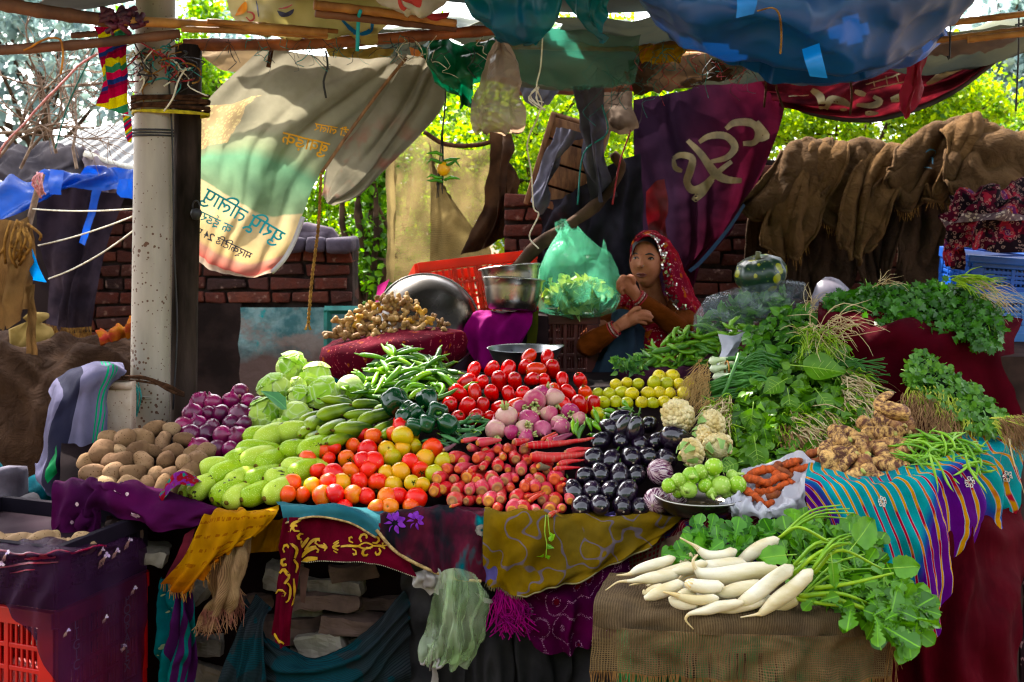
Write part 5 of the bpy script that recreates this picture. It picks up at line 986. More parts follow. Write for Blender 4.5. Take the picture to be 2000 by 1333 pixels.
o=c.build('flower_cloth',MF,80,44,label='olive mustard cloth with violet flowers below carrots and aubergines',cat='cloth')
mb=MB();mb.tube([c.f(t,.995)+Vector((0,-.003,0))for t in np.linspace(.25,1,40)],.0022,5);fringe(mb,c,1,0,.3,30,.01,.0008);mb.build('hem',simple('olive_hem',C('#6a6040')),o)
# a carrot sprig resting on it
mb=MB();mb.tube(curve([(1066,1006,2.92),(1064,1040,2.915),(1068,1062,2.915),(1066,1090,2.915)],10),.0016,5);mb.tube(curve([(1070,1006,2.92),(1072,1030,2.915),(1076,1058,2.912)],8),.0013,5)
sp=tag(mb.build('green_sprig',simple('sprig_green',C('#6a8a2a'),C('#8aa044'),30)),'thin green sprig hanging over the violet flower cloth','sprig')
pts=[P(1066,1088,2.91),P(1062,1082,2.91),P(1072,1056,2.905),P(1078,1052,2.905),P(1068,1064,2.908)]
leaf_cloud('foliage',[tuple(p)for p in pts],rand_rot(5,-1),.022,leafmat('sprig_leaf',C('#4a7a1a'),C('#6a9a2a')),sp,LEAF)
# magenta tie-dye cloth
def bandh(k,uv,ob,col):
 v=k.co('UV',(5.2,3.4,1));d=k.voro(v,1.0);ring=k.math('LESS_THAN',k.math('ABSOLUTE',k.math('SUBTRACT',k.math('FRACT',k.math('MULTIPLY',d,2.6)),.5)),.09)
 dots=k.math('LESS_THAN',k.voro(k.co('UV',(1.3,1,1)),95),.4)
 return k.mix(k.math('MULTIPLY',ring,dots),k.mix(k.math('LESS_THAN',d,.14),col,C('#5a1020')),C('#a87898'))
BD=fabric('magenta_bandhani',C('#4a0834'),C('#3a082f'),6,pat=bandh,dirt=.25)
Cloth([[(1010,1140,3.0),(1080,1130,3.0),(1160,1095,3.0),(1228,1060,3.02)],[(1014,1180,3.0),(1080,1180,2.97),(1150,1150,2.97),(1226,1110,3.0)],[(1014,1230,3.0),(1080,1235,2.97),(1140,1215,2.97),(1222,1170,3.0)],[(1020,1244,3.0),(1085,1282,2.98),(1145,1264,2.98),(1225,1230,3.0)]],[(.016,3.5,-.6,.1,.2)],(.015,7),.04,seed=94).build('tie_dye_cloth',BD,60,44,label='magenta tie dyed cloth with dotted flower rings under the table',cat='cloth')
mb=MB()
for i in range(90):
 p=P(985+u(-14,20),1150+u(-6,10),2.95);mb.tube(curve([p,p+Vector((u(-.03,.05),u(-.02,.01),-.05)),p+Vector((u(-.04,.07),u(-.02,.01),u(-.12,-.05)))],6),.0016,4,False)
tag(mb.build('tassel',simple('magenta_thread',C('#8a1060'),C('#6a0c50'),30,rough=.8)),'magenta thread tassel beside the tie dyed cloth','tassel')
# dark net and dark skirts
NTM=fabric('dark_net',C('#1c2c30'),C('#2a2c30'),8,pat=lambda k,uv,ob,col:k.mix(k.math('GREATER_THAN',k.math('SINE',k.math('MULTIPLY',k.sep(uv)[1],420)),.3),k.mix(k.math('GREATER_THAN',k.noise(ob,5,3),.55),col,C('#0f343c')),C('#121a1e')))
Cloth([[(500,1160,3.04),(530,1190,3.03)],[(470,1230,3.0),(520,1230,2.98)],[(440,1300,2.98),(520,1310,2.96)],[(420,1360,2.98),(520,1360,2.96)]],[(.012,3,.5,.1,.2)],(.015,7),seed=95).build('net_cloth',NTM,30,40,label='dark shade net hanging below the torn jute scrap',cat='net')
Cloth([[(478,1165,3.06),(510,1250,3.02),(600,1290,3.02),(700,1250,3.02),(790,1150,3.06)],[(490,1200,3.03),(530,1275,2.98),(610,1310,2.97),(710,1275,2.98),(800,1180,3.04)],[(480,1280,3.03),(540,1320,2.99),(620,1345,2.98),(720,1320,2.99),(800,1240,3.04)],[(480,1370,3.03),(540,1370,3.0),(620,1370,3.0),(720,1370,3.0),(800,1370,3.04)]],[(.012,.5,5,.1,0)],(.02,7),seed=96).build('net_swag',NTM,60,40,label='dark shade net slung in a swag under the dry stacked stones',cat='net')
DS=simple('black_cloth',C('#1b1a1c'),C('#2c2a2c'),7,rough=.95,bump=.3)
for k,(x0,x1,lab)in enumerate(((785,905,'black cloth skirt hanging behind the pale plastic bag'),(890,1015,'black cloth skirt between plastic bag and tie dyed cloth'),(1000,1112,'grey black cloth skirt below the tie dyed cloth'),(1105,1240,'dark cloth skirt behind the burlap covered stand'))):
 Cloth([[(x0,1100,3.06),((x0+x1)/2,1100,3.04),(x1,1100,3.06)],[(x0,1200,3.05),((x0+x1)/2,1200,3.02),(x1,1200,3.05)],[(x0-4,1370,3.05),((x0+x1)/2,1370,3.02),(x1-3,1370,3.05)]],[(.014,2.5,.2,k*.3,0)],(.02,6),seed=97+k).build('black_skirt',DS,30,30,label=lab,cat='cloth',group='dark skirts under the table')
# pale plastic bag hanging from the table
BGM=NT('pale_plastic');vv=BGM.co('Object');BGM.sh(col=BGM.mix(BGM.ramp(BGM.noise(vv,9,4),[(.4,NT.g(0)),(.65,NT.g(1))]),C('#8fa878'),C('#b8c4a8')),rough=.28,spec=.6,nrm=BGM.bump(BGM.noise(vv,28,4),.5,.01));BGM.transl(.35,C('#b8d098'));BGM.clear(BGM.ramp(BGM.noise(BGM.co('Object',(3,1,.6)),8,3),[(.35,NT.g(.22)),(.65,NT.g(.62))]));BGM=BGM.m
pb=Cloth([[(870,1118,2.92),(884,1112,2.9),(902,1116,2.9),(925,1128,2.92)],[(856,1165,2.92),(885,1160,2.86),(910,1160,2.86),(940,1165,2.92)],[(838,1220,2.92),(880,1225,2.84),(910,1225,2.84),(938,1220,2.92)],[(826,1270,2.92),(870,1278,2.86),(900,1280,2.86),(925,1262,2.92)],[(824,1280,2.93),(850,1282,2.89),(880,1300,2.89),(905,1300,2.92)]],[(.014,4,.4,.1,.5),(.008,8,-.5,.4,.3)],(.02,9),.05,seed=101)
o=pb.build('plastic_bag',BGM,50,60,label='crumpled pale green plastic bag hanging under the watercolour cloth',cat='bag')
Cloth([[(806,1120,2.96),(840,1108,2.94),(880,1112,2.94)],[(810,1140,2.95),(845,1135,2.92),(875,1130,2.94)],[(840,1155,2.95),(852,1160,2.93),(866,1150,2.94)]],[(.008,3,.3,0,0)],(.02,10),seed=102).build('knotted_end',simple('grey_plastic',C('#8a8480'),C('#6a6460'),12,rough=.35),24,16,o)
Cloth([[(925,1160,2.95),(940,1165,2.93),(968,1174,2.95)],[(930,1170,2.95),(945,1178,2.93),(968,1180,2.95)]],(),(.015,12)).build('knotted_end',MATS['grey_plastic'],14,8,o)
Cloth([[(840,1285,2.92),(856,1284,2.9)],[(842,1310,2.92),(852,1312,2.9)],[(838,1345,2.92),(856,1350,2.92)]],(),(.015,11),seed=103).build('torn_tail',MATS['grey_plastic'],8,20,o)
mb=MB();mb.tube([pb.f(t,.93)+Vector((0,-.004,0))for t in np.linspace(.02,.5,20)],.004,5);mb.build('crumpled_rim',MATS['grey_plastic'],o)
# cloths at the right end of the table
Cloth([[(1225,1080,3.02),(1270,1055,3.0),(1320,1035,3.0)],[(1222,1120,3.02),(1265,1110,2.98),(1320,1080,2.98)],[(1222,1170,3.02),(1265,1165,2.98),(1320,1150,2.98)]],[(.008,3,.2,0,0)],(.01,7),seed=104).build('checked_cloth',fabric('checked_brown',C('#5a4a40'),C('#4a3c34'),7,pat=lambda k,uv,ob,col:k.mix(k.math('LESS_THAN',k.math('MAXIMUM',k.math('ABSOLUTE',k.math('SINE',k.math('MULTIPLY',k.sep(uv)[0],42))),k.math('ABSOLUTE',k.math('SINE',k.math('MULTIPLY',k.sep(uv)[1],34)))),.82),col,C('#5c141c'))),24,24,label='brown cloth with small red squares at the table end',cat='cloth')
Cloth([[(1300,1040,3.02),(1336,1015,3.0),(1400,1000,3.0),(1500,1000,3.0),(1560,1010,3.0)],[(1296,1060,3.0),(1345,1025,2.96),(1410,1015,2.95),(1500,1015,2.95),(1560,1020,2.96)],[(1330,1080,2.98),(1370,1070,2.94),(1430,1075,2.93),(1500,1075,2.93),(1565,1075,2.95)],[(1330,1160,2.98),(1370,1160,2.95),(1430,1160,2.95),(1500,1160,2.95),(1565,1160,2.96)]],[(.01,4,-.5,.1,.3)],(.015,7),seed=105).build('woven_cloth',fabric('red_blue_weave',C('#5a101c'),C('#43101c'),7,pat=lambda k,uv,ob,col:k.mix(k.ramp(k.noise(k.co('UV',(5,3,1)),1.4,2),[(.48,NT.g(0)),(.52,NT.g(1))]),k.mix(k.math('GREATER_THAN',k.math('SINE',k.math('ADD',k.math('MULTIPLY',k.sep(uv)[0],160),k.math('MULTIPLY',k.sep(uv)[1],110))),.82),col,C('#7a5a58')),k.mix(k.math('GREATER_THAN',k.math('SINE',k.math('SUBTRACT',k.math('MULTIPLY',k.sep(uv)[1],130),k.math('MULTIPLY',k.sep(uv)[0],190))),.7),C('#122a52'),C('#6a1420')))),44,30,label='red and blue woven cloth under the white turmeric bag',cat='cloth')
Cloth([[(1296,1060,2.99),(1320,1045,2.96),(1345,1025,2.95)],[(1290,1100,2.98),(1325,1085,2.94),(1352,1060,2.95)],[(1280,1160,2.98),(1325,1150,2.95),(1365,1120,2.96)]],[(.008,2,.3,0,0)],(.015,7),seed=106).build('brown_cloth',simple('fawn_cloth',C('#6a5648'),C('#4a3c34'),7,rough=.95),20,20,label='plain fawn cloth hanging next to the woven cloth',cat='cloth')
# radish stand: green crate under burlap
gc=empty('green_crate',P(1440,1500,2.70));gc.location.z=0;tag(gc,'green plastic crate under the burlap that holds the radishes','crate')
GCm=simple('green_crate',C('#1a6a3a'),C('#12552e'),9,rough=.5)
def crate(root,w_,d_,h_,mat,cols=14,rowsn=3,z0=0,lattice=True):
 """open lattice crate in local coordinates: four walls each a part, and a base"""
 for nm,L,ax,off in(('front_panel',w_,0,-d_/2),('back_panel',w_,0,d_/2),('end_panel',d_,1,-w_/2),('end_panel',d_,1,w_/2)):
  mb=MB();t=.012
  def b(a,z,la,lz,tt=t,o=0):
   if ax==0:mb.box((a,off+o,z0+z),(la,tt,lz),bev=.002)
   else:mb.box((off+o,a,z0+z),(tt,la,lz),bev=.002)
  sgn=1 if off>0 else-1
  b(0,h_-.02,L,.04,.02,.003*sgn);b(0,.02,L,.04)
  for s in(-1,1):b(s*(L/2-.022),h_/2,.044,h_-.082,.016)
  nb=3 if lattice else 2
  for i in range(1,nb+1):b(0,.04+(h_-.08)*i/(nb+1),L-.09,.012,.009)
  for i in range(1,4):b(-L/2+.045+(L-.09)*i/4,h_/2,.014,h_-.082,.0125)
  for i in range(cols*2):b(-L/2+.05+(L-.1)*i/(cols*2-1),h_/2,(L-.1)/(cols*2-1)*.4,h_-.084,.0055)
  mb.build(nm,mat,root,smooth=False)
 mb=MB();mb.box((0,0,z0+.012),(w_-.03,d_-.03,.012));mb.build('base_panel',mat,root,smooth=False)
crate(gc,.53,.34,.56,GCm,12)
BU2=burlap('stand_burlap',C('#544636'),C('#7c674a'),sc=430,open_=.70,tr=.05,ay=.21)
BU1=burlap('stand_burlap_top',C('#4c4034'),C('#6e5c44'),sc=430,tr=.02,ay=.55)
sb=Cloth([[(1195,1118,2.86),(1400,1106,2.86),(1600,1112,2.86),(1725,1125,2.86)],[(1172,1150,2.68),(1400,1140,2.68),(1610,1150,2.68),(1740,1160,2.68)],[(1163,1176,2.56),(1390,1188,2.52),(1610,1190,2.52),(1746,1190,2.56)],[(1160,1192,2.53),(1390,1210,2.478),(1610,1212,2.478),(1750,1205,2.53)],[(1158,1225,2.525),(1390,1240,2.47),(1605,1245,2.47),(1750,1240,2.525)]],[(.006,5,.3,.1,2)],(.012,9),seed=107)
o=sb.build('burlap_cover',BU1,80,44,label='brown burlap spread over the green crate under the radishes',cat='burlap')
sd=Cloth([[(1158,1222,2.522),(1390,1236,2.467),(1605,1242,2.467),(1750,1238,2.522)],[(1156,1260,2.52),(1390,1270,2.46),(1600,1275,2.46),(1745,1270,2.52)],[(1150,1318,2.52),(1390,1330,2.46),(1600,1340,2.46),(1740,1330,2.52)]],[(.008,7,.3,.1,.5)],(.012,8),.05,seed=108)
sd.build('open_weave',BU2,90,30,o)
mb=MB();fringe(mb,sd,.97,0,1,240,.07,.0011,.16);fringe(mb,sd,.3,.98,1,14,.12,.0008,.4);mb.build('frayed_thread',simple('burlap_thread',C('#7a5c3c'),C('#5a4028'),40,rough=.95),o)
# right stand: leheriya cloth and maroon skirt
mb=MB();tp=[P(1575,1000,2.95),P(1880,1000,2.97),P(2060,1000,3.5),P(1575,1000,3.6)];zt=.79
q=[Vector((p.x,p.y,zt))for p in tp];q0=[Vector((p.x,p.y,0))for p in tp];mb.grid([q0+[q0[0]],q+[q[0]]]);mb.add(q,[(0,1,2,3)])
tag(mb.build('side_stand',simple('stand_wood',C('#3a2c28'),C('#241c1a'),8,rough=.9),smooth=False),'wooden side stand under the turquoise striped cloth','stand')
def leh(k,uv,ob,col):
 x,y,_=k.sep(uv);n=k.noise(k.co('Object'),5,2)
 d=k.math('ADD',k.math('ADD',k.math('MULTIPLY',x,1.1),k.math('MULTIPLY',y,-.55)),k.math('MULTIPLY',n,.10));
 ph=k.math('ADD',k.math('MULTIPLY',x,1.0),k.math('MULTIPLY',k.math('SINE',k.math('MULTIPLY',y,7)),.02));ph=k.math('ADD',ph,k.math('MULTIPLY',y,-.24));ph=k.math('ADD',ph,k.math('MULTIPLY',n,.03))
 dd=k.math('ADD',k.math('ADD',k.math('MULTIPLY',y,.95),k.math('MULTIPLY',k.math('SINE',k.math('MULTIPLY_ADD',x,9.0,1.9)),.36)),k.math('MULTIPLY',n,.16));ground=k.ramp(dd,[(0,C('#087078')),(.62,C('#0a7c80')),(.74,C('#183878')),(.82,C('#3c0a68')),(1,C('#480a60'))])
 s=k.math('FRACT',k.math('MULTIPLY',ph,21));a=k.math('ABSOLUTE',k.math('SUBTRACT',s,.5))
 ln=k.math('LESS_THAN',a,.11);lnw=k.math('LESS_THAN',a,.15)
 red=k.ramp(k.noise(k.co('UV',(2.2,2.6,1)),1.5,1),[(.5,NT.g(0)),(.54,NT.g(1))]);lc=k.mix(red,C('#a8780c'),C('#8a0c28'))
 return k.mix(ln,k.mix(lnw,ground,C('#8a8a98')),lc)
LH=fabric('leheriya',C('#0c7a80'),pat=leh,dirt=.12,rough=.7)
lc=Cloth([[(1580,905,3.05),(1690,915,3.06),(1800,895,3.06),(1885,852,3.15),(1990,845,3.4)],[(1574,930,2.9),(1690,938,2.87),(1790,922,2.87),(1900,890,2.98),(1998,862,3.22)],[(1572,945,2.865),(1690,952,2.83),(1798,940,2.83),(1906,912,2.945),(1996,880,3.19)],[(1574,975,2.85),(1692,1010,2.815),(1805,1030,2.81),(1900,970,2.92),(1990,925,3.17)],[(1580,1000,2.845),(1700,1075,2.81),(1812,1130,2.80),(1886,1030,2.91),(1986,965,3.16)],[(1588,1022,2.845),(1712,1138,2.81),(1826,1250,2.80),(1866,1092,2.90),(1984,1004,3.16)]],[(.014,5.5,-.9,.1,.6),(.01,9,-1.5,.4,.8)],(.014,7),seed=109)
o=lc.build('striped_cloth',LH,110,80,label='turquoise and purple diagonal striped cloth draped over the side stand',cat='cloth')
mb=MB();mb2=MB()
for cx,cy in((1722,980),(1892,942),(1965,930),(1815,1183)):
 for a in np.linspace(0,5.4,6):lc.strokes(mb,[[(cx+3*math.cos(a),cy+3*math.sin(a)),(cx+9*math.cos(a-.3),cy+10*math.sin(a-.3)),(cx+10*math.cos(a+.3),cy+11*math.sin(a+.3)),(cx+3*math.cos(a+.5),cy+3*math.sin(a+.5))]],2.2,.004)
 lc.blobs(mb2,[[(cx+6+3*math.cos(a),cy+3*math.sin(a))for a in np.linspace(0,5,5)]],.003)
mb.build('bead_flower',simple('white_beads',C('#c8c4bc'),C('#9a948c'),90,rough=.4),o);mb2.build('bead_centre',simple('red_beads',C('#7a1424')),o)
MS=fabric('maroon_skirt',C('#480612'),C('#36040d'),5,pat=lambda k,uv,ob,col:k.mix(k.ramp(k.noise(k.co('Object',(60,60,2)),1,3),[(.5,NT.g(0)),(.75,NT.g(.5))]),col,C('#4f1018')))
Cloth([[(1690,1030,2.97),(1790,1010,2.9),(1870,1000,2.9),(1910,1010,2.97),(2000,985,3.2)],[(1700,1120,2.96),(1800,1110,2.89),(1880,1100,2.89),(1925,1100,2.95),(2000,1090,3.18)],[(1700,1240,2.95),(1800,1240,2.88),(1890,1240,2.88),(1940,1230,2.94),(1998,1220,3.16)],[(1690,1370,2.95),(1800,1370,2.88),(1900,1370,2.88),(1950,1370,2.94),(1996,1370,3.15)]],[(.022,3.5,.3,.15,.2)],(.02,5),seed=110).build('maroon_skirt',MS,60,40,label='dark maroon cloth hanging from the side stand to the ground',cat='cloth')
Cloth([[(1980,1100,3.3),(2010,1090,3.3),(2060,1090,3.3)],[(1984,1220,3.3),(2010,1220,3.28),(2060,1220,3.3)],[(1980,1370,3.3),(2010,1370,3.28),(2060,1370,3.3)]],[(.01,2,.2,0,0)],(.02,9),seed=111).build('patterned_cloth',fabric('dark_floral',C('#1c1418'),C('#2a1a1e'),9,pat=lambda k,uv,ob,col:k.mix(k.math('GREATER_THAN',k.noise(ob,30,2),.58),col,C('#7a5a5c'))),20,24,label='dark floral cloth sliver beside the maroon skirt',cat='cloth')
# raised platform at the back right under the coriander
mb=MB();mb.box((wx(1840,3.95),3.98,.52),(.86,.5,1.02));tag(mb.build('back_stand',MATS['stand_wood'],smooth=False),'raised stand under the coriander bunches','stand')
BC=fabric('crimson_cloth',C('#4a0614'),C('#33040d'),4,dirt=.35)
Cloth([[(1600,585,3.95),(1720,600,3.95),(1840,605,3.95),(1930,610,4.0),(2000,620,4.1)],[(1596,628,3.72),(1720,640,3.68),(1840,650,3.68),(1945,655,3.75),(1990,650,3.9)],[(1600,700,3.7),(1715,720,3.66),(1850,740,3.66),(1955,740,3.73),(2000,720,3.9)],[(1620,830,3.68),(1720,860,3.64),(1860,870,3.64),(1975,860,3.72),(2030,800,3.9)],[(1620,960,3.68),(1720,960,3.64),(1860,960,3.64),(1975,960,3.72),(2030,950,3.9)]],[(.03,2.4,.35,.15,.6),(.015,5,.8,.4,.4)],(.02,4),seed=112).build('crimson_cloth',BC,70,50,label='deep crimson cloth draped over the raised stand under coriander',cat='cloth')
# ---------------- vegetables ----------------
random.seed(51)
def Yv(py,off=0):return Yb(py)+off
def pr(name,prof,n=16,lobes=0,lob=0,jig=0,jsc=20,mat=None,sx=1,sy=1):
 mb=MB();mb.lathe(prof,n,None,lobes,lob)
 if jig:mb.jig(jig,jsc)
 mb.v=[(x*sx,y*sy,z)for x,y,z in mb.v]
 return mb.build(name,mat,link=False)
def sub(name,mb,mat,parent):return mb.build(name,mat,parent,link=False)
def sphere_prof(r,h,dimple=0,m=11,flat=1.0):
 out=[]
 for i in range(m):
  a=math.pi*i/(m-1);rr=r*max(0,math.sin(a))**flat;z=-h*math.cos(a)
  if dimple:z-=dimple*math.exp(-((math.pi-a)/.42)**2)*(1)-0;
  out.append((rr,z))
 return out
def rowlabel(what,row,k,heap,end):return f'{what} {ORD[k]} from the {end}, {ORD[row]} row of its heap'
# potatoes
POT=[simple(n,C(a),C(b),14,5,rough=.85,bump=.35,bsc=60,spots=(C('#4f3a28'),110,.2),rnd=.12)for n,a,b in(('potato_tan','#806650','#6c543f'),('potato_brown','#6c543f','#574232'),('potato_pale','#8f775e','#7a634c'))]
pot=[]
for i in range(5):
 mb=MB();mb.lathe(sphere_prof(.030+.003*(i%3),.040+.006*(i%4),0,12),16);mb.jig(.009,22,i);pot.append(mb.build('potato',POT[0],link=False))
SZ=lambda s:'small' if s<.88 else 'big' if s>1.1 else 'middling'
PC=['tan','dusty brown','pale earthy']
for px,py,row,k in lattice([(138,955),(160,905),(225,850),(285,835),(345,838),(405,868),(425,905),(352,958)],36,22):
 s=u(.65,1.08);m=random.choice([0,0,1,1,2]);Y=Yv(py,-.03+u(-.015,.015))
 dup(random.choice(pot),TR(P(px,py,Y),Euler((u(1,2),u(-.5,.5),u(0,6))),s),rowlabel(f'{SZ(s)} {PC[m]} potato',row,k,'potato heap','towel end'),'potato','potatoes heaped on purple cloth',POT[m])
for k,(px,py,s)in enumerate(((-10,1064,1.3),(12,1066,1.2),(28,1062,.8),(42,1057,.9),(50,1063,1.0),(45,1070,.8),(74,1058,1.0),(68,1068,1.0),(88,1060,1.1),(112,1064,.75),(122,1066,.75),(132,1067,.7),(162,1064,1.2),(30,1074,.9),(100,1072,.9))):
 dup(random.choice(pot),TR(P(px,py,2.86+.01*(k%3)),Euler((u(1,2),u(-.3,.3),u(0,6))),s*.8),f'{SZ(s)} dusty potato, {ORD[k+1]} from the open side in the net covered crate','potato','potatoes in the net covered crate',POT[2])
# onions
ONM=[simple(n,C(a),C(b),10,3,rough=.3,spec=.4,coat=.08,stretch=(3,3,.4),rnd=.3)for n,a,b in(('onion_purple','#5a1038','#3c0a2c'),('onion_magenta','#7a1a4c','#541034'))]
oni=pr('onion',[(0,-.030),(.008,-.029),(.02,-.024),(.029,-.012),(.032,0),(.030,.011),(.022,.021),(.011,.027),(.005,.032),(.003,.040),(0,.042)],18,mat=ONM[0])
mb=MB();mb.lathe([(.006,-.0285),(.005,-.031),(0,-.0315)],8);sub('root_disc',mb,simple('onion_root',C('#a88a70')),oni)
for px,py,row,k in lattice([(330,832),(378,785),(430,765),(505,765),(520,800),(492,828),(500,862),(440,885),(385,876),(345,852)],30,22):
 s=u(.72,1.15);m=random.randint(0,1);Y=Yv(py,.02+u(-.02,.02))
 dup(oni,TR(P(px,py,Y),Euler((u(-1.2,1.2)+.6,u(-1,1),u(0,6))),s),rowlabel(f'{SZ(s)} glossy {("dark purple", "magenta")[m]} onion',row,k,'onion heap','pole side'),'onion','red onions heaped by the pole',ONM[m])
# bottle gourds
GM=[]
for n,a,b in(('gourd_pale','#a8b656','#90a644'),('gourd_green','#90a834','#789428')):
 k=NT(n);v=k.co('Object',rnd=True);col=k.mix(k.ramp(k.noise(v,16,4),[(.35,NT.g(0)),(.65,NT.g(1))]),C(a),C(b))
 col=k.mix(k.math('LESS_THAN',k.voro(v,260),.22),col,C('#c0d08a'))
 sc_=k.math('MULTIPLY',k.math('GREATER_THAN',k.noise(k.co('Object',(1,1,.35),True),55,3),.66),k.math('GREATER_THAN',k.noise(v,12,2),.47));col=k.mix(sc_,col,C('#34321a'))
 k.sh(col=col,rough=.5,spec=.22,nrm=k.bump(k.noise(v,60,3),.1,.004));GM.append(k.m)
SCAR=simple('gourd_scar',C('#3a2c1a'),C('#6a5a2a'),120,rough=.9)
gou=[]
for i in range(4):
 L=.15;mb=MB();bend=u(-.02,.02);path=[Vector((bend*math.sin(math.pi*t),0,-L*t))for t in np.linspace(0,1,14)]
 mb.tube(path,[.004,.0225,.029,.0315,.0325,.0325,.032,.031,.029,.027,.025,.022,.016,.006],16);mb.jig(.002,22,i);g=mb.build('bottle_gourd',GM[0],link=False)
 mb=MB();mb.tube([path[-1],path[-1]+Vector((.004,0,-.02))],[.006,.005],7);sub('stem',mb,simple('green_stem',C('#6a8a3a')),g)
 mb=MB();mb.lathe([(.0,.0015),(.004,.001),(.0075,-.0005),(.008,-.003)],9);mb.jig(.0015,90,i);sub('blossom_scar',mb,SCAR,g);gou.append(g)
GL=[(371,970,0),(413,977,0),(441,983,1),(471,977,0),(516,975,0),(408,941,0),(439,949,0),(478,945,1),(512,937,2),(563,933,0),(385,918,3),(437,911,0),(465,909,0),(499,912,0),(545,912,2),(458,880,3),(500,867,0),(543,879,3),(536,848,3),(472,853,3),(352,965,0),(584,892,0)]
GD=['smallish pale','dark blotched','plump light','scratched','speckled']
for k,(px,py,side)in enumerate(GL):
 Y=Yv(py,-.05);d=Vector((-.5+u(-.15,.15),-.85,-.1))if side in(0,1)else Vector((-.93,-.33+u(-.1,.1),.02+u(-.06,.1)))if side==3 else Vector((-.9,-.4,.08))
 s=u(.92,1.1);m=k%2;row=1+sum(py<q for q in(960,926,895,860));nth=1+sum(1 for(a,b,c_)in GL if 1+sum(b<q for q in(960,926,895,860))==row and a<px)
 dup(gou[k%4],TR(P(px,py,Y),along(d),s),rowlabel(f'{GD[k % 5]} {("pale", "bright")[m]} green gourd',row,nth,'gourd heap','potato end'),'gourd','bottle gourds stacked in front',GM[m])
# cabbages
CBM=[]
for n,a,b in(('cabbage_light','#b3c46c','#98b450'),('cabbage_green','#96b848','#78a038'),('cabbage_white','#cdd6a4','#aec07c')):
 k=NT(n);v=k.co('Object',rnd=True);w_=k.ramp(k.voro(k.co('Object',(1,1,.7),True),26,'DISTANCE_TO_EDGE'),[(0,NT.g(1)),(.05,NT.g(.25)),(.12,NT.g(0))]);x=k.noise(v,12,5,.6)
 col=k.mix(k.ramp(x,[(.35,NT.g(0)),(.65,NT.g(1))]),C(a),C(b));col=k.mix(k.math('MULTIPLY',w_,.45),col,C('#d4deb8'));
 k.sh(col=col,rough=.5,spec=.22,nrm=k.bump(k.math('ADD',k.math('MULTIPLY',w_,.5),k.noise(v,30,4)),.35,.01));k.transl(.12,col);CBM.append(k.m)
cab=[]
for i in range(3):
 mb=MB();mb.lathe(sphere_prof(.05,.047,0,18),26);mb.jig(.005,14,i);g=mb.build('cabbage',CBM[0],link=False)
 for j in range(4):
  mb=MB();rows=[];ax=Euler((u(0,6),u(0,6),u(0,6))).to_matrix()
  for p in np.linspace(0,1,9):
   r=[]
   for q in np.linspace(-1,1,11):
    th=1.25*p;ph=q*(.25+1.0*math.sin(math.pi*min(1,p*.6+.12)));v=Vector((math.sin(th)*math.cos(ph),math.sin(th)*math.sin(ph),math.cos(th)))
    R0=.0515+.0016*j+.004*p**6+.002*abs(q)**4+.0012*math.sin(q*9+j);v=ax@v;r.append(Vector((v.x*R0,v.y*R0,v.z*R0*.95)))
   rows.append(r)
  mb.grid(rows);mb.jig(.0025,24,j+i);sub('outer_leaf',mb,CBM[j%2],g)
 cab.append(g)
CL=[(569,721,58,'topmost pale cabbage at the peak of its heap'),(619,737,56,'cabbage beside the topmost one, with a flattened side'),(538,764,58,'veined cabbage over the bright lower cabbage'),(633,776,66,'large smooth cabbage touching the cucumbers'),(683,761,56,'whitish wilted cabbage nearest the chillies'),(584,781,46,'small cabbage wedged in the middle of its heap'),(518,811,60,'bright green cabbage nearest the onions'),(580,813,58,'cabbage with a dark loose leaf in the lower row'),(581,754,34,'little cabbage half hidden under the topmost two'),(552,803,42,'cabbage tucked between the bright one and dark leafed one'),(590,858,44,'dark cabbage hidden between gourds and cucumbers'),(548,838,40,'shaded cabbage behind the topmost gourd')]
for k,(px,py,d,lab)in enumerate(CL):
 Y=Yv(py,.0)+.03;s=d*Y/F/.093
 dup(cab[k%3],TR(P(px,py,Y),None,s),lab,'cabbage','cabbages in a heap',CBM[2 if k==4 else 1 if k in(6,10,9)else 0])
dl=tag(leaf_cloud('cabbage_leaf',[tuple(P(560,800,3.5))],np.array([along((.9,-.3,.25),.6)]),.1,leafmat('cabbage_dark',C('#3a6a4a'),C('#4f8058'),tr=.2),None,LEAF),'dark loose cabbage leaf lying on a lower cabbage','leaf')
# cucumbers
CUM=[]
k=NT('cucumber_skin');v=k.co('Object',rnd=True);x,y,z=k.sep(k.co('Object'));g0=k.ramp(k.math('ADD',k.math('MULTIPLY',z,6),k.math('MULTIPLY',k.noise(v,14,3),.8)),[(.12,NT.g(1)),(.5,NT.g(0))])
st=k.ramp(k.noise(k.co('Object',(1,1,.06),True),90,3),[(.4,NT.g(0)),(.62,NT.g(1))]);col=k.mix(g0,C('#17360f'),C('#7a8c22'));col=k.mix(k.math('MULTIPLY',st,.5),col,C('#748c30'));k.sh(col=col,rough=.42,spec=.3,nrm=k.bump(k.noise(v,90,2),.15,.004));CUM.append(k.m)
cuc=[]
for i in range(4):
 b=(.004,.012,.022,-.006)[i];path=[Vector((b*math.sin(math.pi*t),0,.14*(t-.5)))for t in np.linspace(0,1,13)]
 mb=MB();mb.tube(path,[.003,.013,.0185,.021,.022,.0225,.0225,.022,.021,.0195,.017,.012,.003],14);mb.jig(.0025,30,i);g=mb.build('cucumber',CUM[0],link=False)
 mb=MB();mb.tube([path[0],path[0]+Vector((0,.002,-.012))],[.004,.003],6);sub('stem',mb,MATS['gourd_scar'],g);cuc.append(g)
def z3(x,y):return 500+x/3.92,670+y/3.92
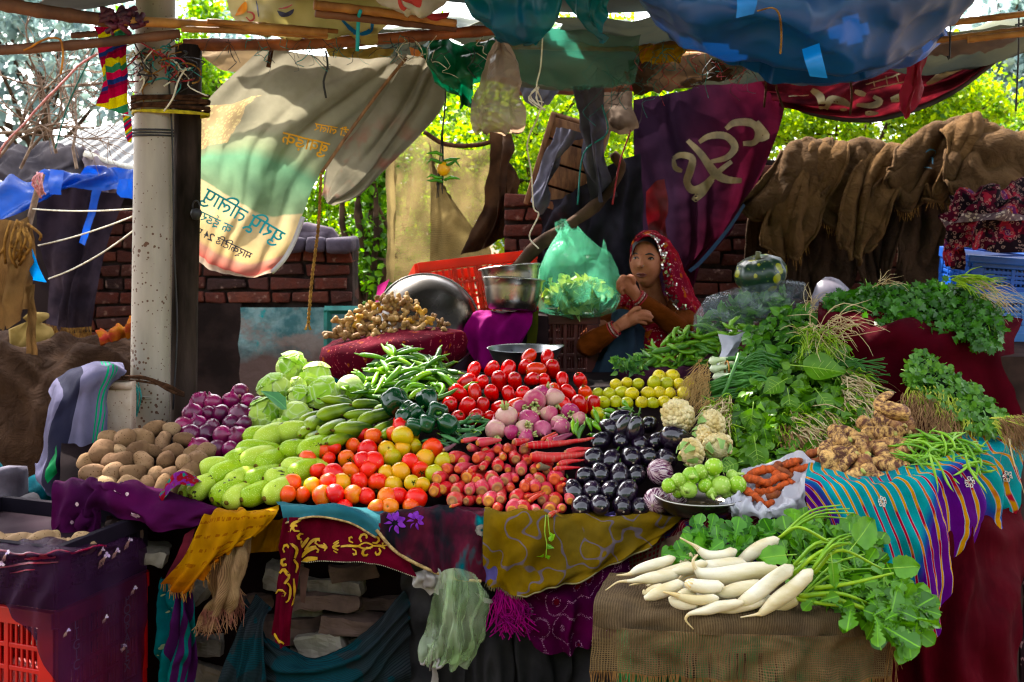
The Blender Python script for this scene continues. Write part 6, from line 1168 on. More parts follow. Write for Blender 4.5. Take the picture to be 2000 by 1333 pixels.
CU=[(490,430,750,462,70),(745,462,940,480,82),(480,560,770,520,118),(670,555,930,535,80),(790,600,1085,545,112),(350,600,500,550,80),(435,625,530,610,112),(505,665,660,640,120),(620,645,890,690,130),(370,680,470,672,100),(430,735,520,722,92),(520,752,600,740,84),(570,742,745,735,104),(440,808,560,790,84),(395,835,470,815,76),(905,655,1065,632,84),(980,695,1070,680,84),(930,510,1000,500,66),(600,440,700,430,60),(690,620,800,600,70)]
for k,(x0,y0,x1,y1,t)in enumerate(CU):
 a,b=z3(x0,y0),z3(x1,y1);px,py=(a[0]+b[0])/2,(a[1]+b[1])/2;Y=Yv(py,-.06+.02*(k>12));ln=math.hypot(b[0]-a[0],b[1]-a[1])*Y/F;th=t/3.92*Y/F
 dd=P(*b,Y)-P(*a,Y);L=max(.14*th/.045,ln);dy=math.sqrt(max(0,L*L-ln*ln));d=Vector((dd.x,dy,dd.z))
 m=TR(P(px,py,Y),along(d,0),1)@Matrix.Diagonal((th/.045,th/.045,L/.14,1))
 dup(cuc[(2 if k==4 else k)%4],m,f'{("thick", "curved", "dark", "pale ended")[k % 4]} green cucumber, {ORD[1+k % 7]} along the {("top", "middle", "lowest")[k//7]} layer from the cabbages','cucumber','cucumbers stacked by the cabbages')
# capsicums
CAM_=simple('capsicum_skin',C('#0a2a14'),C('#103e20'),9,rough=.2,spec=.45,coat=.1)
mb=MB();mb.lathe([(0,-.030),(.012,-.034),(.024,-.028),(.030,-.01),(.032,.008),(.028,.026),(.016,.032),(.006,.026),(0,.024)],32,None,4,.11);cpp=mb.build('capsicum',CAM_,link=False)
mb=MB();mb.tube([Vector((0,0,.022)),Vector((.002,0,.034)),Vector((.008,0,.042))],[.006,.004,.004],8);sub('stem',mb,simple('capsicum_stem',C('#4a7a2a')),cpp)
for k,(px,py,d,lab)in enumerate(((772,786,54,'largest dark green capsicum nearest the cucumbers'),(834,782,40,'squarish capsicum under the chillies'),(853,806,44,'ribbed capsicum with its lobes facing the front'),(810,810,36,'capsicum in the middle of the group'),(832,829,38,'ridged capsicum lowest in the middle'),(874,829,36,'capsicum touching the dark bean pods'),(788,817,32,'small shaded capsicum below the largest one'),(808,834,32,'dull capsicum lying next to the tomatoes'),(797,800,30,'little capsicum tucked behind the others'))):
 Y=Yv(py,-.13);s=d*Y/F/.064;dup(cpp,TR(P(px,py,Y),Euler(((2.0,.4,1.5,.8,1.7,1.2,.5,2,1)[k],u(-.5,.5),u(0,6))),s),lab,'capsicum','green capsicums')
# chillies
CHM=[simple(n,C(a),C(b),30,rough=.3,spec=.32)for n,a,b in(('chilli_bright','#86ac10','#6a920c'),('chilli_mid','#64900e','#4a740c'),('chilli_dark','#3a620c','#2a4c08'))]
def chilli(L,r,bend,name,mat,stem=True,n=8):
 path=[Vector((bend*math.sin(math.pi*t*.9)*L,.12*bend*L*math.sin(5*t),L*(t-.5)))for t in np.linspace(0,1,10)]
 mb=MB();mb.tube(path,[r*x for x in(.5,.85,1,1,.98,.92,.82,.65,.4,.05)],n);g=mb.build(name,mat,link=False)
 if stem:
  mb=MB();p=path[0];mb.tube([p+Vector((0,0,.002)),p+Vector((0,0,-.004)),p+Vector((.002,.002,-.022))],[r*.6,r*.4,r*.22],6);sub('stem',mb,simple('chilli_stem',C('#7a9a3a'),C('#5a7a2a'),60),g)
 return g
chi=[chilli(L,r,b,'green_chilli',CHM[0])for L,r,b in((.10,.009,.05),(.115,.0095,.16),(.095,.010,.28),(.12,.0085,-.12),(.09,.0105,.1),(.105,.009,.4))]
CP=[(686,762),(712,712),(735,690),(792,674),(852,690),(900,730),(910,752),(890,770),(830,776),(765,778),(715,782)]
def pxr(poly,row):ys=[p[1]for p in poly];return row
CHT=['slender','curled','plump','straight','short','hooked']
def strew(protos,poly,dx,dy,Yf,mats,what,heap,end,cat,grp,sc=(.85,1.15),tilt=.35,layers=2,names=None,cn=None):
 for ly in range(layers):
  for px,py,row,k in lattice(poly,dx,dy,.4):
   i=random.randrange(len(protos));a=u(0,6.3);d=Vector((math.cos(a),math.sin(a)*.8,u(-tilt,tilt)*.7+.2*math.sin(a)));m=random.randrange(len(mats));s=u(*sc)
   nm=(names[i]if names else '')+' '+(cn[m]if cn else '')
   dup(protos[i],TR(P(px,py,Yf(py)+ly*.03+u(-.015,.01)),along(d),s),('' if layers==1 else 'upper ' if ly==0 else 'buried ')+rowlabel(f'{nm.strip()} {what}',row,k,heap,end),cat,grp,mats[m])
strew(chi,CP,25,10,lambda y:Yv(y,-.05),CHM,'chilli','chilli heap','cabbage end','chilli','green chillies in a heap',(.8,1.1),names=CHT,cn=['bright','mid green','dark'],layers=1)
strew(chi,[(700,770),(735,705),(795,684),(850,700),(895,740),(880,775),(760,785)],36,15,lambda y:Yv(y,.0),CHM[1:],'chilli','chilli heap','cabbage end','chilli','green chillies in a heap',(.8,1.1),names=CHT,cn=['mid green','dark'],layers=1)
mb=MB();pr0=[P(x,y+8,Yv(y,.03))for x,y in CP];cc_=P(800,740,3.74);mb.add(pr0+[cc_+Vector((0,.05,.02))],[(i,(i+1)%len(pr0),len(pr0))for i in range(len(pr0))]);
tag(mb.build('heap_cloth',simple('leaf_green_cloth',C('#1a300c'),C('#12240a'),9,rough=.9)),'dark green cloth under the chilli heap','cloth')
# dark flat pods
POD=[simple(n,C(a),C(b),30,rough=.45)for n,a,b in(('pod_dark','#27452a','#34583a'),('pod_mid','#3a6a3a','#4a7a48'))]
def pod(L,w_,t,bend,name,mat):
 path=[Vector((bend*math.sin(math.pi*q)*L,0,L*(q-.5)))for q in np.linspace(0,1,9)]
 mb=MB();mb.tube(path,[w_*x for x in(.15,.7,.95,1.05,1,1.05,.95,.65,.05)],8,True,t);g=mb.build(name,mat,link=False)
 mb=MB();p=path[0];mb.tube([p,p+Vector((.001,.001,-.012))],[w_*.25,w_*.15],5);sub('stem',mb,MATS['chilli_stem'],g);return g
pods=[pod(.075,.0075,.45,b,'bean_pod',POD[0])for b in(.05,.12,-.08)]
strew(pods,[(838,872),(850,848),(878,822),(950,804),(956,822),(940,842),(905,868),(860,874)],17,9,lambda y:Yv(y,-.06),POD,'flat bean pod','flat pod pile','tomato end','bean pod','flat bean pods',(.8,1.1),.6,1,['straight','arched','bowed'],['blackish green','mid green'])
# round tomatoes
TM={}
for n,a,b,lo,hi in(('red','#c0140a','#c22a0a',.5,.75),('red_orange','#cc2e08','#cc520a',.45,.68),('orange','#cc4c08','#cc760c',.42,.66),('yellow','#c88e08','#b0a01c',.4,.65),('green','#a09a1c','#c08c18',.4,.62)):
 k=NT('tomato_'+n);v=k.co('Object',rnd=True);z=k.sep(k.co('Object'))[2];f=k.ramp(k.math('ADD',k.noise(v,14,3),k.math('MULTIPLY',z,5.5)),[(lo,NT.g(0)),(hi+.06,NT.g(1))])
 col=k.mix(f,C(a),C(b));col=k.mix(k.math('LESS_THAN',k.voro(v,130),.12),col,C('#c89a50'));k.sh(col=col,rough=.34,spec=.33,coat=0,nrm=k.bump(k.noise(v,40,2),.04,.004));k.b.inputs['Subsurface Radius'].default_value=(.01,.003,.001);k.b.inputs['Subsurface Scale'].default_value=.3;TM[n]=k.m
CALM=simple('calyx_green',C('#31451c'),C('#1c2c10'),60,rough=.8)
def calyx(r,n=5,z=0,L=.012,stemL=.008):
 mb=MB()
 for i in range(n):
  a=2*math.pi*i/n+u(-.2,.2);p=Vector((0,0,z));q=Vector((math.cos(a)*L*.55,math.sin(a)*L*.55,z+.0015));t=Vector((math.cos(a)*L,math.sin(a)*L,z+u(-.001,.004)));s=Vector((-math.sin(a),math.cos(a),0))*L*.16
  mb.add([p,q-s,t,q+s,q+Vector((0,0,.001))],[(0,1,4),(1,2,4),(2,3,4),(3,0,4)])
 mb.tube([Vector((0,0,z)),Vector((.001,0,z+stemL))],[.0025,.002],6);return mb
tom=[]
for i in range(5):
 mb=MB();mb.lathe([(0,-.0235),(.008,-.0232),(.018,-.0195),(.0255,-.010),(.0278,0),(.0265,.010),(.021,.018),(.013,.0222),(.006,.0222),(.002,.0205),(0,.0202)],20,None,(0,5,4,0,6)[i],.018);mb.jig(.0018,30,i);g=mb.build('round_tomato',TM['red'],link=False)
 if i in(1,3):sub('calyx',calyx(.02,5,.021),CALM,g)
 else:
  mb=MB();mb.lathe([(.0035,.0212),(.002,.0222),(0,.0224)],8);sub('stem_scar',mb,simple('stem_scar',C('#8a6a2a'),C('#5a4a1c'),90),g)
 tom.append(g)
TN=list(TM);TW={'red':'ripe red','red_orange':'red orange','orange':'orange','yellow':'golden yellow','green':'yellowish green'}
TP=[(543,962),(560,935),(585,915),(588,888),(640,862),(690,850),(716,833),(745,832),(775,815),(800,812),(815,850),(868,866),(875,893),(846,935),(836,990),(822,1003),(555,985)]
for px,py,row,k in lattice(TP,32,23.5,.2):
 if px>730 and py<955:n=random.choices(TN,[2,3,2,4,3])[0]
 elif px<640:n=random.choices(TN,[2,3,7,1,0])[0]
 else:n=random.choices(TN,[4,7,5,1,1])[0]
 s=u(.78,1.15);Y=Yv(py,-.035+u(-.03,.012))
 dup(random.choice(tom),TR(P(px,py,Y),None,s),rowlabel(f'{SZ(s)} {TW[n]} round tomato',row,k,'tomato heap','gourd end'),'tomato','round tomatoes in a heap',TM[n])
dup(tom[0],TR(P(788,834,3.36),Euler((.5,.4,0)),1.2),'big ripe red tomato crowning the round tomato heap','tomato','round tomatoes in a heap',TM['red'])
dup(tom[2],TR(P(786,852,3.3),Euler((2.5,.4,0)),1.15),'golden tomato directly beneath the crowning red tomato','tomato','round tomatoes in a heap',TM['yellow'])
# plum tomatoes
PLM=[simple(n,C(a),C(b),12,rough=.2,spec=.42,coat=.1)for n,a,b in(('plum_red','#b8120e','#a00e10'),('plum_scarlet','#c8220f','#b81a10'),('plum_orange','#cc4414','#b8280f'))]
plu=[]
for i in range(3):
 mb=MB();mb.lathe([(0,-.034),(.008,-.0325),(.017,-.025),(.0225,-.012),(.0245,.002),(.0235,.016),(.018,.027),(.010,.0325),(.004,.033),(0,.032)],18);mb.jig(.002,25,i);g=mb.build('plum_tomato',PLM[0],link=False)
 mb=MB();mb.lathe([(.004,.0322),(.003,.0338),(0,.0338)],8);sub('stem_scar',mb,MATS['stem_scar'],g)
 if i==1:sub('calyx',calyx(.02,5,.033,.010),CALM,g)
 plu.append(g)
PP=[(866,803),(880,770),(900,742),(925,722),(965,712),(1010,696),(1050,690),(1080,692),(1100,722),(1140,742),(1160,765),(1158,800),(1120,812),(1060,820),(980,822),(905,828),(880,822)]
for px,py,row,k in lattice(PP,31,24,.16):
 m=random.choices([0,1,2],[5,5,2])[0];s=u(.85,1.15);Y=Yv(py,-.0+u(-.03,.015))
 e=Euler((u(-.9,.9),u(-.9,.9),u(0,6)))if u(0,1)<.7 else None
 dup(random.choice(plu),TR(P(px,py,Y),e,s),rowlabel(f'{SZ(s)} {("deep red", "scarlet", "orange red")[m]} plum tomato',row,k,'plum tomato heap','capsicum end'),'plum tomato','plum tomatoes in a heap',PLM[m])
# turnips
TUM=[]
for n,a,b in(('turnip_pink','#a03a5a','#b88a80'),('turnip_magenta','#942a58','#a85a70'),('turnip_pale','#b89488','#a85a6c')):
 k=NT(n);v=k.co('Object',rnd=True);z=k.sep(k.co('Object'))[2];f=k.ramp(k.math('ADD',k.noise(v,18,5,.6),k.math('MULTIPLY',z,-7)),[(.42,NT.g(0)),(.68,NT.g(1))]);col=k.mix(f,C(a),C(b));col=k.mix(k.math('GREATER_THAN',k.noise(k.co('Object',(1,1,3),True),40,4),.62),col,C('#b8a080'))
 k.sh(col=col,rough=.5,spec=.35,nrm=k.bump(k.noise(v,50,4),.25,.005));TUM.append(k.m)
mb=MB();mb.lathe([(0,-.052),(.002,-.045),(.005,-.034),(.016,-.026),(.027,-.012),(.030,0),(.027,.012),(.019,.020),(.010,.021),(0,.020)],20);mb.jig(.003,22);tur=mb.build('turnip',TUM[0],link=False)
mb=MB()
for i in range(6):a=i*1.05;mb.tube([Vector((.004*math.cos(a),.004*math.sin(a),.019)),Vector((.008*math.cos(a),.008*math.sin(a),.030)),Vector((.011*math.cos(a),.011*math.sin(a),.033+.004*(i%3)))],[.004,.0035,.003],6)
sub('cut_stalk',mb,simple('turnip_stalk',C('#8a9a58'),C('#b0a878'),60),tur)
for k,(px,py,d,e,m,lab)in enumerate(((1044,784,47,(1.75,.1,0),0,'pink turnip with its cut stalks facing the front'),(989,814,47,(.25,-.15,0),2,'flat topped pale turnip with brown crown'),(1084,780,40,(2.6,.4,1),2,'palest turnip highest beside the plum tomatoes'),(1075,811,37,(2.2,1.1,2),0,'smooth pink turnip in the middle'),(1113,806,37,(1.5,1.3,0),1,'magenta turnip nearest the limes'),(968,841,42,(2.4,-.2,0),2,'upturned pale turnip with stalks at its bottom'),(1033,821,44,(.9,.6,2),1,'deep magenta turnip under the stalk facing one'),(1024,838,37,(.8,-.6,1),2,'banded turnip just above the carrots'),(1059,839,37,(1.2,1.0,3),1,'dark magenta turnip just above the long carrots'),(1016,797,32,(2,2,1),0,'turnip half hidden behind the stalk facing one'),(1062,768,34,(.5,.5,1),1,'topmost dull turnip with a green stalk'),(1099,834,34,(1.5,.7,2),1,'turnip touching the green peppers'),(1133,819,30,(2,1,2),0,'turnip partly covered by the green peppers'),(1000,845,30,(1,2,1),1,'small shaded turnip next to upturned pale one'),(1030,853,30,(1,1,1),1,'little turnip peeking out over the carrots'),(1090,826,30,(.4,1,1),2,'turnip with a green top near the peppers'))):
 Y=Yv(py,-.06-(.03 if k<3 else 0));s=d*Y/F/.06;dup(tur,TR(P(px,py,Y),Euler(e),s),lab,'turnip','pink turnips',TUM[m])
# carrots
CRM=[]
for n,a,b in(('carrot_red','#b81824','#a0142a'),('carrot_pink','#b83044','#a83848'),('carrot_orange','#b83a14','#9a2a14')):
 k=NT(n);v=k.co('Object',rnd=True);col=k.mix(k.noise(v,20,4),C(a),C(b));r=k.math('GREATER_THAN',k.noise(k.co('Object',(1,1,7),True),26,3),.6);col=k.mix(k.math('MULTIPLY',r,.6),col,C('#a86a5c'));d=k.ramp(k.noise(v,12,5,.65),[(.48,NT.g(0)),(.66,NT.g(.4))]);col=k.mix(d,col,C('#a05a48'))
 k.sh(col=col,rough=.45,spec=.35,nrm=k.bump(k.noise(k.co('Object',(1,1,5),True),60,3),.3,.004));CRM.append(k.m)
CTM=[]
for n,a,b,c_ in(('carrot_cut_yellow','#b87a34','#985a2c','#a43c38'),('carrot_cut_orange','#bc5428','#a84226','#a43438'),('carrot_cut_tan','#a06c40','#7a5034','#a04a44')):
 k=NT(n);x,y,z=k.sep(k.co('Object'));r=k.math('SQRT',k.math('ADD',k.math('MULTIPLY',x,x),k.math('MULTIPLY',y,y)));v=k.co('Object',rnd=True)
 col=k.ramp(k.math('ADD',k.math('MULTIPLY',r,38),k.math('MULTIPLY',k.noise(v,60,3),.3)),[(.3,C(a)),(.45,C(b)),(.62,C(a)),(.95,C(c_))]);k.sh(col=col,rough=.7,nrm=k.bump(k.noise(v,120,3),.4,.003));CTM.append(k.m)
def carrot(L,r,mat,cut,bend=.05,i=0,long=False):
 path=[Vector((bend*L*t*t,.03*L*math.sin(4*t),-L*t))for t in np.linspace(0,1,14)]
 rr=[r*(.62 if q==0 else .97 if q==1 else 1)*(1-.72*t**(1.1 if not long else 1.35))for q,t in enumerate(np.linspace(0,1,14))];rr[-1]=r*.05
 mb=MB();mb.tube(path,rr,14,False);mb.jig(.0022,32,i);g=mb.build('carrot',mat,link=False)
 mb=MB();mb.lathe([(r*.66,-.001),(r*.56,.003),(r*.4,.0045),(r*.2,.0035),(0,.003)],14);mb.jig(.0018,40,i);sub('cut_crown',mb,cut,g);return g
crt=[carrot(.15,.02,CRM[0],CTM[i%3],.06*(i-2),i)for i in range(6)]
CR0=[(842,958),(850,925),(868,895),(895,872),(935,862),(985,862),(1030,872),(1050,900),(1085,930),(1105,955),(1124,985),(1115,1003),(1050,1004),(985,1003),(920,990),(858,990)]
CW=['bright red','dusty pink','orange']
for px,py,row,k in lattice(CR0,25.5,19.5,.22):
 m=random.choices([0,1,2],[6,5,1])[0];s=u(.62,1.15)*(1.1 if py>930 else .9);Y=Yv(py,-.07+u(-.02,.02));d=Vector((u(-.25,.15)-(.25 if px<930 else 0),-1,u(-.06,.22)))
 dup(random.choice(crt),TR(P(px,py,Y),along(d),s),rowlabel(f'{SZ(s*1.1)} {CW[m]} carrot',row,k,'carrot heap','tomato end'),'carrot','red carrots stacked end on',CRM[m])
def z4(x,y):return 840+x/3.92,680+y/3.92
LCR=[(745,745,1268,712,62,0,'long red carrot lying on top under the turnips'),(775,832,1262,812,92,0,'thickest long red carrot lying sideways'),(640,722,760,705,66,0,'short red carrot behind the top long carrot'),(945,722,1090,648,70,3,'purple carrot lying by the green peppers'),(860,705,965,640,40,2,'slim orange carrot beside the purple carrot'),(900,715,985,660,50,1,'pale pink carrot next to the purple carrot'),(985,892,1185,850,46,0,'narrow red carrot tip beneath the thickest one'),(955,930,1155,905,40,0,'thin red carrot tip touching the aubergines'),(1040,800,1275,770,56,0,'red carrot tip between the two longest carrots'),(365,730,555,705,74,1,'pinkish carrot lying flat at the top of the heap'),(250,715,420,690,46,1,'pale thin carrot at the back of the heap'),(110,780,200,735,40,4,'shrivelled mauve carrot next to the bean pods'),(765,1170,890,1100,44,2,'thin orange carrot lying on the front row'),(740,1140,870,1090,28,2,'very thin orange carrot in the front row'),(915,1285,1000,1240,46,2,'small orange carrot hanging over the cloth edge'),(160,1215,230,1195,30,2,'little crooked orange root on the table edge'),(1020,1045,1095,1048,36,2,'orange carrot tip by the lower aubergines'),(1010,1000,1070,1020,40,0,'red carrot pointing at the lower aubergines'),(830,905,920,920,66,5,'greenish grey topped carrot under the thickest one')]
LM=[CRM[0],CRM[1],CRM[2],simple('carrot_purple',C('#5c1a38'),C('#74283e'),20,rough=.45),simple('carrot_mauve',C('#6a4a50'),C('#54383c'),20,rough=.8),simple('carrot_grey',C('#6a6048'),C('#4f4a38'),30,rough=.7)]
for k,(x0,y0,x1,y1,t,m,lab)in enumerate(LCR):
 a,b=z4(x0,y0),z4(x1,y1);Y=Yv((a[1]+b[1])/2,-.12 if k<9 else-.10);pa,pb_=P(*a,Y),P(*b,Y+.03);L=(pb_-pa).length;r=t/3.92*Y/F/2
 g=carrot(L,r,LM[m],CTM[k%3],u(-.05,.05),k,True);COL.objects.link(g)
 for ch in g.children:COL.objects.link(ch)
 g.matrix_world=TR(pa,along(pa-pb_),1);tag(g,lab,'carrot','red carrots stacked end on')
# limes
LIM=[simple(n,C(a),C(b),25,rough=.35,bump=.15,bsc=180,spots=(C('#7a6a1c'),170,.2))for n,a,b in(('lime_yellow','#d4c008','#c0ac0e'),('lime_green','#b8b410','#a2a412'))]
lim=pr('lime',[(0,-.0245),(.004,-.0235),(.012,-.020),(.019,-.010),(.0215,0),(.019,.010),(.012,.019),(.004,.0225),(.002,.0235),(0,.0238)],16,jig=.001,mat=LIM[0])
mb=MB();mb.lathe([(.0025,.0225),(.0015,.0245),(0,.0245)],6);sub('stem_button',mb,simple('lime_button',C('#5a5a20')),lim)
for px,py,row,k in lattice([(1140,806),(1160,768),(1200,752),(1240,742),(1300,732),(1350,734),(1352,770),(1340,805),(1290,806),(1210,792),(1160,815)],24.5,18.5,.16):
 m=int(u(0,1)<(.75 if px<1230 else .35));s=u(.85,1.15);Y=Yv(py,.05+u(-.02,.01))
 dup(lim,TR(P(px,py,Y),None,s),rowlabel(f'{SZ(s)} {("yellow", "greenish")[m]} lime',row,k,'lime heap','tomato end'),'lime','limes in a heap',LIM[m])
# green peppers
pep=[chilli(L,r,b,'green_pepper',CHM[1],n=12)for L,r,b in((.085,.0125,.15),(.075,.0135,.3),(.09,.012,.05))]
PE=[(1180,590,1148,715),(1245,560,1315,655),(1095,565,1100,650),(1130,570,1140,690),(1335,530,1305,640),(1260,480,1300,600),(1470,470,1560,495),(1340,480,1410,500),(1350,510,1400,540),(1200,540,1230,640),(1480,530,1570,540),(1380,580,1470,560),(1230,660,1300,650),(1490,420,1520,470)]
for k,(x0,y0,x1,y1)in enumerate(PE):
 a,b=z4(x0,y0),z4(x1,y1);Y=Yv((a[1]+b[1])/2,-.11);pa,pb_=P(*a,Y+.02),P(*b,Y-.01);L=max(.05,(pb_-pa).length)
 dup(pep[k%3],TR((pa+pb_)/2,along(pb_-pa),L/.085 if L<.1 else 1.1),f'{("glossy", "bent", "stout", "twisted", "light", "dark", "short")[k % 7]} green pepper, {ORD[k+1]} from the turnip end of the pepper pile','pepper','green peppers between limes and carrots',CHM[0]if k in(2,4)else CHM[1]if k%2 else CHM[2])
# aubergines
AUM=simple('aubergine_skin',C('#0d0812'),C('#170a1c'),9,rough=.13,spec=.55,coat=.35)
AUC=simple('aubergine_calyx',C('#4a6a2a'),C('#2f4a1c'),50,rough=.7)
mb=MB();mb.lathe([(0,-.036),(.010,-.0345),(.020,-.027),(.0255,-.014),(.027,0),(.025,.014),(.020,.028),(.013,.038),(.006,.043),(0,.044)],18);mb.jig(.0022,22);aub=mb.build('aubergine',AUM,link=False)
cm_=calyx(.02,5,.041,.021,.03);cm_.v=[(x,y,z-((x*x+y*y)**.5)*.5)for x,y,z in cm_.v];sub('calyx',cm_,AUC,aub)
mb=MB();mb.lathe([(.003,-.0362),(.0015,-.0372),(0,-.0372)],8);sub('blossom_scar',mb,simple('pale_scar',C('#8a7a6a')),aub)
AP=[(1103,965),(1106,922),(1135,890),(1160,872),(1168,842),(1205,815),(1262,812),(1300,835),(1312,870),(1300,905),(1262,915),(1255,965),(1262,1003),(1115,1003)]
for px,py,row,k in lattice(AP,36,31,.14):
 s=u(.88,1.12);Y=Yv(py,-.08+u(-.015,.015));d=Vector((u(-.45,.45)+.15,1,u(.0,.5)))if py>880 else Vector((u(-.8,.8),1,u(-.2,.5)))
 dup(aub,TR(P(px,py,Y),along(d),s),rowlabel(f'{SZ(s)} glossy black aubergine',row,k,'aubergine heap','carrot end'),'aubergine','black aubergines stacked by the carrots')
for px,py,d,s,lab in((1325,863,(.7,.5,-.55),1.5,'large long aubergine leaning on the cauliflowers'),(1240,842,(.2,-.3,1),1.1,'aubergine with its green stalk standing up'),(1218,836,(.4,-.2,1),1.0,'aubergine with upright stalk next to the other stalked one'),(1212,818,(1,.4,.2),1.0,'aubergine lying at the top beside the peppers')):
 Y=Yv(py,-.13);m=TR(P(px,py,Y),along(d),s);dup(aub,m@Matrix.Diagonal((1,1,1.25 if s>1.3 else 1,1)),lab,'aubergine','black aubergines stacked by the carrots')
k=NT('striped_aubergine_skin');v=k.co('Object',rnd=True);x,y,z=k.sep(k.co('Object'));ang=k.math('ARCTAN2',y,x);cv=k.n('CombineXYZ',{0:k.math('MULTIPLY',ang,3.2),1:k.math('MULTIPLY',z,22),2:0}).outputs[0]
col=k.mix(k.ramp(k.noise(cv,2.4,4,.6),[(.46,NT.g(0)),(.56,NT.g(1))]),C('#4a0c38'),C('#b8a0a4'));k.sh(col=col,rough=.2,spec=.5,coat=.2)
SAM=k.m
mb=MB();mb.lathe([(0,-.034),(.012,-.032),(.024,-.024),(.032,-.010),(.034,0),(.031,.014),(.022,.026),(.010,.033),(0,.034)],24);sau=mb.build('striped_aubergine',SAM,link=False)
mb=MB();mb.lathe([(.004,-.034),(.002,-.0355),(0,-.0355)],8);sub('blossom_scar',mb,MATS['pale_scar'],sau)
for px,py,s,d,lab in((1289,922,1.08,(.9,.4,-.3),'upper purple and white striped aubergine'),(1282,979,1.05,(.45,1,.1),'lower purple and white striped aubergine with pale blossom end'),(1322,975,.8,(.3,1,.2),'striped aubergine half hidden behind the round gourd bowl')):
 dup(sau,TR(P(px,py,Yv(py,-.10)),along(d),s),lab,'aubergine','striped aubergines')
# cauliflowers
CFM=simple('cauliflower_curd',C('#d4c6a0'),C('#b8a474'),30,5,rough=.8,bump=.9,bsc=160,sss=.05)
CLM=leafmat('cauliflower_leaf',C('#5a8a4a'),C('#8aa868'),tr=.2)
def cauli(i):
 mb=MB()
 for k in range(70):
  a=k*2.39996;z=1-1.35*k/70;r=math.sqrt(max(0,1-z*z));p=Vector((r*math.cos(a),r*math.sin(a),z*.82))*.043*u(.92,1.05)
  q=MB();q.lathe(sphere_prof(u(.009,.013),u(.008,.011),0,6),8,Matrix.Translation(p));q.jig(.003,160,k);mb.add(q.v,q.f)
 mb.lathe(sphere_prof(.04,.036,0,9),14)
 g=mb.build('cauliflower',CFM,link=False)
 for j in range(6):
  a=j*1.05+u(-.2,.2);q=MB();rows=[]
  for t in np.linspace(0,1,6):
   rr=.027+.02*math.sin(t*2.2);rows.append([Vector((math.cos(a+w_*(.2+.16*t))*rr,math.sin(a+w_*(.2+.16*t))*rr,-.045+.045*t+.003*math.sin(w_*7)))for w_ in np.linspace(-1,1,6)])
  q.grid(rows);sub('leaf',q,CLM,g)
 return g
cau=[cauli(i)for i in range(2)]
for k,(px,py,d,e,lab)in enumerate(((1324,813,66,(1.15,.1,.3),'creamy cauliflower nearest the limes'),(1392,828,56,(1.2,.5,1),'cauliflower under the spring onion roots'),(1350,884,56,(1.3,.6,2),'yellowish cauliflower beside the long aubergine'),(1402,874,58,(1.1,.3,3),'cauliflower dusted with fallen roots over the round gourds'),(1372,850,40,(1.6,0,1),'small cauliflower hidden among the other four'))):
 Y=Yv(py,-.22);s=d*Y/F/.1;dup(cau[k%2],TR(P(px,py,Y),Euler(e),s),lab,'cauliflower','cauliflowers beside the aubergines')
# round gourds in a dark bowl
bw=empty('dark_bowl',P(1367,1003,2.98));tag(bw,'wide dark metal bowl holding small round gourds','bowl');
mb=MB();mb.lathe([(0,0),(.06,.001),(.09,.008),(.112,.028),(.120,.046),(.121,.050),(.117,.048),(.108,.030),(.085,.012),(0,.006)],36);mb.build('bowl_body',M['steel_dark'],bw)
mb=MB();mb.tube([Vector((.1205*math.cos(t),.1205*math.sin(t),.0495))for t in np.linspace(0,2*math.pi,40)],.003,6,False);mb.build('rim',M['steel'],bw)
TIM=[simple(n,C(a),C(b),20,rough=.45,spots=(C('#a8bc70'),120,.32),bump=.1)for n,a,b in(('tinda_green','#6f9a2e','#8aac40'),('tinda_pale','#93b056','#7fa040'))]
mb=MB();mb.lathe(sphere_prof(.025,.023,0,12),20,None,8,.015);tin=mb.build('round_gourd',TIM[0],link=False)
mb=MB();mb.tube([Vector((0,0,.020)),Vector((0,0,.028)),Vector((.006,0,.046))],[.010,.0055,.005],8);sub('stem',mb,simple('tinda_stem',C('#8aa850'),C('#a8bc70'),60),tin)
for k,(px,py,d,e)in enumerate(((1306,949,30,(1,2,1)),(1326,939,32,(2.6,.4,1)),(1350,930,36,(1.4,-.6,0)),(1367,922,32,(2.8,.2,2)),(1394,912,37,(2.9,.2,2)),(1345,957,35,(1.2,-1.2,0)),(1377,949,30,(2.5,-.3,1)),(1408,949,41,(2.9,-.3,1)),(1440,947,36,(1.5,.2,3)),(1390,962,26,(1.9,.3,0)),(1325,960,28,(1.5,-1.2,2)),(1420,963,28,(2,1,1)),(1385,935,32,(2,1,2)),(1430,930,26,(1,1,1)))):
 dup(tin,TR(P(px,py,2.94+.02*((960-py)/50)+.02*(k>9)),Euler(e),d*2.94/F/.05),f'{("dark", "pale")[k % 2]} round gourd, {ORD[k+1]} counted from the aubergine side in the dark bowl','round gourd','round gourds in the dark bowl',TIM[k%2])
# turmeric in a white bag
WB=simple('white_plastic',C('#c8c6cc'),C('#b0aeb8'),8,rough=.35,tr=.35,trc=C('#d8d4d8'),bump=.3,bsc=40)
wb=Cloth([[(1450,925,3.06),(1500,905,3.1),(1560,890,3.1),(1592,905,3.02)],[(1440,955,2.95),(1470,985,2.92),(1520,985,2.92),(1580,930,2.93)],[(1432,985,2.9),(1475,1000,2.87),(1530,990,2.87),(1576,970,2.89)],[(1425,1000,2.92),(1480,1010,2.88),(1535,1012,2.88),(1574,1010,2.9)]],[(.010,4,.5,.1,.3),(.006,7,-1,.5,.2)],(.022,11),.05,seed=120)
o=wb.build('white_bag',WB,50,34,label='white plastic bag opened round the turmeric roots',cat='bag')
Cloth([[(1405,985,2.93),(1425,970,2.9),(1445,960,2.92)],[(1412,1000,2.92),(1432,992,2.88),(1455,985,2.9)],[(1432,1010,2.92),(1450,1010,2.9),(1478,1005,2.9)]],[(.008,3,.3,0,0)],(.02,11),seed=121).build('bag_handle',WB,24,16,o)
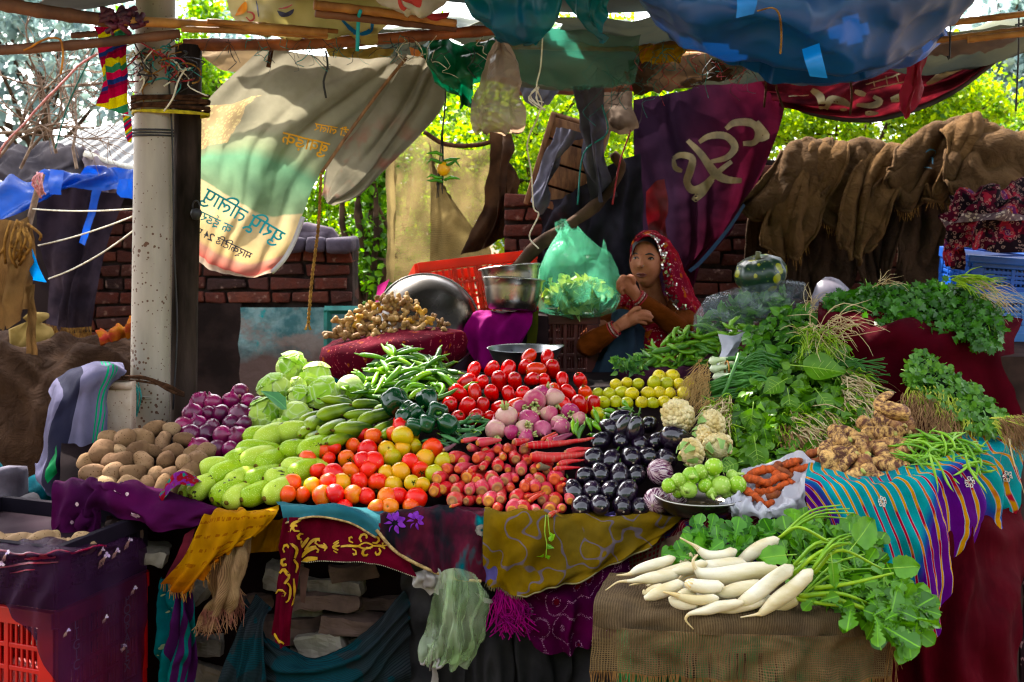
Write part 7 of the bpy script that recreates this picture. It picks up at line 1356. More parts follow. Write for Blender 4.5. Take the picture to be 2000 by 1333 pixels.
TUR=[simple(n,C(a),C(b),40,rough=.75,bump=.5,bsc=120,stretch=(1,1,3))for n,a,b in(('turmeric_orange','#b8521a','#8a3c18'),('turmeric_brown','#8a4a26','#6a3420'))]
def knob(name,mat,L,r,n,i,br=1):
 path=[Vector((.16*L*math.sin(2.5*t+i),.1*L*math.cos(3*t+i),L*(t-.5)))for t in np.linspace(0,1,n)]
 mb=MB();mb.tube(path,[r*(.25 if q in(0,n-1)else .8 if q in(1,n-2)else 1+.14*math.sin(q*2.3+i))for q in range(n)],10)
 for b in range(br):
  t=u(.3,.75);p=path[int(t*n)];d=Vector((math.cos(b*2.5+i),math.sin(b*2.5+i),u(-.3,.6)));mb.tube([p,p+d*r*1.4,p+d*r*2.1],[r*.7,r*.62,r*.15],8)
 mb.jig(r*.25,.5/r,i);return mb.build(name,mat,link=False)
tmr=[knob('turmeric_root',TUR[0],.075,.011,11,i,i%2)for i in range(4)]
for k,(px,py,row,q)in enumerate(lattice([(1462,950),(1470,925),(1505,908),(1560,885),(1615,882),(1612,905),(1560,930),(1535,962),(1500,988),(1475,982)],30,14,.25)):
 m=int(u(0,1)<.35 or px>1580);a=u(-.9,.9)
 dup(tmr[k%4],TR(P(px,py,2.93+(985-py)*.0016+u(-.01,.01)),along((math.cos(a),-.5,math.sin(a))),u(.8,1.1)),rowlabel(f'knobbly {("orange", "brown")[m]} turmeric root',row,q,'turmeric bag','round gourd side'),'turmeric','turmeric roots in the white bag',TUR[m])
# taro roots
k=NT('taro_skin');v=k.co('Object',rnd=True);f=k.ramp(k.noise(k.co('Object',(1,1,2),True),46,6,.7),[(.405,NT.g(0)),(.56,NT.g(1))]);col=k.mix(f,C('#c89e66'),C('#4a2616'));col=k.mix(k.ramp(k.noise(v,14,3),[(.5,NT.g(0)),(.65,NT.g(.7))]),col,C('#7a4a30'));k.sh(col=col,rough=.75,nrm=k.bump(k.noise(v,70,4),.4,.006))
TAM=k.m
tar=[]
for i in range(5):
 L,r=((.085,.016),(.075,.0185),(.06,.017),(.095,.015),(.05,.02))[i];path=[Vector((.06*L*math.sin(3*t+i),.1*L*t*t,L*(t-.5)))for t in np.linspace(0,1,12)]
 mb=MB();mb.tube(path,[r*x for x in(.3,.8,1,1.08,1.1,1.05,1,.92,.85,.78,.62,.25)],14);mb.jig(.004,25,i);g=mb.build('taro_root',TAM,link=False)
 mb=MB();mb.tube([path[-1]-Vector((0,0,.002)),path[-1]+Vector((0,0,.004))],[r*.45,r*.3],8);sub('tip',mb,simple('taro_tip',C('#c0a070'),C('#8a9a4a'),60),g);tar.append(g)
for px,py,row,q in lattice([(1610,918),(1612,868),(1648,846),(1682,826),(1712,800),(1745,800),(1785,822),(1780,862),(1770,930),(1700,940),(1645,940)],29,20,.22):
 i=random.randrange(5);a=u(-1.2,1.9)
 dup(tar[i],TR(P(px,py,2.93+(940-py)*.0021+u(-.012,.012)),along((math.cos(a)*.8,u(-.9,.1),-math.sin(a)*.8)),u(1.0,1.3)),rowlabel(f'{("long", "stout", "stubby", "slim", "round")[i]} earthy taro root',row,q,'taro heap','turmeric end'),'taro','taro roots heaped on the striped cloth')
mb=MB();q=[P(*p)for p in((1775,812,3.08),(1757,806,3.06),(1735,802,3.05),(1718,796,3.06),(1716,786,3.07),(1726,776,3.08),(1744,768,3.1))];mb.tube(curve(q,16),[.004,.019,.024,.0245,.023,.02,.017,.0155,.014,.0135,.013,.0125,.012,.0115,.011,.005],14);mb.jig(.003,25)
g=tag(mb.build('taro_root',TAM),'bent taro root with a tail sticking up, topmost of its heap','taro','taro roots heaped on the striped cloth')
# green beans
BNM=[simple(n,C(a),C(b),40,rough=.4)for n,a,b in(('bean_light','#6f9a34','#86ac48'),('bean_mid','#527f28','#66922f'))]
def bean(b,i):
 path=[Vector((b*.11*math.sin(math.pi*t),.05*.11*math.sin(5*t+i),.11*(t-.5)))for t in np.linspace(0,1,10)]
 mb=MB();mb.tube(path,[.0035*x for x in(.3,.8,1,1,1.05,1,1,.9,.6,.1)],7);g=mb.build('green_bean',BNM[0],link=False)
 mb=MB();mb.tube([path[0],path[0]+Vector((.001,0,-.006))],[.0016,.001],5);sub('stem',mb,MATS['chilli_stem'],g);return g
ben=[bean(b,i)for i,b in enumerate((.05,.12,.2,-.1,.3))]
strew(ben,[(1772,915),(1775,868),(1800,848),(1850,846),(1885,862),(1912,890),(1905,916),(1860,928),(1790,928)],17,8.5,lambda y:2.885+(930-y)*.002,BNM,'green bean','bean heap','taro end','green bean','green beans beside the taro',(.8,1.1),.5,2,['straight','slightly bent','curved','bowed','hooked'],['light','mid'])
for px,py,d in((1822,925,(.05,-.4,-1)),(1840,922,(.5,-.3,-.8)),(1905,925,(.4,-.3,-1))):
 dup(ben[0],TR(P(px,py,2.86),along(d),1),f'green bean drooping over the striped cloth, {("middle", "second", "far")[int(px > 1830)+int(px > 1900)]} one','green bean','green beans beside the taro',BNM[0])
# peas
PEM=[simple(n,C(a),C(b),40,rough=.4)for n,a,b in(('pea_light','#5c8a2c','#6f9838'),('pea_mid','#3f6a28','#507c30'))]
pea=[pod(.085,.0098,.7,b,'pea_pod',PEM[0])for b in(.04,.1,-.07,.16)]
strew(pea,[(1210,718),(1250,690),(1300,660),(1335,640),(1380,636),(1410,650),(1412,700),(1380,722),(1290,728)],22,10,lambda y:4.22+(728-y)*.0012,PEM,'pea pod','pea heap','woman side','pea pod','pea pods in a heap',(.85,1.15),.5,2,['straight','arched','bowed','curved'],['light','dull'])
strew(pea,[(1400,660),(1410,632),(1450,622),(1480,640),(1450,655)],20,10,lambda y:4.12,PEM[:1],'pea pod','small pea pile on white paper','pea heap side','pea pod','pea pods by the white paper',(.8,1.05),.5,1,['straight','arched','bowed','curved'],['light'])
Cloth([[(1205,716,4.4),(1300,704,4.4),(1420,700,4.4)],[(1208,726,4.18),(1300,732,4.14),(1400,728,4.16)],[(1215,760,4.17),(1300,766,4.12),(1395,762,4.15)],[(1225,800,4.17),(1300,805,4.12),(1395,800,4.15)]],[(.015,3,.4,.1,.4)],(.02,6),seed=122).build('purple_tray_cloth',fabric('dark_purple_cloth',C('#2c1424'),C('#3a1c2c'),6),34,26,label='dark purple cloth over the tray under the pea heap',cat='cloth')
tag(leaf_cloud('pea_tendril',[tuple(P(u(1200,1260),u(700,728),4.12))for _ in range(60)],rand_rot(60),.03,leafmat('pea_leaf',C('#3a6a3a'),C('#5a8448'),tr=.3),None,LEAF),'wilted pea leaves at the edge of the pea heap','leaves',kind='stuff')
wp=Cloth([[(1402,652,4.02),(1430,655,4.0),(1456,648,4.02)],[(1406,680,4.0),(1430,680,3.97),(1448,672,4.0)],[(1398,714,4.0),(1418,702,3.98),(1440,700,4.0)]],(),(.02,10),seed=123);wp.build('white_paper',simple('white_sheet',C('#b8b8c0'),C('#a4a4b0'),8,rough=.6),20,20,label='white crumpled plastic sheet between peas and green leaves',cat='plastic')
# ginger
GIM=[simple(n,C(a),C(b),30,5,rough=.7,bump=.4,bsc=90,stretch=(1,1,2))for n,a,b in(('ginger_tan','#a8865a','#8a6a40'),('ginger_dark','#8a6844','#6f5030'),('ginger_gold','#b88a3c','#9a7034'))]
gin=[]
for i in range(5):
 mb=MB();n=9;L=.075;path=[Vector((.01*math.sin(2*t+i),.008*math.cos(3*t),L*(t-.5)))for t in np.linspace(0,1,n)]
 mb.tube(path,[.012*(.4 if q in(0,n-1)else 1+.2*math.sin(q*2.6+i))for q in range(n)],10)
 for b in range(3):
  p=path[2+b*2];d=Vector((math.cos(b*2.2+i),math.sin(b*2.2+i),u(-.2,.5))).normalized();mb.tube([p,p+d*.014,p+d*.028,p+d*.034],[.009,.0115,.0105,.003],9)
 mb.jig(.004,40,i);gin.append(mb.build('ginger_root',GIM[0],link=False))
GP_=[(645,658),(662,632),(690,605),(720,588),(755,574),(785,574),(815,592),(840,615),(880,630),(886,642),(850,652),(790,655),(740,660),(690,660)]
for px,py,row,q in lattice(GP_,19,12,.25):
 m=random.choices([0,1,2],[5,3,1])[0];s=u(.62,.95)*(.7 if px>840 else 1)
 dup(random.choice(gin),TR(P(px,py,4.27+(660-py)*.0016+u(-.03,.01)),None,s),rowlabel(f'{SZ(s*1.12)} {("tan", "dark tan", "golden")[m]} ginger root',row,q,'ginger heap','wall side'),'ginger','ginger roots in the cloth lined basket',GIM[m])
# ---------------- leafy bunches ----------------
random.seed(61);rng=np.random.default_rng(61)
COR=(np.array([(0,0,0),(.16,.28,.03),(.42,.30,.05),(.36,.52,.0),(.50,.74,-.06),(.24,.72,0),(.14,.98,-.10),(0,.84,-.02),(-.14,.98,-.10),(-.24,.72,0),(-.50,.74,-.06),(-.36,.52,0),(-.42,.30,.05),(-.16,.28,.03),(0,.5,-.03)],float),
np.array([(14,i,(i+1)%14 if i<13 else 0,(i+1)%14 if i<13 else 0)for i in range(14)]))
RND=(np.array([(0,0,0),(.22,.12,.02),(.36,.40,.04),(.30,.74,.0),(.0,.92,-.06),(-.30,.74,0),(-.36,.40,.04),(-.22,.12,.02),(0,.45,-.04)],float),np.array([(8,i,(i+1)%8,(i+1)%8)for i in range(8)]))
TRI=(np.concatenate([(RND[0]*(1,1,1))@np.array(Euler((u(-.2,.2),0,a)).to_matrix()).T*.62+np.array([0,.0,0])for a in(0,1.9,-1.9)]),np.concatenate([RND[1]+9*i for i in range(3)]))
BIG=(np.array([(0,0,0),(.30,.10,.02),(.46,.34,.05),(.38,.62,.02),(.18,.86,-.04),(0,1,-.12),(-.18,.86,-.04),(-.38,.62,.02),(-.46,.34,.05),(-.30,.10,.02),(0,.3,-.04),(0,.65,-.06)],float),
np.array([(10,0,1,1),(10,1,2,2),(10,2,3,11),(11,3,4,4),(11,4,5,5),(11,5,6,6),(11,6,7,7),(10,11,7,8),(10,8,9,9),(10,9,0,0)]))
_o=[(.03,0),(.05,.10),(.16,.16),(.07,.24),(.26,.34),(.12,.42),(.36,.54),(.22,.60),(.44,.74),(.40,.90),(.22,1.0),(.02,1.06)]
LOB=(np.array([(q*x*.72,y,.05*abs(q))for x,y in _o for q in(-1,0,1)],float),np.array([(3*i+c,3*i+c+1,3*i+c+4,3*i+c+3)for i in range(len(_o)-1)for c in(0,1)]))
L_COR=leafmat('coriander_leaf',C('#1f4412'),C('#38681c'),tr=.18,vein=False)
L_MINT=leafmat('goosefoot_leaf',C('#2c561c'),C('#4a782c'),tr=.2)
L_SPIN=leafmat('spinach_leaf',C('#2e5214'),C('#507824'),tr=.2)
L_FEN=leafmat('fenugreek_leaf',C('#355c22'),C('#557f36'),tr=.2,vein=False)
L_RAD=leafmat('radish_leaf',C('#2c5416'),C('#4f7e22'),tr=.2)
CORE=simple('shade_filler',C('#16280f'),C('#0e1a0a'),20,rough=.9)  # dark filler colour standing for the shade inside the bunches
STK=simple('pale_stalk',C('#6f9420'),C('#8eaa34'),30,rough=.5)
STKD=simple('green_stalk',C('#55801c'),C('#74962a'),30,rough=.5)
ROOT=simple('pale_root',C('#c4b494'),C('#a89470'),30,rough=.9);ROOTB=simple('brown_root',C('#5f4632'),C('#8a6c50'),30,rough=.95)
def pts_in(poly,n):
 xs=[p[0]for p in poly];ys=[p[1]for p in poly];out=[]
 while len(out)<n:
  q=(u(min(xs),max(xs)),u(min(ys),max(ys)))
  if inside(q,poly):out.append(q)
 return out
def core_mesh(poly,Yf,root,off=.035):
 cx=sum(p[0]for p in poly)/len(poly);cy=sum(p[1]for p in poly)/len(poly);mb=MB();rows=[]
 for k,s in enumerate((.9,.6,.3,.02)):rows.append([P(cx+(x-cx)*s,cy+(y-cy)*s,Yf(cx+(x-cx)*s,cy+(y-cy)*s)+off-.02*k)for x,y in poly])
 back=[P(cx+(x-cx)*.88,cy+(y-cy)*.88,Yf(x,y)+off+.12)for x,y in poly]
 mb.grid([back]+rows,True);mb.jig(.012,18);mb.build('bunch_filler',CORE,root)
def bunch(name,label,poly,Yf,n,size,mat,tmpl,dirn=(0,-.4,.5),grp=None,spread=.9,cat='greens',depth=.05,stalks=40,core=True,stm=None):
 o=empty(name);tag(o,label,cat,grp)
 if core:core_mesh(poly,Yf,o)
 q=pts_in(poly,n);pos=np.array([tuple(P(x,y,Yf(x,y)+u(-depth,depth*.5)))for x,y in q])
 nz=rng.normal(size=(n,3))*spread*.55+np.array((0,-.75,.55));nz/=np.linalg.norm(nz,axis=1)[:,None]
 yy=np.array(dirn)[None]+rng.normal(size=(n,3))*spread;yy-=nz*(yy*nz).sum(1)[:,None];yy/=np.linalg.norm(yy,axis=1)[:,None]
 xx=np.cross(yy,nz);rot=np.stack([xx,yy,nz],axis=2)
 leaf_cloud('leaf',pos,rot,rng.uniform(.55,1.25,n)*size,mat,o,tmpl)
 if stalks:
  mb=MB()
  for x,y in pts_in(poly,stalks):
   p=P(x,y,Yf(x,y)+.01);d=(Vector(dirn)+Vector((u(-.6,.6),u(-.5,.1),u(-.6,.6)))).normalized();L=size*u(1.0,2.4);mb.tube([p-d*L*.5,p+Vector((u(-.2,.2),-.15,u(-.2,.2)))*L*.3,p+d*L*.5],[size*.035,size*.03,size*.02],5,False)
  mb.build('stalk',stm or STKD,o)
 return o
def hairs(o,name,poly,Yf,n,L,d,mat,r=.0011,curl=.5):
 mb=MB()
 for x,y in pts_in(poly,n):
  p=P(x,y,Yf(x,y)-.01);dd=(Vector(d)+Vector((u(-.5,.5),u(-.6,.1),u(-.5,.5)))).normalized();l=L*u(.5,1.25);q=[p]
  for k in range(5):dd=(dd+Vector((u(-1,1),u(-.7,.5),u(-1.1,.7)))*curl*.75+Vector((0,0,-.16))).normalized();q.append(q[-1]+dd*l/5)
  mb.tube(q,[r,r*.95,r*.85,r*.7,r*.5,r*.3],4,False)
 return mb.build(name,mat,o)
# coriander, six bunches in a row
cy=lambda x,y:3.58+(690-y)*.0030
for k,(x0,x1,t,b,lab)in enumerate(((1612,1690,572,616,'coriander bunch at the plastic bag end of the row'),(1662,1750,556,632,'second coriander bunch, with a root sticking up'),(1722,1810,552,640,'third coriander bunch of the row over crimson cloth'),(1780,1870,545,648,'broad dense coriander bunch in the middle of the row'),(1836,1915,552,660,'coriander bunch in front of the root tangle'),(1885,1962,580,684,'coriander bunch drooping lowest near the blue crates'))):
 poly=[(x0,b-25),(x0+8,t+12),(x0+30,t),(x1-25,t+4),(x1,t+28),(x1-2,b-22),(x1-18,b),(x0+22,b-6)]
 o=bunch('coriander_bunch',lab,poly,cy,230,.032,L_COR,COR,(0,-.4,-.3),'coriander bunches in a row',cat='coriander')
 if k==4:hairs(o,'root',[(1880,540),(1935,555),(1950,590),(1905,580)],lambda x,y:3.85,46,.13,(.9,-.2,.1),ROOT);hairs(o,'stalk_end',[(1850,540),(1910,535),(1920,560),(1870,562)],lambda x,y:3.87,60,.09,(.8,-.2,.2),STK,.002,.2)
 if k==1:hairs(o,'root',[(1700,550),(1730,548),(1740,560),(1700,562)],lambda x,y:3.85,14,.10,(.5,-.1,.9),ROOT)
# goosefoot (bathua) bunches with small toothed leaves
my=lambda x,y:3.62+(760-y)*.0030
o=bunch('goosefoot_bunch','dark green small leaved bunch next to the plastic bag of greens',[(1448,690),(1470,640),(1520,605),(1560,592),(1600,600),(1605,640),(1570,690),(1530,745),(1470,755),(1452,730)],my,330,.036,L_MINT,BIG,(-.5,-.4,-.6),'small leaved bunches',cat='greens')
hairs(o,'root',[(1560,598),(1590,590),(1600,612),(1575,615)],lambda x,y:3.9,24,.10,(.3,-.1,.8),ROOT)
o=bunch('goosefoot_bunch','small leaved bunch tucked behind with reddish stems under the coriander',[(1545,660),(1590,640),(1625,655),(1600,690),(1560,700)],my,60,.034,L_MINT,BIG,(-.2,-.4,-.6),'small leaved bunches',cat='greens')
hairs(o,'root',[(1560,640),(1620,610),(1660,640),(1630,665),(1575,670)],lambda x,y:3.62,60,.15,(.2,-.3,.5),ROOT,.0016);hairs(o,'stalk_end',[(1560,650),(1620,640),(1650,680),(1600,690),(1560,680)],lambda x,y:3.58,120,.08,(-.2,-.4,.3),STK,.002,.25)
# spinach bunches, stalk ends and roots towards the viewer
sy=lambda x,y:3.2+(900-y)*.0021
SPN=[('spinach bunch with the largest leaf lying on top',[(1520,740),(1560,690),(1620,668),(1660,690),(1680,740),(1640,775),(1570,790),(1530,780)],[(1640,720),(1690,730),(1700,790),(1640,800)],(.7,-.4,-.3)),
('spinach bunch with pale roots spilling toward the crimson cloth',[(1600,760),(1660,745),(1700,790),(1690,850),(1630,850),(1590,810)],[(1640,770),(1710,770),(1730,850),(1660,860),(1630,820)],(.6,-.5,-.7)),
('spinach bunch drooping over the cauliflowers',[(1440,760),(1500,730),(1545,760),(1540,830),(1500,880),(1450,880),(1430,820)],[(1385,790),(1430,770),(1430,850),(1395,850)],(-.8,-.4,-.3)),
('lowest spinach bunch with muddy roots beside the turmeric',[(1430,860),(1480,850),(1560,840),(1620,850),(1625,900),(1560,930),(1480,925),(1435,910)],[(1500,830),(1580,820),(1630,850),(1610,900),(1540,895)],(.3,-.6,-.5)),
('spinach bunch in the middle with twisted pale stalk ends',[(1540,790),(1590,780),(1640,810),(1630,860),(1570,870),(1535,840)],[(1540,800),(1600,790),(1640,830),(1590,860),(1545,850)],(.5,-.6,-.2))]
for k,(lab,poly,rp_,d)in enumerate(SPN):
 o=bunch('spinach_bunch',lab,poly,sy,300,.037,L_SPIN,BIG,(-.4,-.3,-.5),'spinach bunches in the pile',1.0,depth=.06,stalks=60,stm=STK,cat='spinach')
 hairs(o,'stalk_end',rp_,lambda x,y:sy(x,y)-.02,110,.065,(d[0]*.5,-.5,.3),STK,.0026,.45)
 hairs(o,'root',rp_,lambda x,y:sy(x,y)-.05,70,.16,d,ROOT if k!=3 else ROOTB,.0019,.45);hairs(o,'root_hair',rp_,lambda x,y:sy(x,y)-.04,90,.11,d,ROOTB,.0007,.7)
for k,(px,py,s,d,nrm,lab)in enumerate(((1568,716,.13,(1,-.1,-.2),(-.1,-.7,.7),'largest spinach leaf with pale veins on the heap'),(1528,745,.075,(-.8,-.3,-.4),(0,-.8,.6),'broad spinach leaf pointing at the cauliflowers'),(1470,800,.075,(-.2,-.3,-1),(-.3,-.9,.2),'narrow hanging spinach leaf near the root clump'),(1540,772,.07,(.1,-.3,-1),(0,-.9,.3),'folded spinach leaf in the middle of the pile'),(1475,868,.08,(.1,-.3,-1),(-.1,-.9,.3),'veined spinach leaf hanging over the round gourds'),(1600,770,.07,(.5,-.3,-.8),(.1,-.8,.5),'spinach leaf with a torn brown edge'),(1440,905,.06,(-1,-.3,-.2),(0,-.8,.6),'bluish spinach leaf behind the dark bowl'),(1585,860,.07,(.1,-.2,-1),(0,-1,.2),'yellowish little leaf standing among the roots'))):
 Y=sy(px,py)-.09;n_=Vector(nrm).normalized();y_=(Vector(d)-n_*Vector(d).dot(n_)).normalized();x_=y_.cross(n_);m=np.array([[x_.x,y_.x,n_.x],[x_.y,y_.y,n_.y],[x_.z,y_.z,n_.z]])
 mb=MB();rows=[]
 for t in np.linspace(0,1,12):
  w_=.46*math.sin(math.pi*min(1,t*.94+.03)**.75)*(1-.25*t);rows.append([Vector((w_*q,t,-.10*t*t+.09*abs(q)+.03*math.sin(9*t+3*q)*abs(q)))for q in np.linspace(-1,1,9)])
 M4=Matrix.Translation(P(px,py,Y))@Matrix(m.tolist()).to_4x4()@Matrix.Scale(s,4)
 mb.grid([[M4@v for v in r]for r in rows],uvs=[(q*.5,t)for t in np.linspace(0,1,12)for q in np.linspace(-1,1,9)])
 o=tag(mb.build('spinach_leaf',L_SPIN),lab,'leaf','single spinach leaves on the pile')
 mb=MB();mb.tube([M4@Vector((0,t,-.10*t*t+.006))for t in np.linspace(-.3,.95,12)],[.002*(1-.07*i)*s/.1 for i in range(12)],5)
 for t in(.2,.35,.5,.65):
  for sg in(-1,1):mb.tube([M4@Vector((sg*q*.36*(1-t*.3),t+q*.2,-.10*(t+q*.2)**2+.09*q*.75+.006))for q in np.linspace(0,1,5)],.0009,4,False)
 mb.build('vein',simple('leaf_vein',C('#8aa850'),C('#769640'),30),o)
# spring onions
so=empty('spring_onion_bunch');tag(so,'spring onions tied together, white bulbs toward the limes','spring onion')
WHB=simple('onion_bulb',C('#c8ccb4'),C('#b0bc94'),20,rough=.3);SOG=simple('onion_green',C('#2a5420'),C('#427030'),20,rough=.4,stretch=(1,1,.3))
def gradtube(k_,a,m_,b,r):
 q=curve([a,m_,b],14);mb=MB();mb.tube(q,[r*(1.9 if i==1 else 1.6 if i in(0,2)else 1.1-.05*i)for i in range(14)],8);return q
for k,(x,y)in enumerate(((1384,707),(1386,722),(1392,738),(1398,730),(1402,716))):
 a=P(x,y,3.55+.02*(k>2));q=curve([a,a+Vector((.05,0,.008)),P(1455+u(-8,8),y-4+k*2,3.55),P(1520,y+10+u(-10,20),3.56)],18)
 mb=MB();mb.tube(q[:7],[.004,.0135,.0145,.010,.008,.0075,.007],10);mb.build('bulb',WHB,so);mb=MB();mb.tube(q[6:],.0068,8);mb.build('green_stem',SOG,so)
mb=MB()
for k in range(26):
 x,y=1365+u(0,40),u(748,790);q=curve([P(x,y,3.5),P(x+45,y-12+u(-8,8),3.48),P(x+85,y-14+u(-16,12),3.5),P(x+110,y-2+u(-10,24),3.52)],12);mb.tube(q,[.0045+.001*(i<3)for i in range(12)],6)
for k in range(40):
 y=u(690,760);q=curve([P(1440,u(715,745),3.56),P(1480+u(-10,10),y-6,3.53),P(1510+u(-10,20),y+12+u(-10,20),3.55)],9);mb.tube(q,.0036,6)
mb.build('green_leaf',SOG,so)
rope('tie_stalk',[(1444,690,3.5),(1436,715,3.47),(1420,755,3.45),(1412,775,3.45),(1425,790,3.45)],.006,SOG,'',parent=so)
mb=MB();mb.tube([P(1420+4*math.cos(t),722+16*math.sin(t),3.53-.03*math.cos(t))for t in np.linspace(0,6.5,20)],.003,5);mb.build('jute_tie',M['jute'],so)
hairs(so,'root',[(1345,740),(1370,700),(1384,705),(1392,740),(1390,770),(1360,780)],lambda x,y:3.5,220,.085,(-.8,-.3,-.35),simple('onion_root_hair',C('#9a7a52'),C('#b09468'),40,rough=.95),.0008,.5)
hairs(so,'root_hair',[(1370,780),(1410,770),(1420,800),(1380,815)],lambda x,y:3.42,120,.06,(-.6,-.4,-.3),MATS['onion_root_hair'],.0007,.5)
o=empty('spring_onion_bunch');tag(o,'spring onion leaves fanning out toward the crimson cloth','spring onion');mb=MB()
for k in range(34):
 y=u(695,740);q=curve([P(1600,700+u(-10,20),3.6),P(1660,y+4,3.55),P(1710+u(-20,40),y+u(-10,40),3.5)],8);mb.tube(q,[.0042*(1-.09*i)for i in range(8)],5)
mb.build('green_leaf',SOG,o)
# fenugreek
fy=lambda x,y:3.05+(870-y)*.0030
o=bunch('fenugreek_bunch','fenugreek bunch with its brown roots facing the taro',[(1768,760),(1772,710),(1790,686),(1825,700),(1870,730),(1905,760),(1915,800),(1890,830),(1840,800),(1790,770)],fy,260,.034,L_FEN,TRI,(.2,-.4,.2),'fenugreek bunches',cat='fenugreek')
hairs(o,'stalk_end',[(1765,756),(1830,752),(1890,790),(1900,830),(1840,800)],lambda x,y:fy(x,y)-.03,170,.08,(-.2,-.5,-.5),simple('yellow_stalk',C('#8a9a3a'),C('#a8a850'),30),.0016,.3)
hairs(o,'root',[(1758,768),(1800,760),(1860,800),(1880,845),(1820,845),(1770,800)],lambda x,y:fy(x,y)-.05,240,.09,(-.2,-.5,-.7),ROOTB,.001,.7)
o=bunch('fenugreek_bunch','fenugreek bunch sloping down to the striped cloth edge',[(1860,740),(1905,752),(1950,800),(1985,822),(1960,850),(1900,850),(1880,810)],fy,190,.034,L_FEN,TRI,(.6,-.4,-.3),'fenugreek bunches',cat='fenugreek')
hairs(o,'stalk_end',[(1930,815),(1990,808),(2010,830),(1950,850)],lambda x,y:3.02,110,.09,(.8,-.3,-.2),MATS['yellow_stalk'],.0015,.3);hairs(o,'root',[(1945,815),(2020,805),(2020,862),(1955,855)],lambda x,y:2.98,240,.08,(.6,-.4,-.6),ROOTB,.001,.6);hairs(o,'hanging_root',[(1968,855),(1975,855),(1975,860),(1968,860)],lambda x,y:2.95,2,.14,(.1,-.2,-1.4),ROOT,.0015,.2)
# ---------------- radishes on the burlap stand ----------------
RDM=simple('white_radish',C('#cdc6b2'),C('#b4a680'),7,5,rough=.42,spec=.4,bump=.1,bsc=50,sss=.12,stretch=(1,1,3),spots=(C('#b8a878'),160,.12));RTM=simple('radish_tip',C('#c8ae80'),C('#b8985c'),20,rough=.5)
RAD=[([(1070,485),(900,490),(720,520),(610,505),(560,470),(545,420),(575,385)],[48,60,58,44,20,10,6],2.60,'thickest white radish with its tail curled upward'),
([(1145,460),(1060,520),(920,630),(800,710),(740,732),(660,722),(550,700)],[42,48,50,32,16,7,3],2.53,'long white radish slanting down in front of the thickest one'),
([(1262,488),(1170,580),(1050,670),(970,735),(930,752),(830,765)],[42,50,48,26,10,4],2.51,'frontmost white radish with a straight tail'),
([(970,570),(860,590),(740,620),(660,612),(600,605),(550,600)],[36,46,42,18,8,4],2.555,'short plump radish beneath the thickest one'),
([(1180,660),(1100,690),(1000,720),(940,730)],[32,40,36,20],2.55,'radish mostly hidden under the frontmost one'),
([(840,680),(720,700),(640,722),(560,735),(515,752),(500,790),(545,842)],[30,38,36,20,11,7,3],2.515,'radish with a tail hooked down over the burlap'),
([(800,365),(730,395),(650,395),(590,365),(540,325),(460,285)],[34,40,38,24,10,4],2.70,'radish with a yellowish tail pointing up at the back'),
([(720,575),(630,585),(560,575),(520,560),(505,545)],[34,46,44,36,20],2.545,'stumpy radish with a broken blunt end'),
([(620,440),(540,465),(470,480),(400,505),(330,550),(260,580)],[30,36,34,16,7,3],2.64,'radish with a long thin drooping tail at the edge'),
([(450,505),(330,525),(240,535),(170,550),(80,553),(10,603)],[38,40,30,14,6,3],2.64,'radish reaching farthest out over the stand edge'),
([(480,565),(380,600),(300,635),(245,655)],[34,44,38,14],2.585,'grubby short radish at the edge of the pile'),
([(690,655),(580,665),(500,655),(430,630),(360,615)],[30,34,28,14,5],2.525,'yellowed radish with a thin tail near the front edge'),
([(570,685),(490,690),(430,680),(400,650)],[32,36,30,12],2.53,'small yellowed radish resting on the burlap edge'),
([(1060,290),(970,335),(890,385),(830,430)],[30,42,44,34],2.72,'radish with green top pointing back into the leaves'),
([(550,395),(510,425),(480,450)],[34,36,28],2.74,'radish end seen at the back of the pile'),
([(990,660),(880,690),(780,715),(690,730),(655,770),(645,818)],[28,38,34,18,10,4],2.53,'radish with a short tail hanging off the front edge'),
([(860,445),(740,455),(600,475),(520,510),(450,548)],[40,50,46,34,18],2.655,'radish lying right behind the thickest one'),
([(360,585),(300,605),(250,620),(240,600)],[30,34,20,5],2.62,'dirty radish stub at the far edge of the stand'),
([(560,640),(500,620),(440,640)],[30,30,10],2.56,'radish tip wedged between the yellowed ones')]
for i in range(7):
 x,y=1010-95*i+u(-15,15),640-38*i+u(-8,8);l=u(330,420);sl=u(.16,.34)
 RAD.append(([(x,y),(x-l*.3,y+l*.3*sl),(x-l*.62,y+l*.62*sl-4),(x-l*.8,y+l*.8*sl+4),(x-l,y+l*sl+u(-10,14))],[30,38,30,12,3],2.60+.018*i,('slim white radish low in the pile nearest the frontmost one','slim white radish second in the lower layer','slim white radish third in the lower layer','slim white radish in the middle of the lower layer','slim white radish fifth in the lower layer','slim white radish sixth in the lower layer','slim white radish at the far end of the lower layer')[i]))
def z5(x,y):return 1180+x/3.125,960+y/3.125
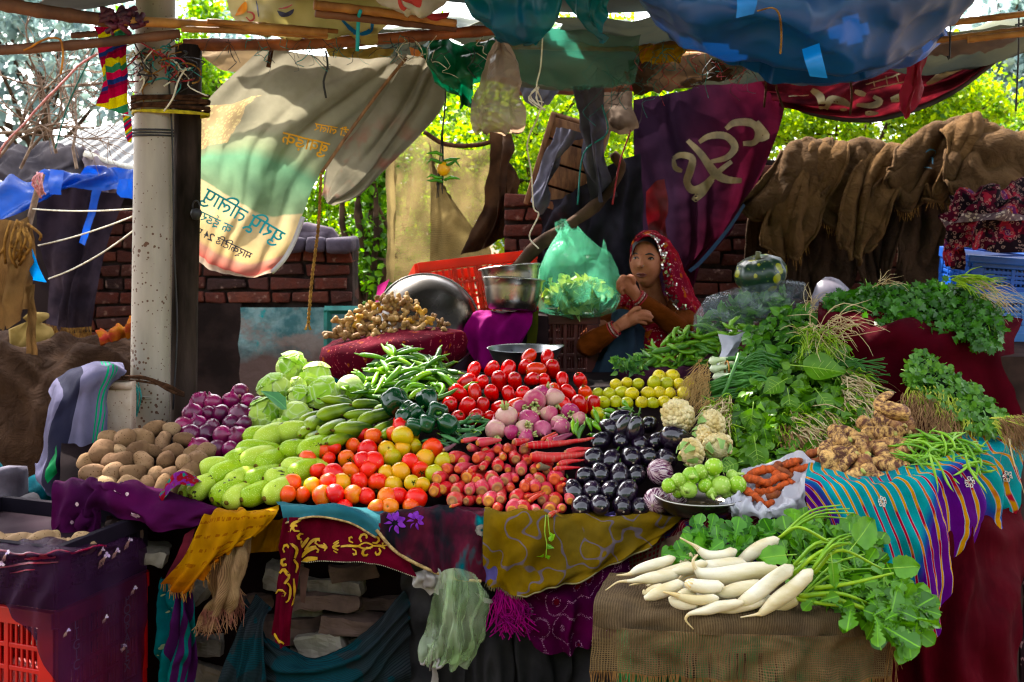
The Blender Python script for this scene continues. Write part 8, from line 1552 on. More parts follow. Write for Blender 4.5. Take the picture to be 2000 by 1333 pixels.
for k,(pts,rad,Y,lab)in enumerate(RAD):
 n=22;Y-=.045;wp_=[P(*z5(*p),Y+.03*(1-i/len(pts))*0)for i,p in enumerate(pts)];path=[crv(wp_,i/(n-1))for i in range(n)];rv=[Vector((r,0,0))for r in rad];rr=[max(.0012,crv(rv,i/(n-1)).x*.93/3.125*Y/F)for i in range(n)];rr[0]*=.55;rr[1]=max(rr[1],rr[2]*.93)
 d0=(path[0]-path[1]).normalized();path=[path[0]+d0*rr[1]*.35]+path;rr=[rr[0]*.35]+rr
 mb=MB();mb.tube(path,rr,18);mb.jig(.0022,26,k);o=tag(mb.build('white_radish',RDM),lab,'radish','white radishes on burlap')
 if len(pts)>4:
  mb=MB();mb.tube(path[-8:],[x*1.03 for x in rr[-8:]],9);mb.jig(.0022,26,k);mb.build('tail',RTM,o)
 if k in(0,1,2,3,4,13):
  mb=MB();p=path[0];fan=d0
  for j in range(4):
   d=(fan+Vector((u(-.25,.5),u(-.15,.3),u(-.3,.35)))).normalized();L=u(.10,.2);q=curve([p,p+d*L*.5+Vector((0,0,.015)),p+d*L+Vector((0,0,-.02))],7);mb.tube(q,[.0036*(1-.09*i)for i in range(7)],6)
  mb.build('leaf_stalk',STKD,o)
RW=leafmat('radish_leaf_dark',C('#2c5c1c'),C('#477a28'),tr=.22)
ly=lambda x,y:2.49+(1190-y)*.0022
LB=[('radish leaves spreading toward the striped cloth',[(1545,1110),(1590,1075),(1650,1100),(1720,1120),(1780,1150),(1800,1190),(1760,1215),(1700,1210),(1640,1185),(1570,1170)],330,.052,L_RAD,(.8,-.3,-.3)),
('radish leaves hanging over the stand corner',[(1700,1180),(1760,1170),(1798,1185),(1790,1225),(1745,1245),(1705,1215)],80,.056,L_RAD,(.4,-.4,-.9)),
('dark radish leaves standing behind the radishes',[(1320,1085),(1350,1050),(1400,1035),(1470,1040),(1510,1040),(1520,1070),(1450,1085),(1380,1090),(1330,1100)],190,.05,RW,(-.2,-.3,.7)),
('bright radish leaves rising in front of the striped cloth',[(1520,1070),(1560,1030),(1610,1020),(1680,1040),(1710,1080),(1690,1120),(1600,1100),(1545,1095)],230,.054,L_RAD,(.3,-.3,.7))]
for lab,poly,n,s,mt,d in LB:
 o=bunch('radish_leaves',lab,poly,ly,n,s,mt,LOB,d,'radish leaf bundles',.8,depth=.06,stalks=16,core=False,stm=STKD,cat='radish leaves');o.name='radish_leaf_bundle'
mb=MB()
for a,b,c_,r in(((1590,1150),(1660,1140),(1745,1120),.0055),((1560,1165),(1640,1160),(1710,1185),.006),((1590,1120),(1640,1075),(1720,1110),.005),((1555,1170),(1610,1180),(1660,1185),.005),((1620,1060),(1560,1030),(1520,1050),.004),((1540,1130),(1600,1080),(1660,1060),.006),((1600,1160),(1690,1190),(1730,1215),.006)):
 mb.tube(curve([(*a,2.5),(*b,2.48),(*c_,2.5)],14),[r*(1-.04*i)for i in range(14)],7)
tag(mb.build('radish_stalk',STK),'long pale radish leaf stalks arching over the leaves','stalk')
for k,(px,py,s,d,nrm,lab)in enumerate(((1745,1110,.06,(1,-.2,.2),(0,-.9,.5),'large rounded radish leaf against the striped cloth'),(1720,1205,.06,(-.5,-.3,-1),(-.1,-.9,.3),'big round radish leaf hanging in front of burlap'),(1672,1060,.075,(.8,-.2,.7),(.3,-.8,.3),'folded radish leaf standing upright'),(1535,1085,.06,(-1,-.2,.1),(0,-.7,.8),'broad radish leaf lying over the thickest radish'),(1625,1100,.055,(.1,-.4,-1),(.1,-1,.2),'yellow green narrow radish leaf standing in the middle'),(1770,1215,.06,(.5,-.2,-1),(.2,-.9,.3),'long radish leaf hanging at the stand corner'))):
 Y=2.46;n_=Vector(nrm).normalized();y_=(Vector(d)-n_*Vector(d).dot(n_)).normalized();x_=y_.cross(n_);m=Matrix(((x_.x,y_.x,n_.x),(x_.y,y_.y,n_.y),(x_.z,y_.z,n_.z)))
 mb=MB();rows=[]
 for t in np.linspace(0,1,12):
  w_=((.42 if k!=4 else .22)+.03*math.sin(26*t))*math.sin(math.pi*min(1,t*.8+.19))**.7;rows.append([Vector((w_*q+.02*math.sin(11*t)*q,t,-.10*t*t+.10*abs(q)+.025*math.sin(10*t+3*q)*abs(q)))for q in np.linspace(-1,1,9)])
 M4=Matrix.Translation(P(px,py,Y))@m.to_4x4()@Matrix.Scale(s,4);mb.grid([[M4@v for v in r]for r in rows],uvs=[(q*.5,t)for t in np.linspace(0,1,12)for q in np.linspace(-1,1,9)])
 o=tag(mb.build('radish_leaf',L_RAD),lab,'leaf','single radish leaves');mb=MB();mb.tube([M4@Vector((0,t,-.10*t*t+.006))for t in np.linspace(-.4,.95,12)],[.0013*(1-.07*i)for i in range(12)],5);mb.build('vein',MATS['leaf_vein'],o)
# ---------------- vessels, crates, bags ----------------
random.seed(71)
# ginger basket
gb_=empty('ginger_basket',P(770,745,4.3));tag(gb_,'round basket lined with maroon tie dyed cloth, heaped with ginger','basket')
BDM=fabric('maroon_bandhani',C('#5a0c1e'),C('#400a18'),6,dirt=.3,pat=lambda k,uv,ob,col:k.mix(k.math('MULTIPLY',k.math('LESS_THAN',k.math('ABSOLUTE',k.math('SINE',k.math('ADD',k.math('MULTIPLY',k.sep(uv)[0],150),k.math('MULTIPLY',k.noise(ob,7,2),16)))),.16),k.math('LESS_THAN',k.voro(k.co('UV',(4,1,1)),40),.42)),k.mix(k.math('GREATER_THAN',k.noise(k.co('UV',(6,1,1)),9,1),.68),col,C('#7a3a10')),C('#a8585c')))
mb=MB();mb.lathe([(.13,0),(.21,.02),(.265,.07),(.277,.13),(.268,.165),(.22,.175),(.1,.19),(0,.2)],60);mb.v=[(x*(1+.03*math.sin(9*math.atan2(y,x)+z*20)),y*.8*(1+.03*math.sin(9*math.atan2(y,x))),z+.03*x/.27+.012*noise.noise(Vector((x*9,y*9,z*9))))for x,y,z in mb.v];mb.build('lining_cloth',BDM,gb_)
Cloth([[(640,690,4.25),(690,735,4.15),(740,750,4.15)],[(636,720,4.22),(690,770,4.12),(740,780,4.13)],[(640,760,4.2),(690,800,4.12),(740,800,4.12)]],[(.02,3,.3,.1,0)],(.03,7),seed=130).build('turquoise_cloth',fabric('turquoise_cloth',C('#0f5a66'),C('#0c4654'),8),24,20,label='turquoise cloth bunched under the ginger basket',cat='cloth')
# tarnished basin leaning behind the ginger
bs=empty('steel_basin',P(838,626,4.62));tag(bs,'big tarnished steel basin leaning bottom up behind the ginger','basin')
bs.rotation_euler=Euler((R(56),R(26),0))
mb=MB();mb.lathe([(0,.085),(.10,.082),(.15,.068),(.188,.035),(.205,.006),(.212,0),(.218,-.004),(.208,-.006),(.2,0),(.18,.03),(.145,.058),(0,.074)],56);mb.build('basin_body',M['steel_dark'],bs)
mb=MB();mb.tube([Vector((.213*math.cos(t),.213*math.sin(t),-.002))for t in np.linspace(0,2*math.pi,60)],.0055,7,False);mb.build('rim',M['steel_dark'],bs)
Cloth([[(738,560,4.58),(760,544,4.56)],[(734,580,4.56),(752,566,4.54)],[(736,596,4.54),(748,584,4.52)]],(),(.01,9),seed=131).build('pink_reflection_strip',simple('pink_reflection_strip',C('#9a1060'),C('#7a0c50'),9,rough=.8),8,12,label='bright pink strip standing for a reflection on the leaning basin',cat='cloth')  # pink reflection at the basin rim, built as a coloured strip
# stacked steel bowls
for k,(px,py,tilt,s,lab)in enumerate(((1000,606,.05,1.0,'lower steel bowl of the stacked pair beside the green bag'),(1001,582,-.10,.98,'upper tilted steel bowl of the stacked pair'))):
 b=empty('steel_bowl',P(px,py,4.58));b.rotation_euler=Euler((R(-6),tilt,0));tag(b,lab,'bowl','steel bowls stacked on the crate')
 mb=MB();mb.lathe([(0,0),(.088*s,0),(.098*s,.006),(.108*s,.04),(.118*s,.09),(.122*s,.118),(.129*s,.124),(.128*s,.127),(.119*s,.122),(.113*s,.09),(.104*s,.04),(.09*s,.008),(0,.006)],48);mb.build('bowl_body',M['steel'],b)
 mb=MB();mb.tube([Vector((.128*s*math.cos(t),.128*s*math.sin(t),.125))for t in np.linspace(0,2*math.pi,50)],.0035,6,False);mb.build('rim',M['steel'],b)
# scale pan
sp_=empty('scale_pan',P(1023,722,4.15));tag(sp_,'shallow steel scale pan with a pouring lip behind the plum tomatoes','pan')
mb=MB();rows=[]
for r,z in((0,0),(.085,0),(.095,.006),(.118,.05),(.132,.078),(.136,.08),(.131,.076),(.115,.048),(.092,.008),(0,.004)):
 rows.append([Vector((r*math.cos(t)*(1+.10*max(0,math.cos(t))**8),r*math.sin(t),z+(.010*max(0,math.cos(t))**8*(r>.1))))for t in np.linspace(0,2*math.pi,49)[:-1]])
mb.grid(rows,True);mb.build('pan_body',simple('pan_steel',C('#a8acb0'),C('#84888c'),6,rough=.32,metal=1),sp_)
# orange crate, leaning
oc=empty('orange_crate',P(945,660,4.92));oc.rotation_euler=Euler((R(-16),R(-6),R(14)));tag(oc,'orange plastic crate standing on edge against the jute curtain','crate')
crate(oc,.52,.22,.34,simple('orange_plastic',C('#c4440c'),C('#9a340a'),7,rough=.45,tr=.4,trc=C('#e05a10')),8)
# dark red crate under the green bag
rc=empty('maroon_crate',P(1100,760,4.86));rc.location.z-=0;tag(rc,'dark maroon plastic crate supporting the green plastic bag','crate')
crate(rc,.27,.32,.335,simple('maroon_plastic',C('#4f1a18'),C('#3a1210'),7,rough=.5),8)
mb=MB();mb.box(P(1000,690,4.75),(.30,.30,.34),bev=.01);tag(mb.build('dark_box',simple('dark_box',C('#241618'),C('#181012'),8,rough=.8)),'dark box under the magenta cloth and steel bowls','box')
MGC=simple('magenta_cloth',C('#7a0c5a'),C('#5c0a48'),6,rough=.85)
Cloth([[(930,612,4.62),(990,612,4.6),(1054,604,4.6)],[(922,622,4.56),(985,622,4.54),(1042,608,4.55)],[(906,650,4.54),(975,664,4.52),(1034,640,4.54)],[(916,690,4.53),(965,716,4.51),(1000,700,4.52)],[(930,710,4.53),(960,720,4.52),(980,715,4.53)]],[(.015,3,.6,.1,.3)],(.025,7),seed=132).build('magenta_cloth',MGC,40,34,label='magenta cloth spread under the steel bowls',cat='cloth')
Cloth([[(1034,612,4.58),(1052,606,4.57)],[(1030,650,4.57),(1050,650,4.56)],[(1026,690,4.57),(1044,690,4.56)]],(),(.01,8),seed=133).build('olive_cloth',simple('olive_cloth',C('#4a4a1c'),C('#383814'),8,rough=.9),8,16,label='olive cloth strip between magenta cloth and maroon crate',cat='cloth')
# green plastic bag of leaves
gbag=empty('green_bag',P(1128,618,4.68));tag(gbag,'translucent green plastic bag full of leaves with a twisted top','bag')
k=NT('green_film');vv=k.co('Object');k.sh(col=k.mix(k.noise(vv,6,4),C('#3a9474'),C('#94ccb2')),rough=.2,spec=.6,nrm=k.bump(k.math('ADD',k.noise(vv,16,5,.6),k.n('TexNoise',{'Vector':k.co('Object',(3,3,.6)),'Scale':10,'Detail':4}).outputs[0]),.8,.02));k.transl(.5,C('#74d0a8'));k.clear(k.ramp(k.noise(vv,7,3),[(.3,NT.g(.18)),(.7,NT.g(.5))]));GFM=k.m
mb=MB();prof=[(.02,0),(.10,.004),(.150,.03),(.166,.08),(.168,.14),(.160,.20),(.14,.255),(.10,.29),(.06,.33),(.035,.36)]
mb.lathe(prof,48);mb.v=[(x*(1+.05*math.sin(5*math.atan2(y,x)+z*9))-.22*max(0,z-.24)*1.0,y*.85*(1+.05*math.sin(7*math.atan2(y,x))),z+.01*math.sin(4*math.atan2(y,x)))for x,y,z in mb.v];mb.jig(.016,11);mb.build('bag_film',GFM,gbag)
L0=P(1128,618,4.68)
def gl(*p):return P(*p)-L0
h=Cloth([[(1088,436,4.66),(1096,428,4.64),(1106,440,4.66)],[(1090,460,4.66),(1100,456,4.62),(1113,464,4.66)],[(1098,490,4.66),(1112,486,4.6),(1126,492,4.66)],[(1074,522,4.66),(1118,520,4.58),(1160,510,4.66)]],[(.012,2.5,.3,.1,0)],(.02,10),seed=134);o=h.build('twisted_top',GFM,24,30,gbag);o.matrix_parent_inverse=Matrix.Translation(-L0)
h=Cloth([[(1178,468,4.66),(1182,476,4.66)],[(1174,490,4.65),(1186,490,4.65)],[(1166,510,4.66),(1190,510,4.66)]],(),(.01,10));o=h.build('corner_tip',GFM,8,16,gbag);o.matrix_parent_inverse=Matrix.Translation(-L0)
n=260;rng=np.random.default_rng(9);q=rng.normal(size=(n,3));q/=np.linalg.norm(q,axis=1)[:,None];q*=rng.uniform(.55,1,(n,1));pos=q*np.array((.125,.10,.065))+np.array((0,0,.095))
leaf_cloud('leafy_filling',pos,rand_rot(n,.2),rng.uniform(.03,.06,n),leafmat('pale_greens',C('#6a8a4a'),C('#9ab070'),tr=.2),gbag,BIG)
# plastic bag of greens, pumpkin, second bag
tb_=empty('clear_bag',P(1468,650,4.35));tag(tb_,'long clear plastic bag of greens lying under the pumpkin','bag')
k=NT('clear_film');vv=k.co('Object');k.sh(col=C('#8a949c'),rough=.16,spec=.8,nrm=k.bump(k.noise(k.co('Object',(1,1,1.4)),16,3,.5),.8,.03));k.clear(k.ramp(k.noise(vv,14,4),[(.45,NT.g(.12)),(.7,NT.g(.5))]));CFM2=k.m
mb=MB();mb.tube([Vector((x,.0,z))for x,z in((-.215,.02),(-.2,.03),(-.14,.06),(-.05,.085),(.05,.11),(.14,.135),(.19,.14),(.215,.12))],[.01,.05,.075,.085,.085,.075,.055,.01],26);mb.jig(.022,12);mb.build('bag_film',CFM2,tb_)
n=220;q=rng.normal(size=(n,3));q/=np.linalg.norm(q,axis=1)[:,None];q*=rng.uniform(.3,.95,(n,1));pos=q*np.array((.19,.06,.055));pos[:,2]+=.09+pos[:,0]*.3
leaf_cloud('leafy_filling',pos,rand_rot(n,.2),rng.uniform(.04,.07,n),L_MINT,tb_,LEAF)
k=NT('pumpkin_skin');v=k.co('Object');sp1=k.math('LESS_THAN',k.voro(v,19),k.math('MULTIPLY',k.noise(v,7,2),.66));sp2=k.math('LESS_THAN',k.voro(v,55),.2);col=k.mix(k.noise(v,8,4),C('#10241a'),C('#1c3826'));col=k.mix(sp2,col,C('#5a6a3a'));col=k.mix(sp1,col,C('#8a8a1c'));k.sh(col=col,rough=.3,spec=.5,nrm=k.bump(k.noise(v,20,3),.1,.01));PUM=k.m
pk=empty('pumpkin',P(1492,572,4.42));pk.rotation_euler=Euler((.15,-.2,0));tag(pk,'dark green pumpkin with yellow blotches resting on the clear bag','pumpkin')
mb=MB();mb.lathe([(0,.004),(.04,0),(.078,.022),(.100,.06),(.102,.09),(.085,.125),(.05,.143),(.02,.140),(0,.134)],60,None,10,.035);mb.build('pumpkin_body',PUM,pk)
mb=MB();mb.tube([Vector((0,0,.13)),Vector((0,0,.15)),Vector((.006,0,.165))],[.014,.010,.012],8);mb.build('stem',simple('pumpkin_stem',C('#5a5a3a'),C('#3a3c24'),40),pk)
fb=empty('frosted_bag',P(1622,592,4.25));tag(fb,'crumpled frosted plastic bag behind the coriander row','bag')
mb=MB();mb.lathe([(0,-.02),(.07,-.02),(.078,.03),(.05,.07),(.02,.095),(0,.1)],24);mb.jig(.03,10);mb.build('bag_film',simple('frosted_film',C('#a8a0ac'),C('#8a8694'),8,rough=.3,tr=.4,alpha=.8),fb)
# blue crates on the right with a printed shawl
BCM=simple('blue_plastic',C('#0c4a9a'),C('#0a3a80'),6,rough=.4);BCM2=simple('pale_blue_plastic',C('#4f78b0'),C('#3c64a0'),6,rough=.45)
for k,(z,mt,lab,dx)in enumerate(((wz(580,4.15),BCM,'bright blue crate at the top of the stack',0),(wz(660,4.15),BCM2,'pale blue crate second from the top of the stack',.03),(wz(740,4.15),BCM2,'third pale blue crate of the stack',.03),(wz(822,4.15),BCM2,'fourth pale blue crate, lowest of the stack',.03))):
 b=empty('blue_crate',(wx(2010,4.3)+dx,4.36,z));b.rotation_euler=Euler((R(4 if k==0 else 0),R(4 if k==0 else 0),R(-4)));tag(b,lab,'crate','blue crates in a stack');crate(b,.52 if k==0 else .46,.36,.165 if k else .145,mt,13)
 if k==0:
  mb=MB();mb.box((0,0,.14),(.5,.34,.006))
  for i in range(9):
   for s in(-1,1):mb.box((0,0,.146),(.008,.52,.006),Euler((0,0,s*.9)))
  mb.box((0,-.19,.135),(.56,.03,.03),bev=.006);mb.build('lid',mt,b,smooth=False)
def shawl(k,uv,ob,col):
 n=k.noise(ob,9,3);v=k.voro(ob,62);return k.mix(k.math('MULTIPLY',k.math('LESS_THAN',k.math('ABSOLUTE',k.math('SUBTRACT',v,.32)),.08),.45),k.ramp(n,[(.35,C('#140a10')),(.45,C('#3a0c1a')),(.52,C('#7a2430')),(.58,C('#4a1c44')),(.66,C('#7a3a24'))],'CONSTANT'),C('#a08078'))
SHM=fabric('printed_shawl',C('#5a1028'),pat=shawl,dirt=.2)
s1=Cloth([[(1870,400,4.3),(1910,372,4.25),(1960,376,4.25),(2040,366,4.3)],[(1858,430,4.15),(1905,400,4.05),(1960,402,4.05),(2040,400,4.1)],[(1850,460,4.1),(1900,440,4.02),(1950,440,4.0),(2040,440,4.05)],[(1868,480,4.1),(1900,482,4.04),(1950,490,4.02),(2040,480,4.05)]],[(.03,2.5,2.2,.1,0)],(.05,8),seed=135)
o=s1.build('printed_shawl',SHM,60,40,label='printed maroon shawl heaped on the blue crates',cat='shawl')
mb=MB();mb.grid([[s1.f(t,.52+.05*math.sin(t*3)+q*.05)+Vector((0,-.012,0))for t in np.linspace(0,.9,40)]for q in(-1,0,1)]);mb.build('lace_border',fabric('grey_lace',C('#6a5a5c'),C('#4a3a40'),40,pat=lambda k,uv,ob,col:k.mix(k.math('LESS_THAN',k.voro(ob,60),.35),col,C('#a89890'))),o)
Cloth([[(1848,470,4.12),(1862,462,4.1),(1880,470,4.12)],[(1840,500,4.1),(1858,500,4.08),(1882,500,4.1)],[(1850,520,4.1),(1864,526,4.09),(1884,528,4.1)]],[(.01,2,.3,0,0)],(.02,9),seed=136).build('hanging_corner',SHM,16,20,o)
# red crates under the purple net, lower left
CA=R(-21)
RCM=simple('red_plastic_crate',C('#a80c0c'),C('#8a0808'),5,rough=.42)
cor=Vector((wx(108,2.75),2.75,0));e1=Vector((math.cos(math.pi+CA*-1),0,0));ux=Vector((math.cos(R(-20)),math.sin(R(-20)),0));uy=Vector((-ux.y,ux.x,0))
cen=cor-ux*.25+uy*.17
for k,(z,h_,mt,lab)in enumerate(((.225,.305,RCM,'red plastic crate under the purple net, upper one'),(.0,.22,RCM,'red plastic crate at the bottom of the net covered stack'),(.535,.155,simple('dark_tub',C('#150e18'),C('#0f0b13'),5,rough=.9),'dark crate of potatoes wrapped in the purple net'))):
 c_=empty('red_crate' if k<2 else 'dark_crate',(cen.x,cen.y,z));c_.rotation_euler=Euler((0,0,R(-20)));tag(c_,lab,'crate','crates under the purple net');crate(c_,.50,.34,h_,mt,12)
 if k==0:
  for nm,txt,loc_,rz,rx,sz,mtx in(('raised_lettering','OPOOPALEX',(.262,.08,.27),0,0,.05,'pale_letter'),('raised_lettering','OLIGIC',(.262,-.11,.27),0,0,.05,'pale_letter')):
   cu=bpy.data.curves.new(nm,'FONT');cu.body='\n'.join(txt);cu.size=sz*.7;cu.space_line=.72;cu.align_x='CENTER';tmp=bpy.data.objects.new(nm,cu);COL.objects.link(tmp)
   me=bpy.data.meshes.new_from_object(tmp.evaluated_get(bpy.context.evaluated_depsgraph_get()));bpy.data.objects.remove(tmp)
   M4=Matrix.Translation(loc_)@Euler((R(90),0,R(90))).to_matrix().to_4x4();me.transform(M4);me.materials.clear();me.materials.append(simple('pale_letter',C('#a08a8a')));mkobj(nm,me,c_)
 if k==2:
  mb=MB();mb.box((0,0,.11),(.46,.3,.02));mb.build('filling',simple('dusky_sack',C('#1c1018'),rough=.95),c_)
k=NT('purple_net_film');vv=k.co('Object');k.sh(col=k.mix(k.noise(vv,5,3),C('#1a0620'),C('#2a0a28')),rough=.75,spec=.15);k.transl(.2,C('#5a1850'));k.clear(k.ramp(k.noise(vv,4,3),[(.35,NT.g(.72)),(.65,NT.g(.9))]));PNM=k.m
pn=Cloth([[(-60,1056,2.98),(20,1050,3.0),(90,1042,3.05),(170,1040,3.12),(262,1044,3.1)],[(-60,1076,2.80),(20,1078,2.73),(112,1074,2.70),(192,1060,2.87),(274,1056,3.04)],[(-60,1100,2.78),(20,1098,2.72),(116,1096,2.69),(196,1086,2.86),(282,1080,3.03)],[(-60,1140,2.78),(20,1140,2.72),(116,1150,2.685),(198,1140,2.86),(284,1130,3.03)],[(-60,1176,2.78),(20,1180,2.72),(112,1205,2.69),(202,1230,2.86),(284,1230,3.03)],[(-60,1182,2.78),(22,1192,2.72),(128,1355,2.70),(205,1360,2.86),(278,1360,3.03)]],[(.010,6,.3,.1,.5)],(.015,7),seed=137)
o=pn.build('purple_net',PNM,70,50,label='sheer purple net with bead flowers draped over the crates',cat='net')
mb=MB();mb.tube([pn.f(t,.225)+Vector((0,-.004,0))for t in np.linspace(0,.8,50)],.003,5);mb.strokes if False else None;mb.build('glossy_band',simple('crimson_band',C('#7a1430'),C('#4a0c28'),9,rough=.3),o)
mb=MB();mb2=MB()
for x,y,s in((206,1084,9),(5,1100,9),(228,1074,6),(252,1056,6),(198,1072,5),(262,1148,5),(206,1204,5),(132,1230,5),(242,1262,4),(16,1082,5)):
 pn.blobs(mb,[[(x+s*.45*math.cos(a)+s*.4*math.cos(t),y+s*.45*math.sin(a)+s*.4*math.sin(t))for t in np.linspace(0,5.2,6)]for a in(.4,2.5,4.6)],.005)
 pn.strokes(mb2,[[(x,y),(x-s*(.6+.3*j),y+s*(1+.1*j)),(x-s*(.9+.35*j),y+s*(2.2+.25*j))]for j in range(4)],1.2,.005)
mb.build('bead_flower',simple('ivory_beads',C('#c0b0b0'),C('#a08ab0'),90,rough=.3),o);mb2.build('bead_fringe',simple('copper_beads',C('#8a6a5a'),C('#5a3a4a'),90,rough=.4),o)
mb=MB();mb2=MB()
pn.strokes(mb,[([(2,1108),(60,1100),(114,1098)],4),([(20,1118),(70,1112)],2.5),([(50,1090),(110,1086)],5)],3,.004);mb.build('shiny_fold',MATS['crimson_band'],o)
# white board, towel by the pole
mb=MB();mb.tube
bx=P(235,745,3.55);mb.box((bx.x,bx.y,bx.z/2+.0),(.086,.05,bx.z),bev=.006);o=tag(mb.build('white_board',simple('rusty_white',C('#a8988c'),C('#8f7a6a'),9,5,rough=.7,spots=(C('#6a4a38'),90,.16),bump=.2)),'short white rust stained post in front of the steel pole','post')
mb=MB();mb.box((bx.x,bx.y-.027,bx.z-.012),(.09,.006,.02));mb.build('top_strip',MATS['rusty_white'],o)
tw=Cloth([[(238,712,3.75),(200,708,3.72),(170,712,3.72),(120,735,3.75),(98,760,3.8)],[(246,728,3.56),(214,718,3.48),(176,730,3.46),(130,760,3.48),(96,800,3.55)],[(212,760,3.5),(196,760,3.45),(160,780,3.43),(112,820,3.46),(86,850,3.54)],[(206,840,3.48),(186,850,3.43),(142,860,3.42),(100,890,3.46),(76,900,3.54)],[(200,900,3.46),(172,940,3.42),(124,950,3.42),(96,950,3.46),(68,905,3.54)],[(176,950,3.45),(146,975,3.42),(106,972,3.42),(96,965,3.46),(72,920,3.54)]],[(.012,2.2,.5,.1,.4)],(.012,7),seed=138)
TWM=fabric('grey_towel',C('#5d5a70'),C('#504d62'),9,dirt=.15,pat=lambda k,uv,ob,col:k.mix(k.math('MULTIPLY',k.math('GREATER_THAN',k.sep(uv)[0],.56),k.math('LESS_THAN',k.sep(uv)[0],.80)),k.mix(k.math('MULTIPLY',k.math('GREATER_THAN',k.math('SINE',k.math('MULTIPLY',k.math('SUBTRACT',k.sep(uv)[0],.16),130)),.1),k.math('MULTIPLY',k.math('GREATER_THAN',k.sep(uv)[0],.165),k.math('LESS_THAN',k.sep(uv)[0],.30))),col,C('#0c7a58')),C('#1c1c2c')))
tw.build('grey_towel',TWM,60,50,label='grey towel with green stripes hung over the white rusty post',cat='towel')
Cloth([[(96,905,3.42),(112,870,3.41)],[(86,930,3.4),(110,910,3.39)],[(92,945,3.4),(112,925,3.4)]],(),(.015,9),seed=139).build('green_cloth',simple('emerald_cloth',C('#0c6a40'),C('#085030'),9,rough=.8),10,14,label='emerald cloth corner showing under the grey towel',cat='cloth')
mb=MB()
for i in range(10):mb.tube(curve([(236+u(-8,8),738+u(-4,4),3.52),(280,742+u(-6,8),3.6),(330,758+u(-6,6),3.62),(360,772+u(-4,4),3.62)],12),u(.002,.004),5,False)
tag(mb.build('frayed_twine',M['brownrope']),'frayed cord ends tied round the pole base and pointing at onions','cord')
mb=MB()
for i in range(5):x=262+u(-4,8);mb.tube(curve([(x,748,3.62),(x+u(0,12),775+u(-8,8),3.6),(x+u(-4,16),806+u(-20,12),3.62)],8),.0022,4,False)
tag(mb.build('blue_twine',M['teal_string']),'thin blue cord ends hanging at the pole base','cord')
# ---------------- the seated woman ----------------
random.seed(81)
PO=P(1275,745,4.85)
pw=empty('person',PO);tag(pw,'woman in a sequinned maroon veil and brown sweater, seated with chin on her fist','person')
def L_(px,py,Y):return P(px,py,Y)-PO
SKIN=simple('skin',C('#a06850'),C('#8c5640'),18,5,rough=.62,spec=.22,sss=.05,bump=.25,bsc=140)
HC=L_(1262,513,4.83);rx,ry,rz=.071,.088,.108
def fpos(px,py):
 v=L_(px,py,4.78);dx,dz=v.x-HC.x,v.z-HC.z;return dx,dz
feat=[(1248,518.5,.019,.009,.010),(1249,512,.011,.007,.012),(1250,505,.006,.008,.012),(1242,505,-.013,.011,.008),(1269,506,-.014,.014,.008),(1240,498,.006,.014,.005),(1267,498,.007,.016,.005),(1251,536,.007,.014,.008),(1251,551,.009,.014,.012),(1272,525,.004,.016,.016),(1236,522,.003,.010,.014),(1262,541,-.005,.010,.010),(1251,544,-.004,.012,.004)]
mb=MB();rows=[];NA,NB=60,44
for i in range(NB+1):
 a=math.pi*i/NB;r=[]
 for j in range(NA):
  b=2*math.pi*j/NA;n=Vector((math.sin(a)*math.cos(b),math.sin(a)*math.sin(b),math.cos(a)));z=n.z
  jaw=1-.26*max(0,-z-.1)**1.2-(.0 if z<.5 else .05*(z-.5));p=Vector((n.x*rx*jaw,n.y*ry*(1-.12*max(0,-z)),z*rz))
  p.x-=.006*max(0,-n.y)
  if n.y<.1:
   for px,py,h,sx,sz in feat:
    dx,dz=fpos(px,py);p.y-=h*math.exp(-((p.x-dx)/sx)**2-((p.z-dz)/sz)**2)
  r.append(HC+p)
 rows.append(r)
mb.grid(rows,True)
mb.tube([HC+Vector((.012,.03,-.06)),L_(1274,575,4.90),L_(1284,606,4.94)],[.048,.046,.056],16)
mb.tube([L_(1284,600,4.94),L_(1288,640,4.97),L_(1290,740,4.97)],[.07,.10,.12],16)
elR,wrR=L_(1322,640,4.66),L_(1243,578,4.64);elL,wrL=L_(1150,674,4.60),L_(1204,640,4.56)
mb.tube([L_(1333,606,4.92),L_(1338,624,4.80),elR],[.045,.04,.034],12);mb.tube([elR,elR.lerp(wrR,.5),wrR],[.034,.030,.023],12)
mb.tube([L_(1225,605,4.95),L_(1180,635,4.84),elL],[.045,.04,.034],12);mb.tube([elL,elL.lerp(wrL,.5),wrL],[.034,.030,.022],12)
# right hand: loose fist against the chin, fingers folded in
def finger(pts,r):mb.tube(curve([L_(*p)for p in pts],9),[r*1.02,r*1.05,r,r*.98,r*1.02,r*.95,r*.92,r*.85,r*.5],9)
mb.tube([wrR,L_(1230,562,4.63),L_(1222,552,4.63),L_(1220,548,4.63)],[.023,.030,.029,.020],12)
finger([(1226,545,4.64),(1216,541,4.60),(1211,549,4.60),(1216,556,4.62)],.0098)
finger([(1222,549,4.63),(1211,548,4.59),(1207,556,4.59),(1213,563,4.62)],.0100)
finger([(1221,555,4.63),(1210,556,4.59),(1207,564,4.60),(1214,570,4.62)],.0094)
finger([(1224,561,4.63),(1214,564,4.60),(1212,571,4.61),(1219,575,4.63)],.0082)
finger([(1236,556,4.62),(1238,546,4.60),(1232,540,4.61),(1227,541,4.63)],.0100)
